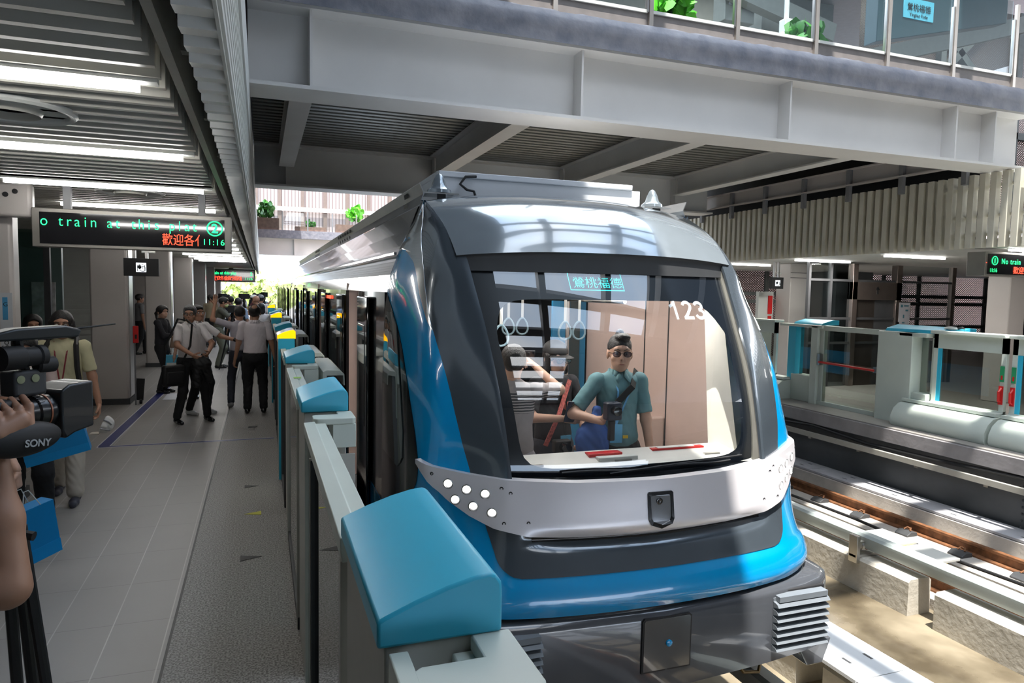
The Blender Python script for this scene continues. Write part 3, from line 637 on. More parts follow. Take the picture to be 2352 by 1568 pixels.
def lipf(u, v):
    a = hoodf(u, 0); w = 2*u-1; h = w*.975; b = gp(h*.995, 2.125, -.002); q = v
    c1 = (a[0], a[1]+.02, a[2]-.018)
    if v < .3: t = v/.3; return tuple(lerp(a[i], c1[i], t) for i in range(3))
    t = (v-.3)/.7; return tuple(lerp(c1[i], b[i], t) for i in range(3))
mb.build('roof_hood', M_thood, TR, smooth=60)
mb = MB(); mb.grid(lipf, 64, 8); mb.build('eyebrow_underside', M_dgrey, TR, smooth=60)
# bumper
def bump_y(h):
    return float(np.interp(abs(h), [0, .77, 1.1, 1.25, 1.33, 1.38, 1.405, 1.41], [3.375, 3.43, 3.475, 3.51, 3.545, 3.60, 3.68, 3.8]))
mb = MB()
hs = [-1.41, -1.405, -1.38, -1.33, -1.25, -1.1, -.9, -.77, -.5, -.25, 0, .25, .5, .77, .9, 1.1, 1.25, 1.33, 1.38, 1.405, 1.41]
def bz(h): return -.30 if abs(h) < 1.0 else -.30
top = .165
vs_ = []; prof = [(0, -.31), (0, top-.05), (.012, top-.018), (.035, top), (.35, top+.01)]
for h in hs:
    for d, z in prof: vs_.append((XC+h*(1-(.02*(d > .02))), bump_y(h)+d, z))
k = len(prof); fs = [(i*k+j, (i+1)*k+j, (i+1)*k+j+1, i*k+j+1) for i in range(len(hs)-1) for j in range(k-1)]
mb.add(vs_, fs)
mb.box(XC-1.41, XC+1.41, 3.8, 6.2, -.31, .16)
mb.build('bumper_shell', M_bumper, TR, smooth=45)
for sd in (-1, 1):
    a, b = sorted((XC+sd*.775, XC+sd*1.215))
    # recess frame
    y0 = bump_y(1.05)-.012
    f = MB().box(a-.03, b+.02, y0, y0+.02, -.265, .135).build('louvre_recess', M_matteblack, TR, bevel=.02)
    mb = MB()
    for q in range(7):
        z = -.235+q*.047
        mb.prism([(y0-.03, z), (y0-.075, z+.012), (y0-.06, z+.03), (y0-.02, z+.038)], 'x', a+.03, b)
    mb.box(a+.03, b, y0-.025, y0-.005, -.24, .105); mb.box(a+.05, b-.01, y0-.06, y0, .085, .12)
    mb.build('louvre', mat('louvre_grey', (.16, .18, .20), .4), f, smooth=30)
    MB().prism([(XC+sd*1.08, -.29), (XC+sd*1.12, -.32), (XC+sd*1.20, -.46), (XC+sd*1.33, -.46), (XC+sd*1.395, -.29)][::(1 if sd > 0 else -1)], 'y', 3.535, 3.9).build('bumper_leg', M_bumper, TR, bevel=.01)
hx = XC
hatch = MB().prism([(hx-.165, -.215), (hx+.165, -.215), (hx+.165, .095), (hx+.15, .11), (hx-.15, .11), (hx-.165, .095)], 'y', 3.3755, 3.40).build('coupler_hatch', M_matteblack, TR)
MB().prism([(hx-.155, -.205), (hx+.155, -.205), (hx+.155, .09), (hx+.145, .10), (hx-.145, .10), (hx-.155, .09)], 'y', 3.372, 3.39).build('hatch_cover', mat('hatch_bronze', (.09, .092, .095), .15, .1, coat=1), hatch)
MB().lathe([(.02, 0), (.02, .008), (.012, .012), (.001, .012)], (hx+.01, 3.372, -.05), (0, -1, 0), 16).build('lock_plug', M_tblue, hatch)
hatch.location.z += .022
MB().tube([(XC+.0, 3.9, -.30), (XC+.0, 3.9, -.62)], .04, 10).build('coupler_post', M_matteblack, TR)
mb = MB()
for q, xx in enumerate([.88, .96]):
    mb.tube([(XC+xx, 3.62, -.29), (XC+xx, 3.6, -.36)], .012, 8)
mb.tube([(XC+.88, 3.6, -.36), (XC+.84, 3.58, -.46), (XC+.72, 3.58, -.44), (XC+.66, 3.62, -.34)], .012, 8)
mb.box(XC+.82, XC+1.05, 3.62, 3.75, -.36, -.29); mb.build('air_hose', mat('hose_brass', (.18, .11, .03), .4, .3), TR)
# roof box
RB = MB().box(XC-.905, XC+.905, 5.42, 8.6, 2.62, 2.885)
RB.box(XC-.90, XC+.82, 5.40, 5.44, 2.885, 2.93).box(XC-.905, XC-.86, 5.42, 8.6, 2.885, 2.93)
rb = RB.build('roof_box', mat('roof_box_white', (.66, .67, .69), .45, var=.02), TR, bevel=.006)
MB().box(XC+.42, XC+.66, 5.38, 5.42, 2.71, 2.735).build('handle', M_white, rb)
mb = MB(); mb.tube([(XC-.60, 5.38, 2.90), (XC-.69, 5.37, 2.89), (XC-.735, 5.37, 2.83), (XC-.68, 5.37, 2.79), (XC-.62, 5.37, 2.78), (XC-.60, 5.37, 2.72)], .011, 8); mb.box(XC-.615, XC-.585, 5.355, 5.38, 2.66, 2.73)
mb.build('cable', M_matteblack, rb)
for sd in (-1, 1):
    cx_, cy_ = XC+sd*.93, 5.26
    an = MB().box(cx_-.13, cx_+.13, cy_-.10, cy_+.12, 2.715, 2.725).build('antenna_plate', M_tsilver, TR)
    MB().lathe([(.095, .0), (.09, .025), (.06, .05), (.045, .10), (.025, .14), (.001, .155)], (cx_, cy_, 2.73), n=24).build('antenna', M_thood, an)
    MB().box(cx_-.03, cx_+.03, cy_-.09, cy_-.06, 2.64, 2.715).build('antenna_bracket', M_matteblack, an)
    # gutter plates
    g = MB(); q = sd
    pr = [(1.135, 2.61), (1.10, 2.69), (1.13, 2.765)]
    vs_ = [];
    for yy in (5.04, 22.0):
        for off_ in (0, .006):
            for h, z in pr: vs_.append((XC+q*(h-off_), yy, z))
    g.add(vs_, [(0, 1, 7, 6), (1, 2, 8, 7), (3, 9, 10, 4), (4, 10, 11, 5), (0, 3, 4, 1), (1, 4, 5, 2), (2, 5, 11, 8)])
    go = g.build('roof_gutter', mat('gutter_grey', (.36, .36, .36), .35, .5), TR, smooth=0)
    mb = MB()
    for (ya, n_) in [(5.5, 1), (9.2, 6), (14.2, 5)]:
        for k_ in range(n_):
            for zz, hh in ((2.73, 1.115), (2.65, 1.118)):
                y_ = ya+.28*k_; mb.add([(XC+q*(hh+.006), y_, zz-.018), (XC+q*(hh+.006), y_+.14, zz-.018), (XC+q*(hh+.012), y_+.14, zz+.018), (XC+q*(hh+.012), y_, zz+.018)], [(0, 1, 2, 3)])
    mb.build('slot', M_matteblack, go, smooth=0)
# car body behind the nose
def bodyprof(q):
    return [(1.385, .50), (1.385, .95), (1.385, 1.2), (1.38, 1.5), (1.37, 1.8), (1.357, 1.975), (1.33, 2.12), (1.30, 2.2), (1.215, 2.4), (1.16, 2.5), (1.12, 2.6)]
def car(parent, y0, y1):
    for sd in (-1, 1):
        low = MB(); low.add([(XC+sd*1.385, y0, .55), (XC+sd*1.385, y1, .55), (XC+sd*1.385, y1, -.25), (XC+sd*1.385, y0, -.25), (XC+sd*1.36, y0, -.25), (XC+sd*1.36, y1, -.25), (XC+sd*1.36, y1, .55), (XC+sd*1.36, y0, .55)], [(0, 1, 2, 3), (4, 5, 6, 7), (3, 2, 5, 4), (1, 0, 7, 6)])
        up = [(1.357, 1.975), (1.335, 2.1), (1.30, 2.2), (1.255, 2.31), (1.20, 2.43), (1.135, 2.60)]
        mb = MB()
        for i in range(len(up)-1):
            (h0, z0), (h1, z1) = up[i], up[i+1]
            mb.add([(XC+sd*h0, y0, z0), (XC+sd*h0, y1, z0), (XC+sd*h1, y1, z1), (XC+sd*h1, y0, z1)], [(0, 1, 2, 3)])
        mb.add([(XC+sd*1.357, y0, 1.975), (XC+sd*1.357, y1, 1.975), (XC+sd*1.20, y1, 1.975), (XC+sd*1.20, y0, 1.975)], [(0, 1, 2, 3)])
        o = mb.build('upper_side_panel', M_tsilver, parent, smooth=60)
        tr = MB().box(*sorted((XC+sd*1.29, XC+sd*1.31)), y0, y1, 2.245, 2.262).build('side_moulding', M_tgrey, o, smooth=0)
    MB().add([(XC-1.135, y0, 2.60), (XC+1.135, y0, 2.60), (XC+1.135, y1, 2.60), (XC-1.135, y1, 2.60), (XC-.9, y0, 2.64), (XC+.9, y0, 2.64), (XC+.9, y1, 2.64), (XC-.9, y1, 2.64)], [(0, 4, 7, 3), (4, 5, 6, 7), (5, 1, 2, 6)]).build('roof', M_tsilver, parent)
def car_sides(parent, y0, y1, doors, both=True):
    for sd in ((-1, 1)):
        a_, b_ = (XC+sd*1.345, XC+sd*1.375); xa, xb = sorted((a_, b_))
        cur = y0
        segs = []
        for (d0, d1) in doors: segs.append((cur, d0)); cur = d1
        segs.append((cur, y1))
        for (s0, s1) in segs:
            if s1-s0 < .05: continue
            p_ = MB().box(xa, xb, s0, s1, -.02, 1.975).build('side_wall', M_black, parent, smooth=0)
            lo = MB().box(*sorted((XC+sd*1.377, XC+sd*1.36)), s0, s1, -.25, .42).build('lower_side_panel', M_tblue, parent, smooth=0)
            xo = XC+sd*1.379
            if s1-s0 > 2:
                MB().box(*sorted((xo, XC+sd*1.37)), s0+.75, s1-.75, .82, 1.72).build('window', mat('window_tint', (.05, .07, .07), .03, coat=1), p_, smooth=0)
        for (d0, d1) in doors:
            wd = (d1-d0)/2
            if sd < 0:
                for (e0, e1) in ((d0-wd-.02, d0-.02), (d1+.02, d1+wd+.02)):
                    lf = MB().box(*sorted((XC+sd*1.415, XC+sd*1.388)), e0, e1, .02, 1.93).build('door_leaf', mat('door_gloss', (.012, .012, .014), .06, coat=1), parent, bevel=.01)
                    MB().box(*sorted((XC+sd*1.419, XC+sd*1.40)), e0+.1, e1-.1, .85, 1.7).build('door_window', mat('door_window', (.10, .11, .11), .02, coat=1, metal=.4), lf, bevel=.01)
                MB().box(XC-1.36, XC-.92, d1+.05, d1+.08, 0, 2.05).build('draught_screen', M_in, parent, smooth=0)
                MB().box(*sorted((XC+sd*1.40, XC+sd*1.36)), d0-.04, d0, 0, 1.97).build('door_post', mat('seal_beige'[:0]+'door_post_beige', (.42, .36, .33), .4), parent, smooth=0)
            else:
                MB().box(*sorted((XC+sd*1.37, XC+sd*1.34)), d0, d1, .0, 1.97).build('door_leaf', M_black, parent, smooth=0)
DOORS = [(6.29, 7.47), (10.2, 11.4), (14.3, 15.5), (18.3, 19.5)]
car(TR, 5.05, 21.7); car_sides(TR, 5.05, 21.7, DOORS)
# red exit sign LED above second door
MB().box(XC-1.39, XC-1.385, 9.0, 9.6, 1.86, 1.90).build('door_indicator', M_led_r, TR, smooth=0)
# interior
MB().box(XC-1.34, XC+1.34, 3.9, 21.6, -.06, 0).build('cabin_floor', mat('cabin_floor_grey', (.16, .16, .17), .5), TR, smooth=0)
def wall_in(sd, y0, y1, z0=0, z1=2.12, m=M_in): 
    return MB().box(*sorted((XC+sd*1.20, XC+sd*1.23)), y0, y1, z0, z1).build('interior_wall', m, TR, smooth=0)
cur = 4.62
for (d0, d1) in DOORS+[(21.5, 21.6)]:
    wall_in(-1, cur, d0, m=M_in if cur < 6 else mat('dimmed_lining', (.05, .05, .055), .3)); cur = d1
wall_in(1, 4.62, 7.0); wall_in(1, 7.0, 21.5, m=mat('dimmed_lining', (.05, .05, .055), .3))  # walls of the rear cabin coloured dark to stand for its dimness
for sd in (-1, 1):
    # corner trims beside the windscreen: sloping white pillar
    MB().add([(XC+sd*.82, 3.86, .93), (XC+sd*1.0, 3.95, .93), (XC+sd*1.12, 4.60, 2.1), (XC+sd*1.09, 4.50, 2.1), (XC+sd*1.19, 4.65, .93), (XC+sd*1.19, 4.8, 2.1), (XC+sd*.74, 4.08, .93), (XC+sd*1.06, 4.66, 2.1)], [(0, 1, 2, 3), (1, 4, 5, 2), (6, 0, 3, 7)][:: 1]).build('cabin_pillar', mat('pillar_cream', (.60, .58, .52), .5), TR, smooth=0)
MB().box(XC-1.22, XC+1.22, 4.6, 21.6, 2.10, 2.14).build('cabin_ceiling', M_inw, TR, smooth=0)
MB().box(XC-1.05, XC+1.05, 4.42, 4.62, 1.98, 2.15).build('header', M_matteblack, TR, smooth=0)
for sd in (-1, 1): MB().box(XC+sd*.55-.06, XC+sd*.55+.06, 4.9, 7.4, 2.07, 2.10).build('cabin_light', mat('cabin_lamp', (1, .95, .9), emit=9), TR, smooth=0)
MB().box(XC-.9, XC+.9, 4.44, 4.56, 1.955, 1.978).build('front_fill', mat('front_fill_glow', (1, .96, .92), emit=20), TR, smooth=0)  # glowing strip added under the header to brighten the passengers
# dashboard shelf
DB = MB()
DB.prism([(3.80, .92), (3.76, .90), (3.76, .10), (4.06, .10), (4.06, .965), (4.02, .975)], 'x', XC-1.12, XC+1.12)
db = DB.build('dashboard', mat('dash_white', (.66, .64, .60), .45), TR, bevel=.01)
MB().box(XC-.26, XC-.02, 3.93, 4.0, .95, .975).build('red_cover_box', M_red, db, bevel=.005)
MB().box(XC-.22, XC+.06, 3.87, 3.925, .935, .962).build('white_block', M_white, db, bevel=.005)
mb = MB().box(XC-.5, XC-.36, 3.98, 4.02, .945, .957).box(XC+.22, XC+.62, 3.96, 4.02, .955, .972); mb.build('red_label', M_red, db, smooth=0)
MB().box(XC+.27, XC+.55, 3.968, 4.012, .972, .975).build('white_label', M_white, db, smooth=0)
for xx in (-.66, -.05, .62): MB().box(XC+xx-.06, XC+xx+.06, 3.86, 3.89, .93, .945).build('hinge', M_steel, db, smooth=0)
# seats along the right side
st = MB().box(XC+.78, XC+1.2, 5.4, 6.1, .40, .46).box(XC+1.10, XC+1.2, 5.4, 6.1, .46, .85).box(XC+.85, XC+1.2, 5.4, 6.1, 0, .40)
st.build('bench_seat', mat('seat_cream', (.66, .52, .46), .35, coat=.5), TR, bevel=.03)
MB().box(XC+.78, XC+1.2, 5.36, 5.40, .42, .90).build('seat_screen', mat('seat_cream', (.66, .52, .46)), TR, bevel=.02)
# stanchions and straps
def pole(x, y): return MB().tube([(x, y, 0), (x, y, 2.1)], .019, 12).build('grab_pole', M_steel, TR)
for x_, y_ in ((XC+.55, 6.1), (XC-.45, 6.0), (XC-.55, 9.0), (XC+.55, 9.0)):
    q = pole(x_, y_)
    for zz in (.85, 1.35): MB().lathe([(.03, 0), (.03, .03)], (x_, y_, zz), n=14).build('collar', M_grey, q)
for sd in (-1, 1): MB().tube([(XC+sd*.5, 4.9, 1.93), (XC+sd*.5, 21, 1.93)], .017, 10).build('grab_rail', M_steel, TR)
def strap(x, y):
    s_ = MB().box(x-.012, x+.012, y-.003, y+.003, 1.74, 1.93).build('strap', M_white, TR, smooth=0)
    pts = [(x+.075*math.sin(a)*(.55+.45*(1-math.cos(a))/2), y, 1.66+.08*math.cos(a)) for a in [2*PI*k/16 for k in range(17)]]
    MB().tube(pts, .009, 8, cap=False).build('strap_handle', mat('strap_blue_grey', (.25, .38, .45), .4), s_)
for x_, y_ in ((XC-.5, 5.0), (XC-.5, 5.35), (XC-.42, 6.0), (XC+.02, 6.3), (XC+.18, 6.35), (XC+.3, 5.6), (XC+.46, 5.65)): strap(x_, y_)
MB().box(XC+.78, XC+1.18, 7.0, 7.04, 0, 2.1).build('blue_partition', mat('gangway_blue', (.03, .22, .42), .35), TR, smooth=0)
MB().box(XC+.98, XC+1.10, 6.98, 7.0, .7, 1.9).build('partition_window', mat('dim_window', (.02, .05, .06), .1, coat=1), TR, smooth=0)
MB().box(XC-1.2, XC-.85, 7.5, 7.54, 0, 2.1).build('partition', M_in, TR, smooth=0)
MB().box(XC-.45, XC+.1, 12.0, 12.04, 0, 2.1).build('blue_partition', mat('gangway_blue', (.03, .22, .42)), TR, smooth=0)
for y_ in (5.35, 5.75): MB().box(XC+1.194, XC+1.2, y_, y_+.012, 0, 2.1).build('panel_joint', M_dgrey, TR, smooth=0)
# tail of the train
T2 = empty('metro_train_car', (0, 0, 0), label='second silver train car beyond the lead car, doors open onto the platform', cat='train')
car(T2, 22.3, 39.0); car_sides(T2, 22.3, 39.0, [(24.3, 25.5), (28.3, 29.5), (32.3, 33.5), (36.3, 37.5)])
MB().box(XC-1.1, XC+1.1, 21.7, 22.3, 0, 2.5).build('gangway', M_matteblack, T2, smooth=0)
MB().box(XC-1.2, XC+1.2, 22.4, 38.9, -.06, 0).build('cabin_floor', M_grey, T2, smooth=0)
MB().box(XC+1.2, XC+1.23, 22.4, 38.9, 0, 2.1).build('interior_wall', M_in, T2, smooth=0)
MB().box(XC-1.22, XC+1.22, 22.4, 38.9, 2.1, 2.14).build('cabin_ceiling', M_inw, T2, smooth=0)
for sd in (-1, 1):
    for y_ in (7.2, 9.4, 18.5, 20.5): MB().lathe([(.42, -.06), (.42, .06)], (XC+sd*.72, y_, -.68), (1, 0, 0), 28).build('wheel', M_dgrey, TR)
MB().box(XC-1.1, XC+1.1, 6.2, 21.5, -.8, -.1).build('underframe', M_matteblack, TR, smooth=0)
MB().box(XC-1.1, XC+1.1, 22.6, 38.5, -.8, -.1).build('underframe', M_matteblack, T2, smooth=0)
# ================= platform gates, left side =================
M_gateg = glass('gate_glass', (.74, .80, .78), .9)
M_gbox = mat('gate_box_beige', (.42, .42, .38), .45, var=.04)
CAPP = [(-.005, 1.375), (-.005, 1.425), (.01, 1.432), (.06, 1.452), (.12, 1.472), (.17, 1.484), (.20, 1.487), (.213, 1.482), (.222, 1.468), (.224, 1.45), (.224, 1.375)]
def gate_unit(y, L, lab, amber=False, rear=True, x=.19, gap=.03):
    t = empty('gate_housing', (x, y, 0), label=lab, cat='gate housing', group='housings of the left platform gates')
    if amber:
        MB().box(0, .16, 0, .05, 0, 1.47).build('front_panel', M_gatecap, t, smooth=0)
        MB().box(.0, .16, .05, L, 0, 1.44).build('cabinet', M_gbox, t, bevel=.006)
        MB().prism([(-.01, 1.465), (-.01, 1.50), (.05, 1.53), (.11, 1.55), (.15, 1.555), (.17, 1.54), (.17, 1.465)], 'y', 0, .06).build('warning_lamp', M_amber, t, bevel=.003)
        MB().prism([(-.01, 1.465), (-.01, 1.50), (.05, 1.53), (.11, 1.55), (.15, 1.555), (.17, 1.54), (.17, 1.465)], 'y', .06, L).build('cap', mat('gate_cap_silver', (.55, .58, .60), .25, .6), t, bevel=.004)
    else:
        MB().prism(CAPP, 'y', 0, L).build('cap', M_gatecap, t, bevel=.006, smooth=40)
        MB().box(.01, .215, .012, L-.01, 0, 1.372).build('cabinet', M_gbox, t, bevel=.004)
    if not amber:
        # hinged bracket of the guide in front of the housing
        b = MB(); b.prism([(.04, -.085), (.04, -.17), (.06, -.19), (.225, -.19), (.24, -.175), (.24, .008), (.165, .008), (.165, -.073), (.055, -.073)][::-1], 'z', 1.345, 1.375)
        b.box(.13, .24, -.188, .006, 1.23, 1.346)
        b.build('guide_bracket', M_gate, t, bevel=.004)
        MB().lathe([(.018, 0), (.018, .01), (.010, .012), (.009, .004)], (.19, -.20, 1.10), (0, -1, 0), 16).build('bolt', M_steel, t)
        MB().box(.14, .235, -.195, -.18, 0, 1.2).build('guide_post', M_gbox, t, smooth=0)
    if rear:
        MB().prism([(.27, .95), (.27, 1.33), (.30, 1.345), (.40, 1.34), (.435, 1.31), (.44, 1.22), (.43, 1.22), (.425, 1.30), (.30, 1.30), (.30, .95)], 'y', -.25, L+.25).build('rear_cover', M_gate, t, bevel=.003, smooth=40)
        MB().box(.275, .36, -.22, L+.2, 0, 1.30).build('door_drive', M_grey, t, smooth=0)
    return t
names = ['nearest big light blue capped gate housing at the bottom of the picture', 'second light blue capped gate housing, beside the train side window', 'third light blue capped gate housing, just before the blue post with the yellow lamp', 'fourth light blue capped gate housing, behind the first yellow lamp', 'fifth light blue capped gate housing, behind the second yellow lamp', 'farthest light blue capped gate housing, behind the third yellow lamp']
for i, (y, L) in enumerate([(1.17, .585), (3.58, .53), (5.92, .55), (10.4, .55), (15.8, .55), (21.5, .6)]):
    gate_unit(y, L, names[i], rear=i in (2, 3, 4, 5))
for i, y in enumerate([7.5, 12.6, 18.4]):
    gate_unit(y, .5, ['nearest', 'second', 'farthest'][i]+' blue gate post topped by a glowing yellow lamp', amber=True, x=.165)
# top rails between the housings
for i, (ya, yb_, lab) in enumerate([(1.76, 3.38, 'nearest'), (4.11, 5.72, 'second'), (6.5, 7.5, 'third'), (8.0, 10.2, 'fourth'), (10.95, 12.6, 'fifth'), (13.1, 15.6, 'sixth'), (16.35, 18.4, 'seventh'), (18.9, 21.3, 'farthest')]):
    t = empty('gate_screen', (.19, ya, 0), label=lab+' glass gate screen with pale top rail along the left platform edge', cat='gate screen', group='glass screens of the left platform gates')
    Ln = yb_-ya
    MB().prism([(-.005, 1.33), (-.005, 1.365), (.045, 1.368), (.048, 1.358), (.095, 1.358), (.10, 1.30), (.0, 1.30)], 'y', .01, Ln-.01).build('top_rail', M_gate, t, bevel=.003)
    MB().box(.01, .022, .06, Ln-.06, .06, 1.30).build('pane', M_gateg, t, smooth=0)
    MB().box(.0, .03, .01, Ln-.01, 0, .07).build('bottom_rail', M_dgrey, t, smooth=0)
    for y_ in ((.02, .06), (Ln-.06, Ln-.02)): MB().box(-.003, .035, y_[0], y_[1], .0, 1.30).build('stile', M_gbox if i < 2 else M_dgrey, t, smooth=0)
    if i == 0:
        MB().box(-.004, .036, 1.12, 1.145, 0, 1.30).build('stile', M_dark, t, smooth=0)
        MB().box(-.008, .034, 1.15, 1.17, 0, 1.30).build('stile', M_gbox, t, smooth=0)
    if i == 1: MB().box(.02, .07, .9, .96, 1.369, 1.371).build('sticker', mat('lime_sticker', (.35, .65, .1)), t, smooth=0)
# near screen before housing (bottom edge of frame)
t = empty('gate_screen', (.19, -1.2, 0), label='glass gate screen cut by the bottom edge, in front of the nearest housing', cat='gate screen', group='glass screens of the left platform gates')
MB().prism([(.012, 1.33), (.012, 1.375), (.046, 1.375), (.046, 1.30), (.012, 1.30)], 'y', .0, 2.355).build('top_rail', M_gate, t, bevel=.003)
MB().box(.01, .022, .06, 2.3, .06, 1.30).build('pane', M_gateg, t, smooth=0)
# platform coping with slots on the train side
struct(MB().box(.60, .79, -8, 46, -.12, .0).build('trim_2', mat('sill_metal', (.30, .30, .30), .4, .6), smooth=0))
# floor markings
M_tape = mat('navy_tape', (.015, .025, .16), .4); M_tapew = mat('white_tape', (.6, .6, .62), .5)
def flat(poly, z=.003): return MB().prism(poly, 'z', .0005, z)
t = empty('floor_tape', (-1.85, 9.6, 0), label='navy blue floor tape with white edges marking a waiting area on the left platform', cat='floor tape')
A = Vector((-1.9, 9.65)); Bq = Vector((-1.72, 15.7)); Dq = Vector((.40, 9.6))
def strip(a, b, w, name, m, z):
    d = (b-a).normalized(); n_ = Vector((-d.y, d.x))*w/2; o = t.location.xy
    MB().prism([tuple(a+n_-o), tuple(a-n_-o), tuple(b-n_-o), tuple(b+n_-o)], 'z', .0005, z).build(name, m, t, smooth=0)
strip(Vector((-1.83, 9.62)), Vector((-1.72, 15.8)), .15, 'edge', M_tapew, .002); strip(Vector((-1.83, 9.62)), Vector((-1.72, 15.8)), .12, 'tape', M_tape, .003)
strip(Vector((-1.9, 9.60)), Vector((.15, 9.62)), .09, 'edge', M_tapew, .002); strip(Vector((-1.88, 9.60)), Vector((.15, 9.62)), .055, 'tape', M_tape, .003)
def arrow(x, y, s, m, d, lab):
    tag(flat([(x-s*d*.5, y), (x+s*d*.5, y-.055), (x+s*d*.5, y+.055)][::(1 if d > 0 else -1)]).build('floor_arrow', m, smooth=0), lab, 'floor marking', 'arrows on the granite strip')
M_arr = mat('black_sticker', (.02, .02, .022), .5); M_arry = mat('yellow_sticker', (.62, .60, .03), .5)
arrow(-.10, 7.32, .13, M_arr, -1, 'small black floor arrow left of the gate, just above the yellow ones')
arrow(-.08, 6.42, .14, M_arry, 1, 'left yellow floor arrow on the granite strip')
arrow(.30, 6.45, .14, M_arry, -1, 'right yellow floor arrow behind the gate glass')
arrow(-.08, 5.36, .15, M_arr, -1, 'larger black floor arrow nearest the camera on the granite strip')
arrow(.37, 5.50, .13, M_arr, 1, 'black floor arrow behind the gate glass, nearest')
arrow(.30, 7.42, .10, M_arr, 1, 'black floor arrow behind the gate glass, farthest')
arrow(-.12, 10.45, .12, M_arr, -1, 'black floor arrow at the feet of the man in the white shirt')
tag(MB().box(-1.62, -1.36, 13.3, 14.1, .001, .003).build('paper_sheet', M_tapew, smooth=0), 'white sheet taped to the floor beside the black bag', 'sheet')
# ================= tracks and the right side =================
XE = 9.15
struct(MB().box(XE, 30, -8, 62, -.16, 0).build('floor', M_floor, smooth=0))
struct(MB().box(XE+.15, XE+.3, -8, 62, -1.4, -.16).build('wall_trackside', mat('dark_track_wall', (.07, .075, .08), .5, var=.2, scale=2), smooth=0))
o = MB().box(XE-.06, XE+.12, -8, 62, -.22, -.02).build('coping', mat('torn_grey_cover', (.24, .23, .24), .75, var=.25, scale=2, bump=.4, bscale=5), smooth=0)
tag(o, 'rough grey covered coping along the right platform edge', 'coping')
# fastening studs on the wall
mb = MB()
for i in range(8):
    for j in range(8): mb.ball((XE+.15, 4.9+i*.17, -.95+j*.09), .02, 4)
tag(mb.build('stud_panel', M_dgrey), 'grid of bolt heads on the dark wall under the right platform', 'bolts')
t = empty('cable_duct', (9.02, 0, -.4), label='pale grey cable duct on brackets along the dark wall under the right platform', cat='duct')
MB().box(-.03, .03, -6, 50, -.04, .04).build('channel', mat('duct_grey', (.36, .35, .31), .5), t, smooth=0)
for k in range(18): MB().box(-.02, .12, -1+k*1.05, -.94+k*1.05, -.07, -.04).build('bracket', M_steel, t, smooth=0)
tag(MB().tube([(9.12, -6+k*1.2, -.30-.05*math.sin(k*2.3)) for k in range(44)], .03, 8).build('cable', M_matteblack), 'black cable sagging behind the duct under the right platform', 'cable')
# rails
RAILP = [(-.07, 0), (.07, 0), (.07, .02), (.012, .035), (.012, .11), (.036, .125), (.036, .155), (-.036, .155), (-.036, .125), (-.012, .11), (-.012, .035), (-.07, .02)]
def rail(x, lab):
    tag(MB().prism([(x+a, -1.205+b) for a, b in RAILP], 'y', -8, 60).build('rail', M_rust, smooth=0), lab, 'rail')
rail(8.42, 'rusty brown running rail of the empty track nearest the right platform')
rail(6.98, 'rusty rail mostly hidden behind the concrete blocks')
rail(1.50, 'rail under the left side of the train'); rail(2.93, 'rail under the right side of the train')
def plinth(x0, x1, y0, y1, z1, lab, m=M_concl, z0=-1.35, grp=None):
    return tag(MB().prism([(x0, z0), (x1, z0), (x1, z1-.03), (x1-.03, z1), (x0+.03, z1), (x0, z1-.03)], 'y', y0, y1).build('concrete_plinth', m, smooth=0), lab, 'plinth', grp)
plinth(7.95, 8.75, -8, 60, -1.205, 'long pale concrete plinth carrying the rusty rail')
plinth(6.80, 7.25, -8, 60, -1.205, 'long concrete plinth behind the upstanding blocks')
plinth(1.2, 1.8, -8, 60, -1.205, 'concrete plinth under the train, platform side'); plinth(2.65, 3.2, -8, 60, -1.205, 'concrete plinth under the train, track side')
# upstand walls in front of near rail
M_blk = mat('block_concrete', (.46, .43, .37), .85, var=.18, scale=2.5, bump=.3, bscale=18)
for i, (ya, yb_) in enumerate([(-2.0, 4.98), (5.28, 9.6), (9.9, 14.5), (14.8, 22), (22.4, 40)]):
    plinth(6.40, 6.72, ya, yb_, -.96, ['nearest concrete upstand block at the lower right corner', 'second concrete upstand block with the bracket standing before it', 'third concrete upstand block, behind the train nose', 'fourth concrete upstand block along the track', 'farthest concrete upstand block'][i], M_blk, grp='concrete upstand blocks')
for i, (ya, yb_) in enumerate([(-2, 4.3), (4.6, 12)]):
    plinth(4.86-.54, 4.84, ya, yb_, -1.0, ['nearest concrete base under the white walkway plates', 'farther concrete base under the white walkway plates'][i], M_blk)
# fasteners
f0 = empty('rail_clip', (8.28, 1.3, -1.205), label='', cat='rail clip')
MB().prism([(-.13, 0), (.05, 0), (.05, .05), (-.06, .06), (-.13, .02)], 'y', -.10, .10).build('base', M_dgrey, f0, bevel=.005)
MB().tube([(-.02, -.05, .06), (.02, -.02, .09), (.05, .0, .07), (.02, .03, .09), (-.02, .05, .06)], .012, 6).build('spring', M_rust, f0)
nth = ['first', 'second', 'third', 'fourth', 'fifth', 'sixth', 'seventh', 'eighth', 'ninth', 'tenth', 'eleventh', 'twelfth']
for k in range(12):
    c = f0 if k == 0 else copy_tree(f0)
    c.location = (8.28, 4.55+.78*k, -1.205); tag(c, nth[k]+' dark clip from the front on the near side of the rusty rail', 'rail clip', 'clips along the rusty rail')
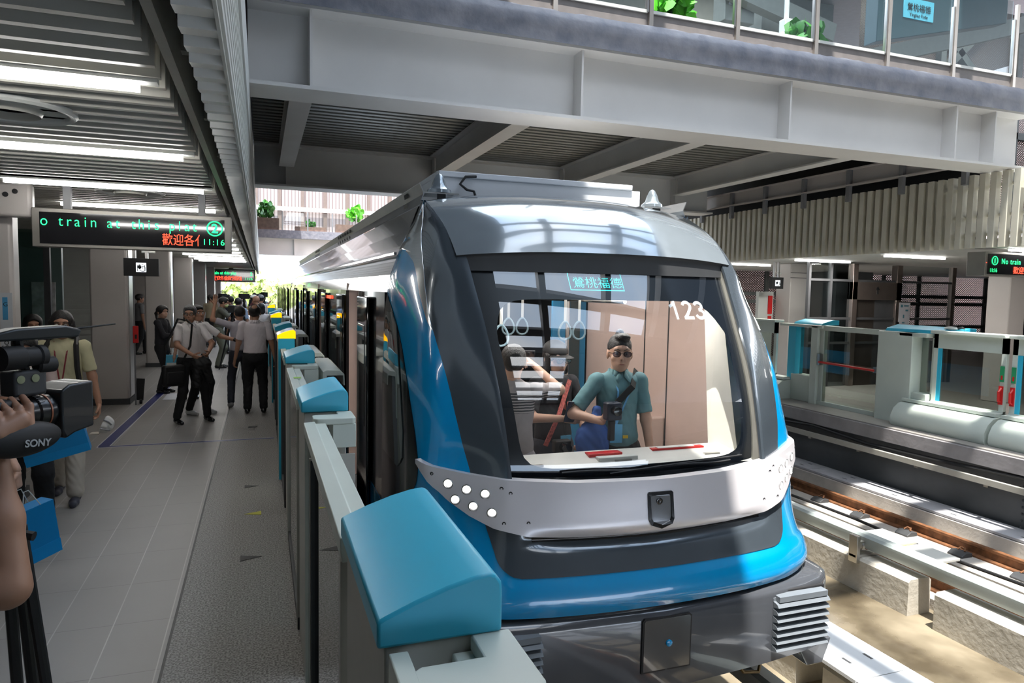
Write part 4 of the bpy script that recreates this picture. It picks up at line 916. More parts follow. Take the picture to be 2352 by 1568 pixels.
# plates on cable troughs
def plates(x0, x1, z, y0, n, L, lab, m):
    for k in range(n):
        t = empty('walkway_plate', ((x0+x1)/2, y0+k*L, z), label=nth[k]+' '+lab, cat='walkway plate', group=lab)
        w = (x1-x0)/2
        MB().box(-w, w, .004, L-.004, 0, .03).build('plate', m, t, smooth=0)
        for xx in (-w*.4, w*.4):
            MB().box(xx-.012, xx+.012, L*.25, L*.25+.09, .0301, .0315).build('slot', M_dgrey, t, smooth=0)
M_plate = mat('white_cover_plate', (.62, .64, .66), .5, var=.04, scale=2)
plates(4.30, 4.86, -.98, 1.4, 9, .85, 'white walkway plate right of the train, counted from the front', M_plate)
plates(8.78, 9.22, -.97, 3.6, 12, .95, 'grey trough cover at the foot of the right track wall, from the front', mat('grey_cover_plate', (.40, .40, .42), .6, var=.08))
tag(MB().box(8.75, 9.25, -8, 60, -1.35, -.98).build('cable_trough', M_concl, smooth=0), 'concrete trough along the foot of the right track wall', 'trough')
# guarded power rails
def prail(x, lab):
    t = empty('power_rail', (x, 0, -.80), label=lab, cat='power rail')
    MB().prism([(-.06, -.085), (.06, -.085), (.075, -.04), (.075, .045), (.05, .075), (-.05, .075), (-.075, .045), (-.075, -.04)], 'y', -6, 50).build('cover', mat('power_rail_grey', (.33, .37, .36), .4, var=.03), t)
    for k in range(6):
        y = 5.98+3.4*k
        b = MB(); b.box(-.22, -.11, y-.04, y+.04, -.06, .02).box(-.25, -.20, y-.06, y+.06, -.22, .09).box(-.25, .16, y-.05, y+.05, -.16, -.125)
        b.lathe([(.05, 0), (.06, .01), (.05, .02), (.06, .03), (.05, .04)], (-.16, y, -.04), (1, 0, 0), 14)
        b.build('support_arm', M_steel, t, bevel=.004)
    return t
prail(6.60, 'long pale grey power rail cover in front of the rusty rail')
prail(3.42, 'grey power rail cover under the right side of the train')
# signal cable and yellow box between rails
tag(MB().tube([(7.85, 1+k*.8, -1.12+.015*math.sin(k*1.7)) for k in range(24)], .022, 8).build('cable', M_matteblack), 'black cable running on the concrete bed left of the rusty rail', 'cable')
t = empty('track_balise', (7.55, 6.3, -1.35), label='yellow track box with a white top plate between the rails', cat='track box')
MB().box(-.16, .16, -.45, .45, 0, .26).build('body', M_yellow, t, bevel=.01); MB().box(-.22, .22, -.55, -.03, .26, .29).build('top_plate', M_white, t, bevel=.004); MB().box(-.22, .22, .03, .55, .26, .29).build('top_plate', M_white, t, bevel=.004)
# ---- right platform gates, facing the track: plane x = 9.8
GX = 9.8
def gbase(y0, y1, lab, z0=.0):
    t = empty('gate_footing', (GX, (y0+y1)/2, 0), label=lab, cat='gate base', group='bulging bases of the right platform gates')
    L = (y1-y0)/2
    prof = [(.0, .0), (-.40, .0), (-.43, .05), (-.42, .16), (-.36, .27), (-.26, .345), (-.12, .37), (0, .37)]
    MB().prism(prof, 'y', -L, L).build('cover', M_gate, t, smooth=40)
    MB().box(-.20, .02, -L+.02, L, .37, .42).build('sill', M_gate, t, bevel=.005)
    return t
def leaf(y0, y1, lab, z0=.42, dark=True):
    t = empty('gate_door', (GX, (y0+y1)/2, 0), label=lab, cat='gate door', group='sliding doors of the right platform gates'); L = (y1-y0)/2
    mb = MB(); mb.box(-.05, 0, -L, -L+.07, z0, 1.47).box(-.05, 0, L-.07, L, z0, 1.47).box(-.05, 0, -L, L, 1.25, 1.47).box(-.06, 0, -L, L, z0-.04, z0+.02)
    mb.build('frame', M_gate, t, smooth=0)
    MB().box(-.12, .12, -L-.01, L+.02, 1.47, 1.52).build('top_cap', M_gate, t, bevel=.008)
    MB().box(-.03, -.02, -L+.07, L-.07, z0, 1.25).build('pane', M_gldark, t, smooth=0)
    MB().box(-.045, -.025, L-.13, L-.07, z0+.02, 1.25).build('blue_edge', M_gatecap, t, smooth=0)
    return t
gbase(6.72, 8.25, 'pale bulging gate base under the sunlit door, second from the right'); gbase(5.1, 6.66, 'pale bulging gate base at the right edge of the picture')
gbase(10.9, 12.6, 'shaded bulging gate base just right of the train'); gbase(12.7, 14.4, 'bulging gate base behind the train nose')
leaf(6.74, 7.86, 'pale framed sliding gate door with red handle, left one of the right-hand pair'); leaf(5.55, 6.66, 'pale framed sliding gate door cut by the right edge')
leaf(11.35, 12.5, 'pale framed sliding gate door just right of the train silhouette')
for (y, lab) in ((6.78, 'left'), (6.62, 'right')):
    t = empty('release_handle', (GX-.06, y, .62), label='red release handle with a green sign on the %s gate stile' % lab, cat='handle', group='red release handles')
    MB().tube([(0, 0, -.05), (-.045, 0, -.03), (-.05, 0, .10), (0, 0, .15)], .018, 8).build('handle', M_red, t)
    MB().box(-.012, 0, -.03, .03, -.08, .18).build('back_plate', M_red, t, smooth=0)
    MB().box(-.006, 0, -.03, .03, .24, .46).build('green_sign', mat('sign_green', (.02, .30, .12), .5), t, smooth=0)
    MB().box(-.008, 0, -.012, .012, .27, .33).build('sign_mark', M_red, t, smooth=0)
# solid pale housings with blue caps
for (y0, y1, lab) in ((8.15, 8.80, 'wide pale gate housing with blue cap and a white glove on top'), ):
    t = empty('gate_housing', (GX, y0, 0), label=lab, cat='gate housing', group='pale housings of the right platform gates')
    MB().box(-.16, .2, 0, y1-y0, -.02, 1.46).build('cabinet', M_gate, t, bevel=.01)
    MB().box(-.13, .2, -.26, 0, .42, .52).build('sill', M_gate, t, bevel=.01)
    MB().box(-.12, .2, -.26, 0, 0, .42).build('lower_cabinet', M_gate, t, bevel=.01)
    MB().box(.03, .05, -.28, -.02, .52, 1.40).build('pane', M_gldark, t, smooth=0)
    MB().box(-.02, .08, -.27, -.24, .52, 1.40).build('stile', M_gate, t, smooth=0)
    MB().box(-.16, .06, -.25, .25, 1.40, 1.46).build('top_cap', M_gate, t, bevel=.008)
    MB().prism([(-.02, 1.46), (.40, 1.46), (.40, 1.56), (.25, 1.565), (.02, 1.51)], 'y', -.62, y1-y0).build('blue_cap', M_gatecap, t, bevel=.006)
t = empty('gate_housing', (GX, 10.2, 0), label='narrow shaded gate housing with blue inner post and cap right of the train', cat='gate housing', group='pale housings of the right platform gates')
MB().box(-.10, .15, 0, .16, -.02, 1.46).build('post', M_gate, t, bevel=.008); MB().box(-.05, .2, .16, .70, 0, .50).build('lower_cabinet', M_gate, t, bevel=.008)
MB().box(.02, .04, .18, .55, .5, 1.40).build('pane', M_gldark, t, smooth=0); MB().box(-.04, .16, .62, .82, .0, 1.42).build('blue_post', M_gatecap, t, smooth=0)
MB().box(-.1, .1, -.1, 1.0, 1.42, 1.47).build('top_cap', M_gate, t, bevel=.006); MB().prism([(-.02, 1.47), (.40, 1.47), (.40, 1.56), (.25, 1.565), (.02, 1.51)], 'y', .0, .72).build('blue_cap', M_gatecap, t, bevel=.006)
# glass emergency door with red push bar
t = empty('emergency_gate', (GX, 9.5, 0), label='large glass emergency gate with red push bar on the right platform', cat='gate')
mb = MB(); mb.box(-.05, 0, -.68, -.62, 0, 1.47).box(-.05, 0, .60, .68, 0, 1.47).box(-.06, .02, -.70, .70, 1.38, 1.47).box(-.06, .02, -.70, .70, -.02, .07)
mb.build('frame', M_gate, t, bevel=.004); MB().box(-.03, -.02, -.62, .60, .07, 1.38).build('pane', M_gldark, t, smooth=0)
MB().tube([(-.12, -.62, .78), (-.12, .62, .80)], .02, 10).build('push_bar', M_red, t); MB().box(-.12, -.04, .60, .66, .74, .95).build('bar_mount', M_steel, t, smooth=0); MB().box(-.12, -.04, -.66, -.60, .74, .84).build('bar_mount', M_steel, t, smooth=0)
t = empty('glove', (GX+.12, 7.72, 1.525), label='white and black glove lying on the blue gate cap', cat='glove')
MB().ball((0, 0, .03), (.05, .12, .03), 8).build('palm', M_white, t); MB().tube([(0, -.08, .03), (0, -.17, .05), (.02, -.2, .03)], [.02, .018, .008], 8).build('finger', M_matteblack, t); MB().tube([(0, -.04, .05), (0, -.08, .085)], [.015, .008], 8).build('finger', M_matteblack, t)
# ---- right canopy screen of vertical slats
t = empty('slat_screen', (10.0, 0, 2.76), label='long screen of vertical beige slats hanging above the right platform edge', cat='screen')
mb = MB(); y = 3.0; k = 0
nsl = 0
while y < 46:
    m = MB().box(-.05, .05, y, y+.088, .0, 1.08); 
    if y < 20:
        o = m.build('slat', M_slatr if y > 7.2 else M_slatr, t, smooth=0)
    else: mb.box(-.05, .05, y, y+.088, .0, 1.08)
    y += .168
mb.build('far_slats', M_slatr, t, smooth=0)['kind'] = 'stuff'
for zz in (.18, .45, .88): MB().box(.05, .09, 3, 46, zz, zz+.04).build('batten', M_slatr, t, smooth=0)
MB().box(.30, .34, 7.7, 46, .16, 2.3).build('back_panel', M_matteblack, t, smooth=0)
t = empty('eaves_beam', (9.95, 0, 4.0), label='grey steel channel beam carrying the beige slat screen', cat='beam')
mb = MB().box(-.02, 0.0, 7.55, 46, 0, .26).box(-.10, .02, 7.55, 46, -.02, .0).box(-.10, .02, 7.55, 46, .26, .28); mb.build('channel', M_pillar, t, smooth=0)
for k in range(20): MB().box(-.09, -.02, 7.6+1.1*k, 7.9+1.1*k-.22, -.30, .26).build('hanger', M_grey, t, smooth=0)
struct(MB().box(10.1, 30, -8, 19, 2.80, 2.9).build('ceiling', M_white, smooth=0))
for i, (x, y, L) in enumerate([(10.9, 12.2, 1.5), (10.9, 9.9, 1.5), (10.9, 7.6, 1.6), (10.9, 14.8, 1.5), (10.9, 5.2, 1.5)]):
    t = empty('ceiling_light', (x, y, 2.76), label=['white strip light over the right platform, middle one', 'white strip light over the right platform, left of the green display', 'white strip light just above the green display on the right', 'white strip light over the right platform, nearest the train silhouette', 'white strip light at the right edge above the green display'][i], cat='ceiling light', group='strip lights of the right platform ceiling')
    MB().box(0, L, -.03, .03, 0, .03).build('diffuser', M_light, t, smooth=0); MB().box(-.02, L+.05, -.035, .035, .03, .05).build('housing', M_white, t, smooth=0)
# platform background
def mesh_mat():
    m = bpy.data.materials.new('expanded_mesh'); m.use_nodes = True; nt = m.node_tree; L = nt.links.new; p = nt.nodes['Principled BSDF']; o = nt.nodes['Material Output']
    t = nt.nodes.new('ShaderNodeTexCoord'); s = nt.nodes.new('ShaderNodeSeparateXYZ'); L(t.outputs['Object'], s.inputs[0])
    def mth(op, a, b=None, c=None):
        n = nt.nodes.new('ShaderNodeMath'); n.operation = op
        for i, q in enumerate((a, b, c)):
            if q is None: continue
            if isinstance(q, (int, float)): n.inputs[i].default_value = q
            else: L(q, n.inputs[i])
        return n.outputs[0]
    r = mth('FLOOR', mth('DIVIDE', s.outputs['Z'], .038)); xs = mth('ADD', mth('DIVIDE', s.outputs['X'], .10), mth('MULTIPLY', r, .5))
    a = mth('ABSOLUTE', mth('SUBTRACT', mth('FRACT', xs), .5)); b = mth('ABSOLUTE', mth('SUBTRACT', mth('FRACT', mth('DIVIDE', s.outputs['Z'], .038)), .5))
    hole = mth('LESS_THAN', mth('ADD', a, mth('MULTIPLY', b, .9)), .34)
    tr = nt.nodes.new('ShaderNodeBsdfTransparent'); x = nt.nodes.new('ShaderNodeMixShader'); L(hole, x.inputs[0]); L(p.outputs[0], x.inputs[1]); L(tr.outputs[0], x.inputs[2]); L(x.outputs[0], o.inputs['Surface'])
    p.inputs['Base Color'].default_value = (.10, .075, .065, 1); p.inputs['Roughness'].default_value = .4; return m
M_mesh = mesh_mat()
for (x_, y_, z_, e_, nm_) in ((11.2, 11.6, 2.74, 90, ''), (12.5, 7.5, 2.74, 40, ''), (14.5, 16, 2.74, 90, ''), (14, 17.5, 11.9, 300, ''), (20, 15.2, 11.9, 200, '')):  # area lights added to brighten the right platform and concourse, no fixtures
    ld = bpy.data.lights.new('fill_light', 'AREA'); ld.energy = e_; ld.size = 1.6; ld.size_y = .4; ld.shape = 'RECTANGLE'; ld.color = (1, .95, .9)
    lo = bpy.data.objects.new('fill_light', ld); COL.objects.link(lo); lo.location = (x_, y_, z_)
# mesh wall beyond the right platform, with the sunlit building behind
t = empty('mesh_wall', (22, 19, 0), label='expanded metal mesh wall on dark frames behind the right platform', cat='mesh wall')
MB().box(-9, 12, 0, .02, 0, 3.0).build('mesh', M_mesh, t, smooth=0)
for xx in (-8, -6.3, -4.6, -2.9, -1.2, .5, 2.2, 3.9, 5.6): MB().box(xx, xx+.12, -.1, -.02, 0, 3.0).build('mullion', M_wall, t, smooth=0)
for zz in (.9, 1.75, 2.0): MB().box(-9, 12, -.12, -.04, zz, zz+.12).build('transom', M_wall, t, smooth=0)
brick = ribbed('pink_wall_tiles', (.42, .25, .21, 1), (.66, .45, .40, 1), 2.0)
tag(MB().box(8, 70, 30, 30.5, -1, 30).build('building', brick, smooth=0), 'pink brick building in sunlight behind the metal mesh on the right', 'building')
t = empty('lift_shaft', (13.2, 12.2, 0), label='bronze framed lift with closed dark doors on the right platform', cat='lift')
M_br = mat('bronze_steel', (.36, .30, .27), .3, .9)
mb = MB().box(-.72, -.58, -.06, .1, 0, 2.75).box(.58, .74, -.06, .1, 0, 2.75).box(-.72, .74, -.06, .1, 1.95, 2.35); mb.build('door_frame', M_br, t, bevel=.005)
MB().box(-.58, 0, .0, .04, 0, 1.95).build('door', mat('lift_door', (.10, .085, .075), .3, .7), t, smooth=0); MB().box(0, .58, .0, .04, 0, 1.95).build('door', M_dgrey, t, smooth=0)
MB().prism([(-.02, 2.08), (.02, 2.08), (.02, 2.18), (.06, 2.18), (0, 2.26), (-.06, 2.18), (-.02, 2.18)], 'y', -.07, -.06).build('arrow_mark', M_matteblack, t, smooth=0)
MB().box(.62, .68, -.08, -.06, 1.1, 1.45).build('call_panel', M_black, t, smooth=0)
MB().box(-.6, .0, .6, .7, 2.35, 2.75).build('overpanel', M_matteblack, t, smooth=0)
MB().box(-1.9, -.75, .0, .02, 0, 2.75).build('pane', glass('lift_side_glass', (.80, .84, .84), .9), t, smooth=0)
for xx in (-1.95, -1.35): MB().box(xx, xx+.06, -.04, .04, 0, 2.75).build('mullion', M_dgrey, t, smooth=0)
MB().box(.76, 2.4, .0, .02, 0, 2.75).build('pane', glass('lift_side_glass2', (.85, .88, .88), 1.0), t, smooth=0)
for xx in (2.35,): MB().box(xx, xx+.12, -.04, .06, 0, 2.75).build('mullion', M_br, t, smooth=0)
for zz in (.95, 2.35, 1.5): MB().box(-1.9, 2.4, -.03, .01, zz, zz+.05).build('transom', M_dgrey, t, smooth=0)
MB().box(-.55, .55, .6, 1.8, 0, 2.6).build('car', M_dgrey, t, smooth=0)
t = empty('notice_sheet', (14.05, 12.14, 1.62), label='white notice taped on the glass right of the lift doors', cat='notice')
MB().box(-.17, .17, -.004, 0, -.28, .28).build('paper', mat('paper_white', (.45, .45, .48), .6), t, smooth=0)
mb = MB().box(-.12, -.06, -.006, -.004, .17, .23).box(-.02, .12, -.006, -.004, .19, .22).box(.03, .11, -.006, -.004, .08, .12).box(-.04, .0, -.006, -.004, -.08, .0).box(-.06, .02, -.006, -.004, -.2, -.17); mb.build('print', mat('print_teal', (.05, .16, .2)), t, smooth=0)
for i, (x, y, w, lab) in enumerate([(12.32, 13.9, .50, 'pale grey column right of the train with the black lift sign before it'), (13.75, 9.6, .45, 'grey column at the right under the green display')]):
    t = empty('platform_pillar', (x, y, 0), label=lab, cat='pillar')
    MB().box(-w/2, w/2, -w/2, w/2, 0, 2.8).build('cladding', M_pillar, t, bevel=.02); MB().box(w/2+.02, w/2+.06, -w/2, -w/2+.06, 0, 2.8).build('pipe', M_matteblack, t, smooth=0)
    for zz in (2.44, 2.56): MB().box(-w/2-.01, w/2+.01, -w/2-.012, -w/2, zz, zz+.012).build('strap', M_matteblack, t, smooth=0)
tag(MB().box(11.6, 12.05, 14.2, 14.3, 0, 2.1).build('notice_board', M_white, smooth=0), 'white board beside the pale column, with a red notice on it', 'board')
t = MB().box(11.88, 12.0, 14.17, 14.195, 1.55, 2.0).box(11.89, 11.99, 14.17, 14.195, 1.38, 1.50); tag(t.build('fire_notice', M_red, smooth=0), 'small red notice on the white board right of the train', 'notice')
# other train beyond on the right
t = empty('metro_train', (16.5, 25, 0), label='pale train with a blue stripe standing far behind the right platform', cat='train')
MB().box(-7, 1.5, 0, 1.5, -.2, 2.7).build('body', mat('cream_body', (.62, .66, .62), .35), t, bevel=.1); MB().box(-7.02, 1.5, -.01, 0, 2.05, 2.25).build('stripe', M_gatecap, t, smooth=0); MB().box(-7.02, 1.5, -.012, 0, 1.0, 1.8).build('window', mat('greenish_window', (.25, .34, .28), .1), t, smooth=0); MB().box(-7.02, 1.5, -.012, 0, 0, .8).build('lower_stripe', mat('green_stripe', (.15, .30, .12), .4), t, smooth=0)
# ---- upper concourse on the right, seen through the footbridge glass
struct(MB().box(13.2, 30, 15.5, 21, 4.7, 4.9).build('floor', M_conc, smooth=0))  # unseen slab added to bounce light up under the concourse roof
up = empty('concourse_roof', (10, 15, 5), label='dark roof space with pale beams and duct boxes over the upper concourse', cat='roof')
MB().box(-1.5, 24, 1, 15, 7.2, 7.4).build('roof_panel', M_grey, up, smooth=0)
MB().box(-6, 9, 5, 5.2, -.1, 7.2).build('back_wall', mat('concourse_wall', (.13, .135, .13), .6), up, smooth=0)
M_cb = mat('concourse_beam', (.20, .205, .19), .5)
for (a, b, w, h) in [((-2.5, 0, 5.3), (4.2, 0, 3.9), .3, .45), ((5.0, 0, 3.3), (11.5, 0, 5.2), .3, .45), ((-3, 1.5, 3.2), (3.2, 1.5, 3.7), .08, .10), ((-2, 2, 4.4), (2.5, 1, 3.1), .06, .08), ((-.5, 3, 2.8), (6, 3, 2.6), .3, .35), ((7.5, 2.5, 2.9), (12.5, 2.5, 3.1), .3, .6), ((5.2, 2.8, 5.6), (8.5, 2.8, 2.8), .15, .2), ((3.5, 4, 3.6), (8.8, 4, 3.4), .3, .8)]:
    MB().bar(a, b, w, h).build('beam', M_cb, up, smooth=0)
for (x0, x1, z0, z1, y) in ((2.6, 3.5, 0, 7.2, .8), (3.8, 4.6, 0, 3.9, 1.6)): MB().box(x0, x1, y, y+.6, z0, z1).build('clad_column', M_cb, up, bevel=.02)
for (x0, x1, z0, z1, y) in ((5.6, 6.6, 3.3, 4.1, 1.2), (1.0, 1.9, 3.9, 4.7, .2), (2.0, 2.6, 3.0, 3.5, .3)):
    q = MB().box(x0, x1, y, y+.5, z0, z1).build('duct_unit', M_cb, up, bevel=.02)
    mb = MB()
    for k in range(5): mb.lathe([(.05, 0), (.05, .03), (.03, .04)], (x0+.15+k*(x1-x0-.3)/4, y, (z0+z1)/2), (0, -1, 0), 10)
    mb.build('nozzle', M_grey, q)
mb = MB()
for k in range(7): mb.box(.4, 2.2, .9, .95, 2.6+.12*k, 2.65+.12*k)
mb.build('louvre', M_cb, up, smooth=0)
# mesh in concourse
t = empty('mesh_wall', (19, 16.6, 4.8), label='orange-lit metal mesh wall of the upper concourse at the top right corner', cat='mesh wall')
MB().box(-2.2, 9, 0, .02, 0, 6.5).build('mesh', M_mesh, t, smooth=0)
for (a, b) in [((-1.5, -.1, 2.0), (3.2, -.1, 6.2)), ((3.6, -.1, 3.4), (.2, -.1, 6.2)), ((1.0, -.1, 0), (1.0, -.1, 6.5)), ((4.4, -.1, 0), (4.4, -.1, 6.5)), ((-2.2, -.1, 2.6), (9, -.1, 2.6)), ((-2.2, -.1, 3.9), (9, -.1, 3.9))]: MB().bar(a, b, .22, .2, (0, 1, 0)).build('brace', M_wall, t, smooth=0)
t = empty('hanging_sign', (10.55, 8.8, 6.42), label='dark teal hanging sign with a light blue name plate at the top right', cat='sign')
MB().prism([(-1.3, -.35), (1.6, .35), (1.6, 1.2), (-1.3, 1.2)], 'y', 0, .25).build('housing', mat('dark_teal', (.03, .06, .075), .4), t, bevel=.01)
nm = MB().box(-.78, -.12, -.01, 0, .10, .42).build('name_plate', mat('sky_blue_plate', (.10, .42, .56), .4), t, bevel=.01)
text('name_text', '鶯桃福德', .13, (-.45, -.015, .235), (PI/2, 0, 0), M_matteblack, nm, ext=.001, align='CENTER')
text('name_text_small', 'Yingtao Fude', .075, (-.45, -.015, .14), (PI/2, 0, 0), M_matteblack, nm, ext=.001, align='CENTER')
# pendant camera lamp
t = empty('pendant_camera', (7.3, 8.6, 5.85), label='white dome camera hanging from a white rod above the footbridge', cat='camera')
MB().tube([(0, 0, .1), (0, 0, 2)], .035, 8).build('rod', M_white, t); MB().box(-.07, .07, -.07, .07, 0, .2).build('housing', M_white, t, bevel=.01); MB().ball((0, 0, -.05), .10, 10).build('dome', M_white, t)
t = empty('spot_lamp', (9.1, 8.6, 4.93), label='small bright spot lamp on a thin stand behind the footbridge glass', cat='lamp')
MB().tube([(0, 0, 0), (0, 0, .42)], .012, 6).build('stand', M_grey, t); MB().ball((0, 0, .46), .04, 8).build('bulb', mat('spot_glow', (1, 1, 1), emit=15), t)
# ---- glazed roof over the tracks: steel grid open to the sky, seen in the reflections
t = empty('skylight_frame', (4.9, 0, 9.5), label='steel skylight grid over the tracks', cat='roof')
for k in list(range(-20, 0))+[0, 2, 4]: MB().box(-4.2, 6.2, k*1.3, k*1.3+.34, 0, .16).build('purlin', M_dgrey, t, smooth=0)
for xx in (-3.6, -1.2, 1.2, 3.6, 6.0): MB().box(xx, xx+.22, -25, 6, -.35, 0).build('rafter', M_dgrey, t, smooth=0)
for yy in (-20, -14, -8, -2, 4): MB().box(-4.2, 6.2, yy, yy+.3, -.8, -.35).build('truss', M_dgrey, t, smooth=0)
# side roofs that shade the platforms
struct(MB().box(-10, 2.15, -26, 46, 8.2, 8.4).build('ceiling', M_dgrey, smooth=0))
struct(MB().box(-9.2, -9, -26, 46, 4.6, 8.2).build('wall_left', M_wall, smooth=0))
struct(MB().box(10.6, 32, -26, 16, 12.6, 12.8).build('ceiling', M_dgrey, smooth=0))  # unseen roof, extended to keep sky light off the concourse beams
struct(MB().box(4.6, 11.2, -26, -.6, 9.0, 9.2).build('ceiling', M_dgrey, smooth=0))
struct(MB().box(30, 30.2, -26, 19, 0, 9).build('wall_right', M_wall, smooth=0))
struct(MB().box(-9, 32, -8.3, -8, 0, 8.9).build('wall_back', mat('back_wall_grey', (.25, .25, .24), .6), smooth=0))
# ================= people: smooth-blended volumes meshed by surface nets =================
def sdf_eval(prims, lo, n, h, k):
    ax = [lo[i]+h*np.arange(n[i]) for i in range(3)]
    D = np.full(n, 1e3, dtype=np.float32); pend = []
    for pr in prims:
        if pr[0] == '-': pend.append(pr); continue
        if pr[0] == 'cut': pend.append(pr); continue
        D = _apply(D, pr, ax, lo, n, h, k)
    for pr in pend:
        if pr[0] == 'cut':
            _, p0, nn = pr
            X = ax[0][:, None, None]; Y_ = ax[1][None, :, None]; Z = ax[2][None, None, :]
            D = np.maximum(D, ((X-p0[0])*nn[0]+(Y_-p0[1])*nn[1]+(Z-p0[2])*nn[2]).astype(np.float32))
        else: D = _apply(D, pr[1], ax, lo, n, h, pr[2], sub=True)
    return D
def _apply(D, pr, ax, lo, n, h, k, sub=False):
    if pr[0] == 'c': _, a, b, ra, rb = pr[:5]; a = np.array(a, float); b = np.array(b, float); r = max(ra, rb); bl = np.minimum(a, b)-r; bh = np.maximum(a, b)+r
    else: c = np.array(pr[1], float); rr = np.array(pr[2], float); bl = c-rr.max(); bh = c+rr.max()
    m = k+2*h; s = []
    for i in range(3):
        i0 = max(0, int((bl[i]-m-lo[i])/h)); i1 = min(n[i], int((bh[i]+m-lo[i])/h)+2)
        if i1 <= i0: return D
        s.append(slice(i0, i1))
    X = ax[0][s[0]][:, None, None]; Y_ = ax[1][s[1]][None, :, None]; Z = ax[2][s[2]][None, None, :]
    if pr[0] == 'c':
        d = b-a; L2 = max(d.dot(d), 1e-9); sy = pr[5] if len(pr) > 5 else 1.0
        t = np.clip(((X-a[0])*d[0]+(Y_-a[1])*d[1]+(Z-a[2])*d[2])/L2, 0, 1)
        q = np.sqrt((X-a[0]-t*d[0])**2+((Y_-a[1]-t*d[1])/sy)**2+(Z-a[2]-t*d[2])**2)-(ra+(rb-ra)*t)
    else:
        x, y, z = X-c[0], Y_-c[1], Z-c[2]
        if len(pr) > 3 and pr[3] is not None:
            M = np.array(pr[3]); x, y, z = (M[0, 0]*x+M[1, 0]*y+M[2, 0]*z, M[0, 1]*x+M[1, 1]*y+M[2, 1]*z, M[0, 2]*x+M[1, 2]*y+M[2, 2]*z)
        k0 = np.sqrt((x/rr[0])**2+(y/rr[1])**2+(z/rr[2])**2); k1 = np.sqrt((x/rr[0]**2)**2+(y/rr[1]**2)**2+(z/rr[2]**2)**2)+1e-9
        q = k0*(k0-1)/k1
    A = D[s[0], s[1], s[2]]
    if sub:
        q = -q; hh = np.clip(.5-.5*(A-q)/max(k, 1e-6), 0, 1); D[s[0], s[1], s[2]] = A*(1-hh)+q*hh+k*hh*(1-hh)
    else:
        hh = np.clip(.5+.5*(A-q)/max(k, 1e-6), 0, 1); D[s[0], s[1], s[2]] = A*(1-hh)+q*hh-k*hh*(1-hh)
    return D
def nets(prims, h, k=.03, pad=.03, wrinkle=0):
    los, his = [], []
    for pr in prims:
        if pr[0] == 'c': r = max(pr[3], pr[4]); los.append(np.minimum(pr[1], pr[2])-r); his.append(np.maximum(pr[1], pr[2])+r)
        elif pr[0] == 'e': r = max(pr[2]); los.append(np.array(pr[1])-r); his.append(np.array(pr[1])+r)
    lo = np.min(los, 0)-pad; hi = np.max(his, 0)+pad; n = tuple(int(math.ceil((hi[i]-lo[i])/h))+2 for i in range(3))
    D = sdf_eval(prims, lo, n, h, k)
    if wrinkle:
        X = (lo[0]+h*np.arange(n[0]))[:, None, None]; Y_ = (lo[1]+h*np.arange(n[1]))[None, :, None]; Z = (lo[2]+h*np.arange(n[2]))[None, None, :]
        D = D+wrinkle*(np.sin(Z*55+9*np.sin(X*13+Y_*7))*np.sin(X*31+Z*19)+.6*np.sin(Z*90+X*60+5*np.sin(Y_*40))).astype(np.float32)
    S = D < 0
    c = S[:-1, :-1, :-1].astype(np.int8)
    for dx in (0, 1):
        for dy in (0, 1):
            for dz in (0, 1):
                if dx or dy or dz: c = c+S[dx:n[0]-1+dx, dy:n[1]-1+dy, dz:n[2]-1+dz]
    act = (c > 0) & (c < 8); idx = -np.ones(act.shape, int); ijk = np.argwhere(act); idx[act] = np.arange(len(ijk))
    P_ = np.zeros((len(ijk), 3)); cnt = np.zeros(len(ijk))
    co = [(0, 0, 0), (1, 0, 0), (0, 1, 0), (1, 1, 0), (0, 0, 1), (1, 0, 1), (0, 1, 1), (1, 1, 1)]
    for e0, e1 in ((0, 1), (2, 3), (4, 5), (6, 7), (0, 2), (1, 3), (4, 6), (5, 7), (0, 4), (1, 5), (2, 6), (3, 7)):
        a = ijk+np.array(co[e0]); b = ijk+np.array(co[e1]); da = D[a[:, 0], a[:, 1], a[:, 2]]; db = D[b[:, 0], b[:, 1], b[:, 2]]
        m = (da < 0) != (db < 0); t = np.where(m, da/(da-db+1e-12), 0)[:, None]
        P_ += np.where(m[:, None], a+(b-a)*t, 0); cnt += m
    V = lo+h*P_/np.maximum(cnt, 1)[:, None]; F = []
    for ax_ in range(3):
        u, v = (ax_+1) % 3, (ax_+2) % 3
        sl0 = [slice(0, n[i]) for i in range(3)]; sl1 = list(sl0); sl0[ax_] = slice(0, n[ax_]-1); sl1[ax_] = slice(1, n[ax_])
        X = S[tuple(sl0)] != S[tuple(sl1)]; q = np.argwhere(X); fl = S[tuple(sl0)][X]
        ok = (q[:, u] > 0) & (q[:, v] > 0) & (q[:, u] < n[u]-1) & (q[:, v] < n[v]-1); q = q[ok]; fl = fl[ok]
        def at_(du, dv): w = q.copy(); w[:, u] -= du; w[:, v] -= dv; return idx[w[:, 0], w[:, 1], w[:, 2]]
        A, B, Cc, Dd = at_(1, 1), at_(0, 1), at_(0, 0), at_(1, 0)
        f = np.stack([A, B, Cc, Dd], 1); f[~fl] = f[~fl][:, ::-1]; F.append(f)
    F = np.concatenate(F); F = F[(F >= 0).all(1)]
    return V, F
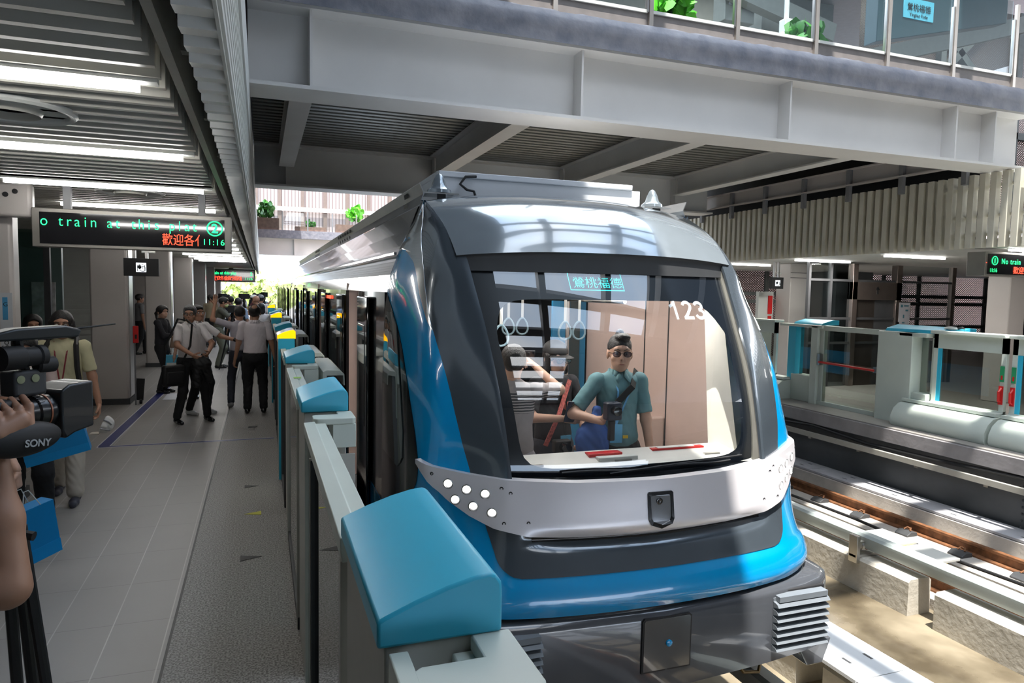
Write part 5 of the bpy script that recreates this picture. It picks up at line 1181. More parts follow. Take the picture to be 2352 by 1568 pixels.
def mesh_of(name, parts, m, parent, mats=None):
    vs_, fs, k = [], [], 0
    for V, F in parts: vs_.append(V); fs.append(F+k); k += len(V)
    me = bpy.data.meshes.new(name); V = np.concatenate(vs_); F = np.concatenate(fs)
    me.vertices.add(len(V)); me.vertices.foreach_set('co', V.astype(np.float32).ravel()); me.loops.add(F.size); me.polygons.add(len(F))
    me.loops.foreach_set('vertex_index', F.astype(np.int32).ravel()); me.polygons.foreach_set('loop_start', np.arange(0, F.size, 4, dtype=np.int32)); me.polygons.foreach_set('loop_total', np.full(len(F), 4, dtype=np.int32))
    me.update(calc_edges=True); me.validate(); me.shade_smooth(); me.materials.append(m)
    o = bpy.data.objects.new(name, me); COL.objects.link(o)
    if parent: o.parent = parent
    return o
def ik(a, b, l1, l2, hint):
    a = Vector(a); b = Vector(b); d = b-a; L = d.length; mx = (l1+l2)*.999
    if L > mx: b = a+d*(mx/L); d = b-a; L = mx
    x = (l1*l1-l2*l2+L*L)/(2*L); hgt = math.sqrt(max(0, l1*l1-x*x)); d.normalize(); hv = Vector(hint); hv = (hv-d*hv.dot(d)).normalized()
    return a+d*x+hv*hgt, b
def hand_prims(w, d, nrm, side, curl=.4, s=1., spread=.12, thumb=None):
    """w: wrist; d: direction of the palm; nrm: palm normal (the way fingers curl); side: +1 thumb towards (d x nrm)"""
    w = Vector(w); d = Vector(d).normalized(); nrm = Vector(nrm); nrm = (nrm-d*nrm.dot(d)).normalized(); l = d.cross(nrm)*side; pr = []
    for q in (-.6, -.2, .2, .6): pr.append(('c', w+d*.012*s+l*q*.022*s, w+d*.082*s+l*q*.042*s, .017*s, .014*s))
    for i, (q, L) in enumerate(((.9, .070), (.32, .079), (-.26, .073), (-.82, .058))):
        b = w+d*.088*s+l*q*.031*s; dr = (d+l*spread*(q)).normalized(); ang = 0; p = b
        for j, (f, rr) in enumerate(((.46, .0092), (.31, .0084), (.23, .0076))):
            ang += curl*(.75, 1.1, .8)[j]*(1+.08*i); dd = dr*math.cos(ang)+nrm*math.sin(ang); p2 = p+dd*L*f*s
            pr.append(('c', p, p2, rr*s, (rr-.0008)*s)); p = p2
    b = w+d*.025*s+l*.026*s; td = Vector(thumb) if thumb else (d*.62+l*.66+nrm*.35*(.4+curl)).normalized(); p1 = b+td*.042*s; pr.append(('c', b, p1, .0145*s, .0115*s)); td2 = (td+d*.35+nrm*.5*curl).normalized(); pr.append(('c', p1, p1+td2*.032*s, .0108*s, .0088*s))
    return pr
def person(label, pos, yaw, H=1.68, skin=M_skin, top=None, bottom=M_matteblack, shoes=M_black, sleeve='short', hair='short', hairm=M_hair,
           lh=(.27, -.02, .80), rh=(-.27, -.02, .80), lf=(.10, 0), rf=(-.10, 0), lcurl=.5, rcurl=.5, ln=None, rn=None, ldir=None, rdir=None,
           head=(0, 0, 0), lean=(0, 0), res=.012, fine=False, build=1.0, glasses=None, mask=None, cap=None, skirt=False, eh=(.3, .6, -.6), group=None, wr=.0016, untuck=False, face=True, legz=0., pants_w=1.0, collar=False):
    """faces local -Y; +X is the figure's left. All lengths in a 1.70 m figure, scaled."""
    s = H/1.70; root = empty('person', pos, math.radians(yaw), label, 'person', group); root.scale = (s, s, s)
    V3 = Vector; pel = V3((0, 0, .93)); Rl = Matrix.Rotation(math.radians(lean[0]), 3, 'X') @ Matrix.Rotation(math.radians(lean[1]), 3, 'Y')
    def T(x, y, z): return pel+Rl @ (V3((x, y, z))-pel)
    bw = build; neck = T(0, .01, 1.445); hc = T(0, -.015, 1.575)
    sh = {1: T(.160*bw, .0, 1.385), -1: T(-.160*bw, .0, 1.385)}; hip = {1: V3((.088, 0, .90)), -1: V3((-.088, 0, .90))}
    hand = {1: V3(lh), -1: V3(rh)}; elb, wri = {}, {}
    for q in (1, -1): elb[q], wri[q] = ik(sh[q], hand[q], .285, .25, (q*eh[0], eh[1], eh[2]))
    foot = {1: V3((lf[0], lf[1], .085)), -1: V3((rf[0], rf[1], .085))}; knee, ank = {}, {}
    for q in (1, -1): knee[q], ank[q] = ik(hip[q], foot[q], .43, .42, (q*.05, -1, 0))
    # skin
    Rh = Matrix.Rotation(math.radians(head[0]), 3, 'Z') @ Matrix.Rotation(math.radians(head[1]), 3, 'X') @ Matrix.Rotation(math.radians(head[2]), 3, 'Y')
    hsz = 1.09
    def Hd(x, y, z): return hc+Rh @ (V3((x, y, z))*hsz)
    e = lambda c, r: ('e', Hd(*c), tuple(a_*hsz for a_ in r), [list(a) for a in Rh])
    hp = [e((0, .012, .035), (.076, .093, .088)), e((0, -.028, -.035), (.060, .066, .075)), e((0, -.052, -.080), (.030, .026, .022)), e((0, -.074, .040), (.052, .018, .022)),
          ('c', Hd(0, -.088, .018), Hd(0, -.106, -.016), .0075, .0125), e((0, -.083, -.052), (.025, .012, .008)), e((0, -.081, -.060), (.022, .012, .0075)),
          e((.043, -.056, -.018), (.022, .022, .022)), e((-.043, -.056, -.018), (.022, .022, .022)),
          e((.077, .008, .0), (.009, .018, .030)), e((-.077, .008, .0), (.009, .018, .030)),
          ('-', e((.031, -.096, .015), (.017, .014, .0105)), .012), ('-', e((-.031, -.096, .015), (.017, .014, .0105)), .012),
          ('c', Hd(0, .015, -.05), neck+V3((0, .0, -.03)), .050, .058)]
    parts = [nets(hp, .0048 if fine else .009, .012)]
    ap = []
    for q in (1, -1):
        ap += [('c', sh[q], elb[q], .048*bw, .039), ('c', elb[q], wri[q], .039, .026)]
        if not fine:
            dd = (wri[q]-elb[q]).normalized(); ap += [('c', wri[q], wri[q]+dd*.07, .026, .03), ('c', wri[q]+dd*.08, wri[q]+dd*.15, .022, .014)]
    ap += [('c', neck+V3((0, 0, .0)), T(0, .0, 1.30), .058, .10), ('c', T(-.13*bw, 0, 1.36), T(.13*bw, 0, 1.36), .05, .05)]
    if sleeve != 'x': parts.append(nets(ap, res, .02))
    if fine:
        for q in (1, -1):
            dd = V3(ldir if q > 0 else rdir) if (ldir if q > 0 else rdir) else (wri[q]-elb[q]); dd.normalize()
            nn = V3((ln if q > 0 else rn) or (-q, -.3, 0))
            parts.append(nets([('c', wri[q]-(wri[q]-elb[q]).normalized()*.05, wri[q]+dd*.02, .027, .022)]+hand_prims(wri[q]+dd*.01, dd, nn, 1 if q < 0 else -1, lcurl if q > 0 else rcurl, 1.0), .0036, .006))
    body = mesh_of('body', parts, skin, root)
    # upper garment
    tp = [('e', T(0, 0, 1.26), (.158*bw, .110, .20), None), ('e', T(0, .005, 1.08), (.148*bw, .108*bw, .18), None), ('e', T(0, 0, .97), (.158*bw, .112*bw, .12), None),
          ('c', T(-.12*bw, .005, 1.375), T(.12*bw, .005, 1.375), .062, .062), ('c', neck+V3((0, 0, -.02)), T(0, .0, 1.34), .062, .095)]
    cuts = []
    slv = []
    for q in (1, -1):
        if sleeve == 'short': slv.append(('c', sh[q], sh[q]+(elb[q]-sh[q])*.74, .057*bw, .057))
        elif sleeve == 'long': slv += [('c', sh[q], elb[q], .058*bw, .052), ('c', elb[q], elb[q]+(wri[q]-elb[q])*.9, .054, .040)]
    zlo = .86 if untuck else .955
    mt = [nets(tp+[('cut', T(0, 0, zlo), tuple(-(Rl @ V3((0, 0, 1)))))], res, .05, wrinkle=wr)]
    for q, sv in ((1, slv[:len(slv)//2]), (-1, slv[len(slv)//2:])):
        if not sv: continue
        endp = V3(sv[-1][2]); dr = (V3(sv[-1][2])-V3(sv[-1][1])).normalized()
        mt.append(nets([('c', T(q*.10, .0, 1.36), sh[q], .058, .057*bw)]+sv+[('cut', endp+dr*.02, tuple(dr))], res, .03, wrinkle=wr))
    if top: mesh_of('shirt', mt, top, root)
    if collar and top:
        mb = MB()
        for a0 in range(12):
            a = -PI/2+.35+a0*(2*PI-.7)/12; b_ = -PI/2+.35+(a0+1)*(2*PI-.7)/12
            c0 = T(0, .008, 1.425); r0, r1 = .066, .088
            mb.add([c0+V3((r0*math.cos(a), r0*math.sin(a)*1.0, .045)), c0+V3((r0*math.cos(b_), r0*math.sin(b_), .045)), c0+V3((r1*math.cos(b_), r1*math.sin(b_), -.005)), c0+V3((r1*math.cos(a), r1*math.sin(a), -.005))], [(0, 1, 2, 3)])
        for q in (1, -1):
            c0 = T(0, .008, 1.425); a = -PI/2+q*.35
            mb.add([c0+V3((.066*math.cos(a), .066*math.sin(a), .045)), c0+V3((.088*math.cos(a+q*.3), .088*math.sin(a+q*.3), -.005)), c0+V3((q*.045, -.115, -.045)), c0+V3((q*.008, -.098, .0))], [(0, 1, 2, 3)])
        cm = mb.build('collar', top, root, smooth=60); so = cm.modifiers.new('s', 'SOLIDIFY'); so.thickness = .004
    # trousers
    bp = [('e', V3((0, .0, .94)), (.150*bw, .108*bw, .10), None), ('e', V3((0, .005, .86)), (.155*bw, .112, .09), None)]
    w = pants_w
    for q in (1, -1): bp += [('c', hip[q], knee[q], .092*w, .066*w), ('c', knee[q], ank[q]+V3((0, 0, .02)), .066*w, .056*w)]
    if skirt: bp += [('c', V3((0, 0, .9)), V3((0, 0, .55)), .14, .16)]
    mesh_of('trousers', [nets(bp+[('cut', V3((0, 0, 1.0)), (0, 0, 1))], res, .03, wrinkle=wr*1.4)], bottom, root)
    # shoes
    for q in (1, -1):
        f = ank[q]; toe = V3((q*.02, -1, 0)).normalized()
        sp = [('c', f+V3((0, .04, -.045)), f+toe*.10+V3((0, 0, -.055)), .037, .036), ('c', f+toe*.10+V3((0, 0, -.055)), f+toe*.17+V3((0, 0, -.058)), .038, .030), ('c', f+V3((0, .02, -.03)), f+V3((0, .01, .01)), .04, .036), ('cut', f+V3((0, 0, -.083)), (0, 0, -1))]
        mesh_of('shoe', [nets(sp, max(res*.8, .007), .02)], shoes, root)
    # hair
    if hair:
        front = {'short': -.062, 'bald': .03, 'long': -.05, 'bun': -.05, 'pony': -.055, 'side': -.05}.get(hair, -.055)
        hp2 = [e((0, .016, .040), (.083, .100, .092))]
        if hair in ('short', 'side', 'bun'): hp2 += [e((0, -.035, .085), (.06, .055, .035))]
        if hair in ('long', 'pony'): hp2 += [e((0, -.01, .05), (.088, .098, .088))]
        if hair == 'long': hp2 += [('c', Hd(0, .05, .0), Hd(0, .055, -.13), .075, .06), ('c', Hd(.072, .0, .03), Hd(.078, .0, -.10), .022, .02), ('c', Hd(-.072, .0, .03), Hd(-.078, .0, -.10), .022, .02)]
        if hair == 'bob': hp2 += [('c', Hd(0, .03, .0), Hd(0, .04, -.07), .088, .082), ('c', Hd(.07, -.01, .03), Hd(.075, -.02, -.08), .028, .03), ('c', Hd(-.07, -.01, .03), Hd(-.075, -.02, -.08), .028, .03)]
        if hair == 'pony': hp2 += [('c', Hd(0, .10, .03), Hd(0, .14, -.02), .03, .03), ('c', Hd(0, .14, -.02), Hd(0, .13, -.12), .03, .015)]
        if hair == 'bun': hp2 = [e((0, .016, .048), (.079, .096, .090)), e((0, .02, .142), (.026, .028, .026)), e((.01, -.04, .115), (.050, .045, .028))]
        sub = [('-', e((0, -.118, -.030), (.077, .086, .112)), .008)]
        if hair in ('short', 'side', 'bun', 'bald'): sub.append(('cut', Hd(0, 0, .02 if hair == 'bun' else -.045), tuple(Rh @ V3((0, -.45, -1)).normalized())))
        if hair == 'bald': sub.append(('-', e((0, .06, .118), (.045, .062, .045)), .008))
        mesh_of('hair', [nets(hp2+sub, .006 if fine else .010, .012, wrinkle=.0012)], hairm, root)
    if cap:
        cpp = [e((0, .012, .055), (.088, .104, .085)), ('cut', Hd(0, 0, .045), tuple(Rh @ V3((0, 0, -1))))]
        co_ = mesh_of('cap', [nets(cpp, .006 if fine else .01, .01)], cap, root)
        mb = MB()
        def vis(u, v): a = (u-.5)*2.2; r = .095+.065*v*math.cos(a*.8); return Hd(r*math.sin(a)*.80, -r*math.cos(a), .048-.012*v-.02*(1-math.cos(a)))
        mb.grid(vis, 12, 3); vo = mb.build('visor', cap, co_, smooth=60); so = vo.modifiers.new('s', 'SOLIDIFY'); so.thickness = .005
    if face and fine:
        for q in (1, -1):
            ey = MB().ball(Hd(q*.031, -.080, .014), .0125, 8).build('eye', mat('eye_white', (.6, .58, .55), .3), root)
            MB().ball(Hd(q*.031, -.0885, .0135), (.0052, .0052, .0052), 6).build('iris', M_black, ey)
            MB().tube([Hd(q*.012, -.100, .036), Hd(q*.030, -.101, .042), Hd(q*.050, -.088, .037)], [.0028, .0035, .002], 6).build('eyebrow', hairm, root)
        MB().tube([Hd(-.024, -.089, -.056), Hd(-.010, -.0965, -.053), Hd(0, -.0965, -.055), Hd(.010, -.0965, -.053), Hd(.024, -.089, -.056)], [.001, .0035, .004, .0035, .001], 6).build('lips', mat('lip_rose', (.32, .12, .09), .4), root)
    if glasses:
        g = MB()
        for q in (1, -1):
            pts = [Hd(q*.034+.026*math.cos(a)*(1), -.108, .012+.018*math.sin(a)) for a in [2*PI*i/16 for i in range(17)]]
            g.tube(pts, .0018, 6, cap=False); g.tube([Hd(q*.060, -.108, .018), Hd(q*.078, -.05, .018), Hd(q*.080, .01, .012)], .0018, 6)
        g.tube([Hd(-.009, -.110, .016), Hd(.009, -.110, .016)], .0018, 6); go_ = g.build('glasses', M_black, root)
        for q in (1, -1):
            MB().add([Hd(q*.034+.025*math.cos(a), -.1085, .012+.017*math.sin(a)) for a in [2*PI*i/16 for i in range(16)]], [tuple(range(16))]).build('lens', glass('lens_tint_'+glasses, (.25, .25, .32) if glasses == 'dark' else (.75, .75, .78), 1), go_, smooth=0)
    if mask: mesh_of('face_mask', [nets([e((0, -.055, -.045), (.064, .062, .050)), ('cut', Hd(0, -.02, 0), tuple(Rh @ V3((0, 1, 0))))], .008, .01)], mask, root)
    return root, dict(T=T, Hd=Hd, wri=wri, elb=elb, sh=sh, neck=neck, s=s)
def world(root, p): return Matrix.Translation(root.location) @ root.rotation_euler.to_matrix().to_4x4() @ (Vector(p)*root.scale[0])
M_shirtw = mat('white_shirt', (.80, .76, .76), .7, var=.05, scale=4)
M_pinkw = mat('pinkish_white_shirt', (.74, .67, .70), .7, var=.05, scale=4)
M_trb = mat('black_trousers', (.012, .012, .014), .8, var=.2)
M_lime = mat('yellow_green_tee', (.56, .53, .34), .8, var=.05)
M_cream = mat('cream_trousers', (.52, .47, .40), .8, var=.05)
M_teal = mat('teal_shirt', (.12, .25, .28), .7, var=.06, scale=5, bump=.1, bscale=30)
M_tee = mat('black_tee', (.015, .015, .02), .8, var=.2)
M_olive = mat('olive_vest', (.10, .10, .075), .8, var=.2)
M_bluet = mat('light_blue_top', (.30, .40, .55), .8, var=.05)
M_maroon = mat('maroon_top', (.10, .02, .025), .8, var=.1)
M_bagb = mat('bag_blue', (.0, .17, .42), .45, var=.03)
# --- near left: woman in yellow-green tee
def lanyard(root, J, col, z=1.05, y=-.15, dx=.0, badge=True, bm=None, off=(.0, 0, 0)):
    T = J['T']; b = T(dx, y, z)
    s_ = MB(); 
    for q in (1, -1): s_.bar(T(q*.055, -.05, 1.44), T(q*.045, -.115, 1.33), .012, .002, (0, 1, 0)); s_.bar(T(q*.045, -.118, 1.33), b, .012, .002, (0, 1, 0))
    o = s_.build('lanyard', col, root, smooth=0)
    if badge: MB().box(b.x-.045, b.x+.045, b.y-.004, b.y+.002, b.z-.13, b.z).build('badge', bm or mat('badge_blue', (.10, .35, .60), .4), o, smooth=0)
    return o
w1, J = person('woman in a yellow-green tee and cream trousers walking towards the camera, black backpack straps', (-1.72, 7.42, 0), 4, 1.73, top=M_lime, bottom=M_cream, shoes=mat('sneaker_dark', (.05, .05, .07), .5), hair='bob',
    lh=(.30, -.02, .74), rh=(-.26, -.10, .80), lf=(.10, -.22), rf=(-.09, .22), fine=True, glasses='clear', res=.010, untuck=True, pants_w=1.25, ldir=(0, -.1, -1), ln=(-1, -.2, 0), head=(5, 3, 0))
lanyard(w1, J, mat('red_lanyard', (.22, .02, .03), .6), z=1.02)
mb = MB()
for q in (1, -1): mb.tube([J['T'](q*.10, .06, 1.46), J['T'](q*.115, -.09, 1.40), J['T'](q*.125, -.135, 1.22), J['T'](q*.14, -.10, 1.02)], .022, 8)
mb.build('backpack_strap', M_matteblack, w1)
p = world(w1, J['wri'][1]); hat = empty('baseball_cap', tuple(p+Vector((.03, -.02, -.20))), label='white cap with grey stripes held in the hand of the woman in yellow-green', cat='cap')
mesh_of('crown', [nets([('e', (0, 0, 0), (.10, .07, .085), None), ('cut', (0, 0, 0), (-.9, 0, .4))], .006, .01, wrinkle=.002)], mat('cap_white', (.60, .58, .55), .8), hat)
MB().tube([(.02, -.065, .05), (.06, -.062, .03), (.085, -.05, -.0)], .006, 6).build('stripe', M_grey, hat); MB().tube([(-.01, -.07, -.03), (.04, -.066, -.045), (.07, -.05, -.055)], .006, 6).build('stripe', M_grey, hat)
MB().box(-.10, -.02, -.05, .05, -.09, -.08).build('visor', M_cream, hat, bevel=.003)
# --- woman with the shopping bags, mostly behind the video camera
w2, J = person('woman in black trousers and pale pink top behind the video camera, carrying blue paper bags', (-1.78, 6.55, 0), 12, 1.58, top=mat('pale_pink_top', (.50, .40, .38), .8), bottom=M_trb, shoes=mat('pink_sneaker', (.55, .46, .50), .6), hair='pony',
    lh=(.25, -.20, .86), rh=(-.16, -.30, .80), lf=(.12, -.12), rf=(-.12, .20), fine=True, res=.011, untuck=True, pants_w=1.2, head=(0, 18, 0))
M_card = mat('bag_paper_blue', (.0, .22, .52), .5, var=.03)
def paper_bag(loc, rz, w, h, d, lab, tilt=0, logo=True):
    t = empty('paper_bag', loc, math.radians(rz), lab, 'bag', 'blue paper bags'); t.rotation_euler = (0, math.radians(tilt), math.radians(rz))
    MB().prism([(-w/2, 0), (w/2, 0), (w/2, h), (-w/2, h)], 'y', -d/2, d/2).build('body', M_card, t, bevel=.002)
    MB().box(-w/2-.001, w/2+.001, -d/2-.002, -d/2, 0, h*.24).build('bottom_fold', mat('bag_fold_blue', (.0, .25, .58), .5), t, smooth=0)
    for q in (1, -1): MB().tube([(-w*.2, q*d/2, h), (-w*.05, q*d*.3, h+.10), (w*.05, q*d*.3, h+.10), (w*.2, q*d/2, h)], .003, 6).build('handle', mat('string_white', (.6, .62, .6), .7), t)
    if logo:
        l = MB().box(-.10, -.075, -d/2-.003, -d/2-.002, h*.60, h*.60+.022).build('logo_mark', M_white, t, smooth=0)
        text('logo_text', 'New Taipei Metro', .024, (-.068, -d/2-.003, h*.60+.003), (PI/2, 0, 0), M_white, t, ext=.0005)
    return t
paper_bag((-1.44, 6.05, .68), 8, .42, .25, .12, 'blue paper bag with a small white logo, under the video camera lens', tilt=-14)
paper_bag((-1.235, 4.60, .41), 50, .26, .32, .10, 'lower blue paper bag with white string handles beside the tripod', tilt=-8, logo=False)
person('person cut off by the left edge whose hand holds the lower blue paper bag', (-1.72, 4.66, 0), 0, 1.62, skin=M_skinl, top=M_tee, bottom=M_trb, hair='long', fine=True, res=.014, lh=(.43, -.06, .98), ldir=(.1, -.1, -1), ln=(-1, 0, 0), lcurl=1.1)
# person behind, mostly hidden
person('dark haired person mostly hidden behind the video camera at the left', (-2.42, 9.2, 0), 20, 1.62, top=M_tee, hair='long', res=.016)
# --- two men in white shirts with the black bag
m1, J = person('grey-haired man with glasses in a white shirt, black shoulder bag at his side', (-.98, 11.05, 0), 28, 1.70, top=M_shirtw, bottom=M_trb, hair='short', hairm=M_hairg, glasses='clear', fine=True, res=.011,
    rh=(-.10, -.32, 1.02), lh=(.14, -.30, 1.04), rf=(-.18, .02), lf=(.24, -.02), head=(-32, 6, 0), lean=(2, 0), rn=(1, 0, 0), ln=(-1, 0, 0), eh=(.9, .1, -.6), collar=True, rcurl=1.0, lcurl=1.0)
bag = empty('shoulder_bag', (-1.17, 10.80, .74), math.radians(30), 'black shoulder bag hanging at the hip of the grey-haired man', 'bag')
MB().box(-.15, .15, -.06, .06, -.17, .13).build('body', M_matteblack, bag, bevel=.03); MB().box(-.12, .12, -.085, -.055, -.13, .04).build('front_pocket', M_matteblack, bag, bevel=.015)
MB().tube([(-.12, 0, .14), (-.11, -.02, .40), (.05, -.06, .78), (.16, -.02, .76)], .014, 6).build('strap', M_matteblack, bag); MB().tube([(.12, 0, .14), (.20, -.10, .40), (.22, -.12, .70), (.17, -.05, .77)], .014, 6).build('strap', M_matteblack, bag)
jk = empty('folded_jacket', (-.80, 10.72, .80), 0, 'black jacket draped over the arm of the grey-haired man', 'jacket')
mesh_of('cloth', [nets([('e', (0, 0, .10), (.13, .07, .10), None), ('c', (-.05, 0, .08), (-.06, .0, -.20), .07, .06), ('c', (.06, .0, .08), (.09, .02, -.14), .06, .05)], .012, .04, wrinkle=.006)], M_matteblack, jk)
m2, J = person('man in a white polo and wristwatch reaching out from behind the grey-haired man', (-.93, 11.75, 0), 45, 1.68, top=M_shirtw, bottom=M_trb, shoes=mat('white_sneaker', (.6, .6, .6), .5), hair='short', fine=True, res=.012,
    lh=(.42, -.38, 1.16), rh=(-.28, -.05, .82), rf=(-.12, .05), lf=(.13, -.05), head=(-10, 0, 0), lcurl=.15, ldir=(.6, -.6, .5), ln=(.3, -.8, -.4), collar=True)
wp = J['wri'][1]; d_ = (J['wri'][1]-J['elb'][1]).normalized(); MB().lathe([(.031, -.015), (.033, 0), (.031, .015)], wp-d_*.02, d_, 16).build('wristwatch', M_black, m2)
# --- man with back to camera near the gates
m3, J = person('balding man seen from behind in a pinkish white shirt and black trousers', (-.09, 11.62, 0), 180, 1.70, top=M_pinkw, bottom=M_trb, hair='bald', fine=True, res=.011, build=1.12,
    lh=(.30, -.05, .84), rh=(-.30, -.05, .84), lf=(.12, .0), rf=(-.12, .0), head=(-6, -8, 0), collar=True, pants_w=1.1, wr=.0022)
m4, J = person('man in a grey polo raising his right hand, half hidden behind the balding man', (-.33, 12.35, 0), 190, 1.66, top=mat('grey_polo', (.38, .36, .40), .8), bottom=mat('navy_trousers', (.03, .035, .05), .8), shoes=M_grey, hair='short', fine=True, res=.012,
    lh=(.38, -.10, 1.72), rh=(-.3, -.05, .82), lf=(.16, .05), rf=(-.12, 0), head=(0, 0, 0), lcurl=.1, ldir=(-.1, 0, 1), ln=(0, 1, 0), eh=(1, 0, -.5))
# --- farther figures
person('ponytailed woman in a black suit left of the grey-haired man', (-1.72, 14.2, 0), 70, 1.60, skin=M_skinl, top=M_tee, bottom=M_trb, hair='pony', sleeve='long', rh=(-.05, -.35, 1.15), lh=(.02, -.36, 1.15), res=.013, head=(-20, 0, 0))
t = empty('handbag', (-1.45, 14.0, .95), 0, 'small beige handbag at the elbow of the ponytailed woman', 'bag'); MB().prism([(-.12, -.10), (.12, -.10), (.08, .12), (-.08, .12)], 'y', -.05, .05).build('body', mat('beige_leather', (.25, .17, .12), .5), t, bevel=.02); MB().tube([(-.07, 0, .11), (0, 0, .22), (.07, 0, .11)], .008, 6).build('handle', mat('beige_leather', (.25, .17, .12)), t)
t = empty('gift_bag', (-1.52, 14.02, .60), 0, 'light blue and white carrier bag hanging beside the beige handbag', 'bag'); MB().box(-.12, .12, -.05, .05, -.16, .12).build('body', mat('aqua_bag', (.08, .42, .62), .4), t, bevel=.01); MB().box(-.10, .10, -.054, -.05, -.12, -.02).build('print', M_white, t, smooth=0); MB().tube([(-.06, 0, .12), (0, 0, .24), (.06, 0, .12)], .005, 6).build('handle', M_white, t)
person('woman with glasses peeking out behind the grey-haired man', (-1.18, 13.4, 0), 10, 1.58, skin=M_skinl, top=M_tee, hair='bob', glasses='clear', res=.013)
person('cameraman in an olive vest and pale green mask, leaning to the right', (-.98, 18.3, 0), 85, 1.72, top=M_olive, bottom=mat('olive_trousers', (.14, .15, .11), .8), hair='short', lean=(10, 0), lh=(.14, -.62, .95), rh=(-.05, -.62, .95), mask=mat('green_mask', (.45, .50, .22), .7), res=.014, head=(10, 15, 0), pants_w=1.2)
person('man in a khaki shirt and dark cap seen from behind, left of the masked cameraman', (-1.52, 24.3, 0), 170, 1.68, top=mat('khaki_shirt', (.30, .25, .17), .8), hair='short', cap=M_matteblack, res=.018)
person('man with side parting in a dark jacket behind the masked cameraman', (-.83, 22.0, 0), 200, 1.68, top=M_tee, sleeve='long', hair='short', res=.018)
person('man in a light blue shirt with a camera strapped to his back', (-.55, 19.3, 0), 175, 1.68, top=M_bluet, bottom=mat('navy_trousers', (.03, .035, .05)), hair='short', res=.014)
t = empty('video_camera', (-.50, 19.14, 1.16), 0, 'black camera on the back of the man in the light blue shirt', 'camera'); MB().box(-.15, .12, -.05, .05, -.07, .07).build('body', M_black, t, bevel=.01); MB().lathe([(.045, 0), (.045, .08), (.03, .085)], (.0, -.05, 0), (0, -1, 0), 14).build('lens', M_black, t)
person('man in a maroon shirt with a white headband working a camera', (-.22, 24.0, 0), 110, 1.70, top=M_maroon, hair='short', cap=M_white, rh=(-.1, -.45, 1.45), lh=(.15, -.45, 1.4), res=.018)
person('man in a white tee and dark cap seen from behind', (.0, 22.6, 0), 170, 1.72, top=M_shirtw, hair='short', cap=M_grey, res=.018)
person('woman with dark short hair in a white blouse standing by the gates', (.0, 17.1, 0), 195, 1.60, top=M_shirtw, hair='bob', res=.014, pants_w=1.1)
person('bald man in a black top beside the far gates', (-.12, 20.9, 0), 230, 1.72, top=M_tee, hair=None, res=.016, head=(-10, 0, 0))
person('man in a dark cap leaning over the far gates', (.0, 25.2, 0), 240, 1.72, top=M_tee, hair='short', cap=M_matteblack, res=.018, lean=(8, 0))
person('man in a grey shirt walking between the second and third pillar', (-3.25, 22.2, 0), 120, 1.70, top=mat('grey_shirt', (.20, .20, .21), .8), hair='short', res=.016, lf=(.1, -.18), rf=(-.1, .18))
person('person in white seen against the light at the platform end', (-.75, 30.5, 0), 160, 1.66, top=M_shirtw, hair='short', res=.02)
person('person in black seen against the light at the platform end', (-.25, 31.5, 0), 10, 1.70, top=M_tee, hair='short', res=.02)
person('person in a grey cap seen against the light near the train', (.05, 29.0, 0), 10, 1.66, top=M_bluet, hair='short', cap=M_grey, res=.02)
# news cameras on tripods
def tripod_cam(x, y, zc, lab, rz=0, leg=.35, m=M_matteblack):
    t = empty('camera_tripod', (x, y, 0), math.radians(rz), lab, 'tripod')
    for a in (90, 210, 330):
        a = math.radians(a); MB().tube([(0, 0, zc-.12), (leg*.5*math.cos(a), leg*.5*math.sin(a), zc*.48), (leg*math.cos(a), leg*math.sin(a), .01)], [.022, .018, .014], 8).build('leg', m, t)
    MB().lathe([(.05, zc-.16), (.05, zc-.08), (.03, zc-.05)], n=12).build('head', m, t); MB().tube([(0, .02, zc-.08), (.1, .35, zc-.20)], .010, 6).build('pan_handle', m, t)
    c = empty('video_camera', (x, y, zc), math.radians(rz), lab.replace('tripod', 'video camera').replace('holding a black camera', 'on its tripod'), 'camera')
    MB().box(-.07, .07, -.16, .16, -.05, .12).build('body', M_matteblack, c, bevel=.01); MB().lathe([(.05, 0), (.055, .12), (.065, .14), (.065, .2)], (0, -.16, .03), (0, -1, 0), 16).build('lens', M_matteblack, c); MB().box(-.015, .015, -.12, .12, .16, .19).build('handle', M_matteblack, c)
    return t
tripod_cam(-.62, 17.5, 1.42, 'black tripod in front of the masked cameraman', 170, .42)
tripod_cam(-.52, 24.6, 1.62, 'black tripod in the crowd before the bright platform end', 120)
tripod_cam(.12, 27.2, 1.66, 'black tripod beside the far gates near the train', 200)
tripod_cam(-1.25, 26.2, 1.60, 'black tripod behind the man in the khaki shirt', 150)
# --- passengers behind the windscreen
p1_, J = person('man in a teal shirt with a topknot and tinted glasses standing behind the windscreen', (2.38, 4.36, 0), -6, 1.69, skin=M_skinl, top=M_teal, bottom=M_trb, hair='bun', glasses='dark', fine=True, res=.009,
    rh=(-.20, -.22, 1.14), lh=(.20, -.16, .86), head=(-14, 0, 0), rcurl=1.0, rdir=(.3, -.2, .7), rn=(.6, -.5, .2), lcurl=1.1, ldir=(-.4, -.5, -.5), ln=(-.4, .6, -.6), eh=(.9, .5, -.6), collar=True, untuck=True, wr=.0018)
lanyard(p1_, J, mat('blue_lanyard', (.12, .35, .62), .6), z=1.10, dx=-.06, bm=mat('badge_skyblue', (.12, .42, .68), .4), y=-.135)
T = J['T']; mb = MB(); mb.bar(T(.15, .03, 1.46), T(.06, -.12, 1.36), .045, .006, (0, 1, 0)); mb.bar(T(.06, -.12, 1.36), T(-.16, -.15, 1.16), .045, .006, (0, 1, 0)); mb.build('cross_strap', M_matteblack, p1_, smooth=0)
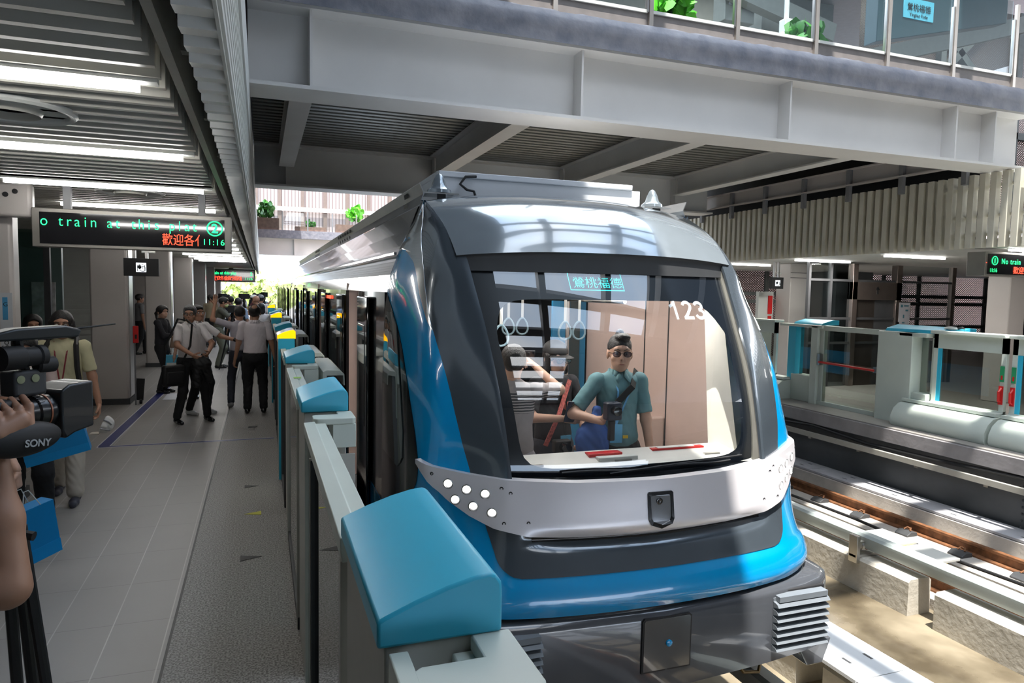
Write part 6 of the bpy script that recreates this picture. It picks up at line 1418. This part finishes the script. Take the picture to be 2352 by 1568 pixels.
MB().box(-.008, .03, -.138, -.13, 1.0, 1.02).build('pocket_tab', M_yellow, p1_, smooth=0)
q = world(p1_, J['wri'][-1]); g = empty('gimbal_camera', tuple(q+Vector((.04, -.06, .04))), 0, 'small black camera held up by the man in the teal shirt', 'camera')
MB().box(-.05, .06, -.04, .04, -.02, .10).build('body', mat('navy_black', (.012, .016, .035), .4), g, bevel=.012); MB().lathe([(.03, 0), (.03, .05), (.02, .052)], (.0, -.04, .05), (0, -1, 0), 16).build('lens', M_black, g); MB().box(-.02, .02, -.02, .02, -.16, -.02).build('grip', M_matteblack, g, bevel=.008)
b = empty('blue_cloth_bag', (2.16, 4.30, .97), 0, 'blue cloth bag hanging at the side of the man in the teal shirt', 'bag')
mesh_of('body', [nets([('e', (0, 0, 0), (.13, .08, .15), None), ('c', (0, 0, .05), (.03, 0, .22), .06, .03)], .010, .04, wrinkle=.004)], mat('royal_blue_cloth', (.05, .13, .42), .7), b)
q = world(p1_, J['wri'][1]); b = empty('paper_bag', (q.x-.06, q.y-.06, q.z-.42), math.radians(10), 'blue paper bag with white string handles held by the man in the teal shirt', 'bag', 'blue paper bags')
MB().box(-.16, .16, -.05, .05, 0, .22).build('body', M_card, b, bevel=.003); MB().tube([(-.06, -.05, .22), (.0, -.02, .36), (.03, 0, .36), (.07, -.05, .22)], .004, 6).build('handle', M_white, b)
p2_, J = person('woman in black cap and tee with a red strap standing behind the windscreen', (2.05, 4.74, 0), 10, 1.62, skin=M_skinl, top=M_tee, bottom=mat('dark_denim', (.03, .035, .05), .8), hair='bob', cap=M_matteblack, glasses='clear', fine=True, res=.010,
    rh=(-.10, -.28, 1.16), lh=(.16, -.24, .92), head=(0, 8, 0), rcurl=.9, lcurl=.8, eh=(.9, .3, -.6), untuck=True, ldir=(-.8, -.2, -.2), ln=(0, -.2, 1))
T = J['T']; o = MB(); o.bar(T(.08, -.10, 1.42), T(-.06, -.16, 1.15), .04, .004, (0, 1, 0)); o.bar(T(-.06, -.16, 1.15), T(-.15, -.13, .93), .04, .004, (0, 1, 0)); o.build('patterned_strap', mat('coral_strap', (.62, .16, .14), .6, var=.5, scale=60), p2_, smooth=0)
MB().ball(T(.06, -.118, 1.22), (.045, .008, .035), 8).build('shirt_print', mat('coral_print', (.70, .20, .16), .7), p2_)
MB().tube([J['elb'][1]+(J['wri'][1]-J['elb'][1])*.45, J['elb'][1]+(J['wri'][1]-J['elb'][1])*.95], [.043, .034], 12).build('yellow_sleeve', mat('yellow_sleeve', (.62, .42, .10), .6, var=.3, scale=30), p2_)
lanyard(p2_, J, M_matteblack, z=1.0, dx=.02, bm=mat('badge_skyblue', (.12, .42, .68)))
q = world(p2_, J['wri'][-1]); g = empty('smartphone', (q.x+.03, q.y-.07, q.z+.05), 0, 'dark smartphone held by the woman in the black cap', 'phone'); g.rotation_euler = (.3, .1, 0)
MB().box(-.04, .04, -.005, .005, -.07, .09).build('body', mat('phone_navy', (.02, .03, .06), .2), g, bevel=.004); MB().box(-.01, .03, -.008, -.004, .05, .08).build('lens_module', M_black, g, bevel=.003)
g = empty('slung_camera', (2.02, 4.50, .90), 0, 'black camera hanging at the waist of the woman in the black cap', 'camera'); MB().box(-.065, .065, -.03, .04, -.045, .045).build('body', M_matteblack, g, bevel=.01); MB().lathe([(.035, 0), (.035, .07), (.025, .072)], (0, -.03, 0), (0, -1, 0), 18).build('lens', M_black, g)
def stripe_mat():
    m = bpy.data.materials.new('patterned_grey_shirt'); m.use_nodes = True; nt = m.node_tree; p = nt.nodes['Principled BSDF']; L = nt.links.new
    t = nt.nodes.new('ShaderNodeTexCoord'); s = nt.nodes.new('ShaderNodeSeparateXYZ'); L(t.outputs['Object'], s.inputs[0])
    w = nt.nodes.new('ShaderNodeTexWave'); w.bands_direction = 'Z'; w.inputs['Scale'].default_value = 16; w.inputs['Distortion'].default_value = 1.5; L(t.outputs['Object'], w.inputs['Vector'])
    r = nt.nodes.new('ShaderNodeValToRGB'); r.color_ramp.elements[0].position = .45; r.color_ramp.elements[0].color = (.03, .03, .035, 1); r.color_ramp.elements[1].position = .55; r.color_ramp.elements[1].color = (.40, .36, .35, 1); L(w.outputs['Fac'], r.inputs['Fac'])
    def lt(a, v, op):
        n = nt.nodes.new('ShaderNodeMath'); n.operation = op; L(a, n.inputs[0]); n.inputs[1].default_value = v; return n.outputs[0]
    mu = nt.nodes.new('ShaderNodeMath'); mu.operation = 'MULTIPLY'; L(lt(s.outputs['Z'], 1.24, 'GREATER_THAN'), mu.inputs[0]); L(lt(s.outputs['Z'], 1.38, 'LESS_THAN'), mu.inputs[1])
    x = nt.nodes.new('ShaderNodeMix'); x.data_type = 'RGBA'; L(mu.outputs[0], x.inputs[0]); x.inputs[6].default_value = (.34, .30, .30, 1); L(r.outputs['Color'], x.inputs[7]); L(x.outputs[2], p.inputs['Base Color']); p.inputs['Roughness'].default_value = .8
    return m
p3_, J = person('person in a pale grey patterned shirt turned away, behind the left part of the windscreen', (1.60, 4.40, 0), 150, 1.63, skin=M_skinl, top=stripe_mat(), bottom=mat('pale_grey_trousers', (.36, .32, .33), .8), hair='short', fine=True, res=.010,
    lh=(.08, -.30, 1.50), rh=(-.12, -.32, 1.52), head=(10, -5, 0), lcurl=.8, rcurl=.8, untuck=True, eh=(.8, .2, -.6), wr=.002)
q = world(p3_, (-.02, -.36, 1.60)); g = empty('smartphone', tuple(q), math.radians(150), 'dark smartphone raised by the person in the pale grey shirt', 'phone'); MB().box(-.08, .08, -.006, .006, -.04, .04).build('body', M_black, g, bevel=.004)
# ================= signs, displays, video camera =================
def led_sign(t, w, h, lines, small):
    pass
t = empty('led_display', (-1.02, 7.20, 2.31), label='large hanging train display with green and red dot letters over the left platform', cat='display')
MB().box(-.86, .76, .0, .16, 0, .34).build('housing', mat('display_housing', (.34, .32, .29), .35, .7), t, bevel=.006)
MB().box(-.80, .70, -.006, .002, .03, .305).build('screen', mat('display_glass', (.012, .012, .014), .06, coat=1), t, smooth=0)
scr = [c for c in t.children if c.name.startswith('screen')][0]
def led_letters(s_, x0, pitch, z, size, m, parent, y, sx=.85, bold=-.0012):
    for k, ch in enumerate(s_):
        if ch == ' ': continue
        text('letter', ch, size, (x0+pitch*k, y, z), (PI/2, 0, 0), m, parent, ext=.001, align='CENTER', sx=sx, bold=bold)
led_letters('o train at this plat', -.765, .0635, .188, .130, M_led_g, scr, -.009)
text('platform_number', '2', .12, (.615, -.009, .182), (PI/2, 0, 0), M_led_g, scr, ext=.001, align='CENTER', bold=.003)
MB().tube([(.615+.066*math.cos(a), -.009, .222+.066*math.sin(a)) for a in [2*PI*i/24 for i in range(25)]], .006, 6, cap=False).build('number_ring', M_led_g, scr)
text('red_text', '歡迎各亻', .115, (.165, -.009, .062), (PI/2, 0, 0), M_led_r, scr, ext=.001, sx=.80)
text('clock_text', '11:16', .078, (.505, -.009, .068), (PI/2, 0, 0), M_led_g, scr, ext=.001, space=1.15)
MB().box(-1.20, -.86, .02, .14, .25, .55).build('wall_bracket', M_pillar, t, bevel=.03)
for (x, z) in ((-1.12, .30), (-1.05, .44), (-.98, .47)): MB().lathe([(.022, 0), (.022, .006), (.001, .007)], (x, .02, z), (0, -1, 0), 14).build('bracket_hole', M_matteblack, t)
for x in (-.6, .5): MB().box(x-.03, x+.03, .05, .11, .34, .56).build('hanger', M_grey, t, smooth=0)
# second display far down the platform
t = empty('led_display', (-1.35, 36.5, 2.18), label='small distant train display with green and red letters, down the left platform', cat='display')
MB().box(-1.1, 1.1, 0, .2, 0, .62).build('housing', M_grey, t, bevel=.01); MB().box(-1.03, 1.03, -.01, 0, .06, .56).build('screen', M_black, t, smooth=0)
scr = t.children[1]
text('green_text', 'o train at this plat', .19, (-1.0, -.02, .36), (PI/2, 0, 0), M_led_g, scr, ext=.002, sx=.9, bold=.004); text('platform_number', '2', .22, (.86, -.02, .33), (PI/2, 0, 0), M_led_g, scr, ext=.002, bold=.004)
text('red_text', '歡迎各位貴賓蒞臨', .20, (-.80, -.02, .10), (PI/2, 0, 0), M_led_r, scr, ext=.002, sx=.8, bold=.01); text('clock_text', '11:16', .16, (.62, -.02, .11), (PI/2, 0, 0), M_led_g, scr, ext=.002)
MB().box(-.1, .1, .05, .15, .62, .8).build('hanger', M_grey, t, smooth=0)
# display on the right platform
t = empty('led_display', (10.60, 7.66, 2.37), label='train display with a green circled 1 at the right edge over the far platform', cat='display')
MB().box(-.14, 1.7, 0, .30, 0, .37).build('housing', mat('display_housing', (.34, .32, .29)), t, bevel=.006)
sc = MB().box(-.09, 1.62, -.006, .002, .03, .34).build('screen', mat('display_glass', (.012, .012, .014)), t, smooth=0)
text('platform_number', '1', .11, (.055, -.012, .195), (PI/2, 0, 0), M_led_g, sc, ext=.001, align='CENTER', bold=.003)
MB().tube([(.055+.06*math.cos(a), -.012, .235+.065*math.sin(a)) for a in [2*PI*i/24 for i in range(25)]], .006, 6, cap=False).build('number_ring', M_led_g, sc)
text('green_text', 'No train', .12, (.20, -.012, .19), (PI/2, 0, 0), M_led_g, sc, ext=.001, space=1.2, sx=.85); text('clock_text', '11:16', .085, (-.045, -.012, .06), (PI/2, 0, 0), M_led_g, sc, ext=.001, sx=.85)
text('red_text', '歡迎各位', .12, (.47, -.012, .055), (PI/2, 0, 0), M_led_r, sc, ext=.001)
MB().lathe([(.008, 0), (.006, .004)], (-.115, -.002, .20), (0, -1, 0), 10).build('status_lamp', M_led_r, t)
MB().box(.8, .95, .1, .25, .37, .44).build('hanger', M_grey, t, smooth=0)
# black lift signs
def lift_sign(loc, w, h, lab, rz=0):
    t = empty('lift_sign', loc, math.radians(rz), lab, 'sign', 'black lift signs')
    MB().box(-w/2, w/2, 0, .10, 0, h).build('box', M_matteblack, t, bevel=.004)
    k = h*.52; c = MB().box(-k/2, k/2, -.004, 0, h*.23, h*.23+k).build('pictogram', mat('sign_white_glow', (.9, .95, 1), emit=1.0), t, bevel=.02*h)
    mb = MB(); a, b_ = k*.36, h*.30
    for q in (-1, 1): mb.box(q*a-.004, q*a+.004, -.008, -.005, b_-.02*h, b_+k*.6)
    mb.box(-a, a, -.008, -.005, b_-.02*h, b_-.0*h).box(-a, a, -.008, -.005, b_+k*.58, b_+k*.62); mb.ball((-a*.4, -.007, b_+k*.4), (.02*h/.2, .002, .022*h/.2), 5); mb.box(-a*.45-.004, -a*.45+.008, -.008, -.005, b_+.02, b_+k*.35)
    mb.tube([(a*.45+.03*h/.2*math.cos(x), -.007, b_+k*.2+.03*h/.2*math.sin(x)) for x in [2*PI*i/12 for i in range(13)]], .004, 5, cap=False); mb.box(a*.35, a*.45, -.008, -.005, b_+k*.2, b_+k*.45)
    mb.box(-.03, -.012, -.008, -.005, b_+k*.68, b_+k*.74).box(.012, .03, -.008, -.005, b_+k*.68, b_+k*.74)
    mb.build('symbol', M_black, c, smooth=0)
    for x in (-w*.2, w*.15): MB().box(x-.02, x+.02, .02, .08, h, 2.84-loc[2]).build('bracket', M_steel, t, smooth=0)
    MB().box(w*.0, w*.4, .03, .07, h+.08, h+.12).build('pipe_clamp', M_white, t, bevel=.01)
    return t
lift_sign((-1.72, 12.0, 2.12), .48, .27, 'black lift sign with a white wheelchair and person symbol in front of the second pillar')
lift_sign((11.56, 13.5, 2.17), .34, .27, 'black lift sign with a white symbol on the far right platform beside the train nose')
# banner on near pillar
t = empty('pillar_banner', (-2.12, 7.345, 1.18), label='white vertical banner with a blue box and black script on the nearest left pillar', cat='banner')
MB().box(-.055, .04, -.004, 0, 0, .72).build('sheet', mat('banner_white', (.50, .52, .55), .6), t, smooth=0)
MB().box(-.035, .005, -.006, -.004, .48, .68).build('blue_box', mat('banner_blue', (.06, .28, .50), .5), t, bevel=.004)
text('box_text', 'G', .05, (-.03, -.007, .60), (PI/2, 0, 0), M_matteblack, t, ext=.0005); text('script', 'Café Soul', .075, (.005, -.006, .06), (PI/2, -PI/2, 0), M_matteblack, t, ext=.0005)
# hand-held extinguisher pole and stroller-like trolley at pillar
tag(MB().tube([(-1.96, 12.86, 2.1), (-1.96, 12.86, .0)], .012, 8).build('pipe', M_grey), 'thin grey pipe down the front of the second pillar', 'pipe')
t = empty('fire_box', (-1.95, 12.85, 1.05), label='small red call point on the pipe of the second pillar', cat='call point'); MB().box(-.03, .05, -.03, .02, -.02, .26).build('box', M_red, t, bevel=.008); MB().box(.0, .03, -.035, -.03, .05, .12).build('button', M_matteblack, t, smooth=0)
t = empty('folded_trolley', (-1.93, 13.0, 0), label='black folded trolley leaning at the foot of the second pillar', cat='trolley')
MB().bar((0, 0, .06), (.03, 0, .42), .12, .05).build('frame', M_matteblack, t); MB().lathe([(.04, -.02), (.04, .02)], (.03, -.03, .04), (1, 0, 0), 12).build('wheel', M_matteblack, t); MB().tube([(.0, 0, .40), (-.05, 0, .44), (-.02, 0, .25)], .01, 6).build('handle', M_grey, t)
t = MB().box(-3.36, -3.28, 19.7, 19.86, 1.45, 1.52); tag(t.build('red_label', M_red, smooth=0), 'small red label on the shutter frame left of the second pillar', 'label')
# --- ENG camera at the left, held by the operator
vc = empty('shoulder_camera', (-.625, 2.17, 1.65), label='black shoulder video camera with microphone and grey lettering at the left edge', cat='camera')
ax = Vector((.62, .78, 0)).normalized(); Rm = Matrix.Rotation(math.atan2(ax.y, ax.x), 4, 'Z'); vc.rotation_euler = Rm.to_euler()
# local x = lens axis
MB().box(-.42, -.02, -.06, .055, -.07, .045).build('body', M_matteblack, vc, bevel=.015)
MB().lathe([(.036, 0), (.040, .01), (.040, .07), (.045, .075), (.045, .105), (.047, .11), (.043, .13)], (-.02, 0, -.005), (1, 0, 0), 32).build('lens_barrel', mat('lens_black', (.012, .013, .015), .3, coat=.3), vc)
MB().lathe([(.0475, .0), (.0475, .004)], (.078, 0, -.005), (1, 0, 0), 32).build('orange_ring', mat('orange_ring', (.35, .12, .06), .4), vc)
mb = MB()
for k in range(14):
    a = -1.2+k*.17; mb.box(.055, .062, 0, 0, 0, 0) if False else mb.bar((.052, .0455*math.sin(a)*-1, -.005+.0455*math.cos(a)), (.068, .0455*math.sin(a)*-1, -.005+.0455*math.cos(a)), .0018, .0012)
mb.build('scale_marks', M_grey, vc)
MB().prism([(.10, -.06), (.10, .05), (.125, .066), (.20, .07), (.20, -.062), (.14, -.072), (.11, -.085)], 'y', -.055, .055).build('matte_box', mat('hood_black', (.014, .016, .018), .38, coat=.2), vc, bevel=.006)
MB().box(.2005, .201, -.045, .045, -.045, .05).build('hood_opening', M_black, vc, smooth=0)
gp_ = MB(); g1 = nets([('e', (-.035, -.085, -.055), (.105, .034, .045), None)], .006, .01); grip = mesh_of('servo_grip', [g1], M_matteblack, vc)
text('maker_text', 'SONY', .026, (-.055, -.1205, -.068), (PI/2, .12, 0), mat('lettering_grey', (.42, .43, .44), .5), grip, ext=.0006, bold=.0006)
MB().tube([(-.25, -.0, .05), (-.16, 0, .20), (.02, 0, .205), (.05, 0, .06)], .014, 8).build('top_handle', M_matteblack, vc)
MB().lathe([(.02, 0), (.032, .005), (.032, .06), (.026, .065), (.026, .10), (.030, .105), (.030, .12), (.02, .125)], (-.045, -.02, .15), (1, 0, 0), 24).build('viewfinder', M_matteblack, vc)
MB().lathe([(.015, 0), (.022, .005), (.022, .05), (.012, .055)], (.055, -.02, .125), (1, 0, 0), 20).build('side_lamp', M_matteblack, vc)
MB().box(-.01, .08, -.03, .03, .045, .115).build('zoom_unit', M_dgrey, vc, bevel=.008)
for xx in (.005, .045): MB().lathe([(.011, 0), (.011, .002), (.001, .003)], (xx, -.031, .092), (0, -1, 0), 14).build('knob', mat('knob_khaki', (.25, .27, .16), .4), vc)
MB().prism([(-.03, .0), (.20, .0), (.21, .022), (.16, .035), (.02, .032), (-.03, .022)], 'y', -.03, .02).build('microphone_mount', mat('mic_black', (.02, .024, .026), .35), vc, bevel=.006)
mm = vc.children[-1]
for c in vc.children:
    if c.name.startswith('microphone_mount'): c.location = (-.02, 0, .195)
MB().tube([(.18, -.01, .218), (.30, -.03, .228)], [.0035, .002], 6).build('antenna', M_matteblack, vc)
# operator: forearm rising from below, hand around the grip
op = empty('person', (-1.15, 1.85, 0), 0, 'camera operator of whom only the bare arm and the hand gripping the lens show', 'person')
loc = lambda v: Vector(v)-Vector((-1.15, 1.85, 0))
el = loc((-.60, 2.04, 1.225)); wr_ = loc((-.655, 2.13, 1.56))
ap = [('c', loc((-.98, 1.88, 1.34)), el+Vector((-.02, 0, .0)), .055, .047), ('c', el, el+(wr_-el)*.5, .046, .043), ('c', el+(wr_-el)*.5, wr_, .043, .030)]
hd_ = (Vector((.10, .07, .05))).normalized()
def wv(x, y, z): return Matrix.Translation(vc.location) @ Rm @ Vector((x, y, z))
prs = [('c', wr_, loc(wv(-.08, -.07, -.02)), .030, .030), ('c', loc(wv(-.10, -.08, -.03)), loc(wv(-.04, -.085, -.005)), .028, .026)]
for i, (x0, x1) in enumerate(((-.095, -.085), (-.07, -.055), (-.045, -.025), (-.02, .005))):
    a_ = loc(wv(x0, -.095, -.03)); b_ = loc(wv((x0+x1)/2, -.075, .018+.003*i)); c_ = loc(wv(x1, -.035, .040+.002*i)); prs += [('c', a_, b_, .0115, .0105), ('c', b_, c_, .0105, .009)]
prs += [('c', loc(wv(-.10, -.06, -.05)), loc(wv(-.05, -.02, -.085)), .014, .012)]
opb = mesh_of('body', [nets(ap, .009, .03), nets(prs, .0042, .006), nets([('c', loc((-1.17, 1.85, 1.28)), loc((-1.17, 1.85, .95)), .14, .14), ('c', loc((-.98, 1.88, 1.36)), loc((-1.2, 1.85, 1.40)), .07, .08), ('e', loc((-1.12, 1.95, 1.62)), (.08, .1, .12), None), ('c', loc((-1.14, 1.9, 1.5)), loc((-1.16, 1.86, 1.38)), .05, .06), ('c', loc((-1.07, 1.85, .95)), loc((-1.07, 1.85, .05)), .08, .05), ('c', loc((-1.25, 1.85, .95)), loc((-1.25, 1.85, .05)), .08, .05)], .018, .03)], mat('arm_skin', (.36, .19, .12), .45, var=.05, scale=14), op)
# operator tripod, legs at lower left
tp_ = empty('camera_tripod', (-.72, 2.35, 0), 0, 'black tripod legs close to the camera at the lower left corner', 'tripod')
for (a, b_) in (((-.655, 2.32, 1.30), (-.60, 2.30, .83)), ((-.60, 2.30, .83), (-.52, 2.28, 0.02)), ((-.70, 2.34, 1.30), (-.665, 2.38, .02)), ((-.73, 2.30, 1.30), (-.75, 2.2, .02)), ((-.69, 2.38, 1.32), (-.64, 2.5, .02))):
    MB().tube([Vector(a)-tp_.location, Vector(b_)-tp_.location], .016, 10).build('leg', mat('tripod_carbon', (.012, .012, .013), .35), tp_)
MB().tube([Vector((-.69, 2.31, 1.29))-tp_.location, Vector((-.615, 2.29, 1.275))-tp_.location], .014, 8).build('leg_lock', M_matteblack, tp_)
MB().lathe([(.05, 0), (.05, .10), (.03, .13), (.03, .31)], Vector((-.72, 2.33, 1.26))-tp_.location, n=16).build('head', M_matteblack, tp_)
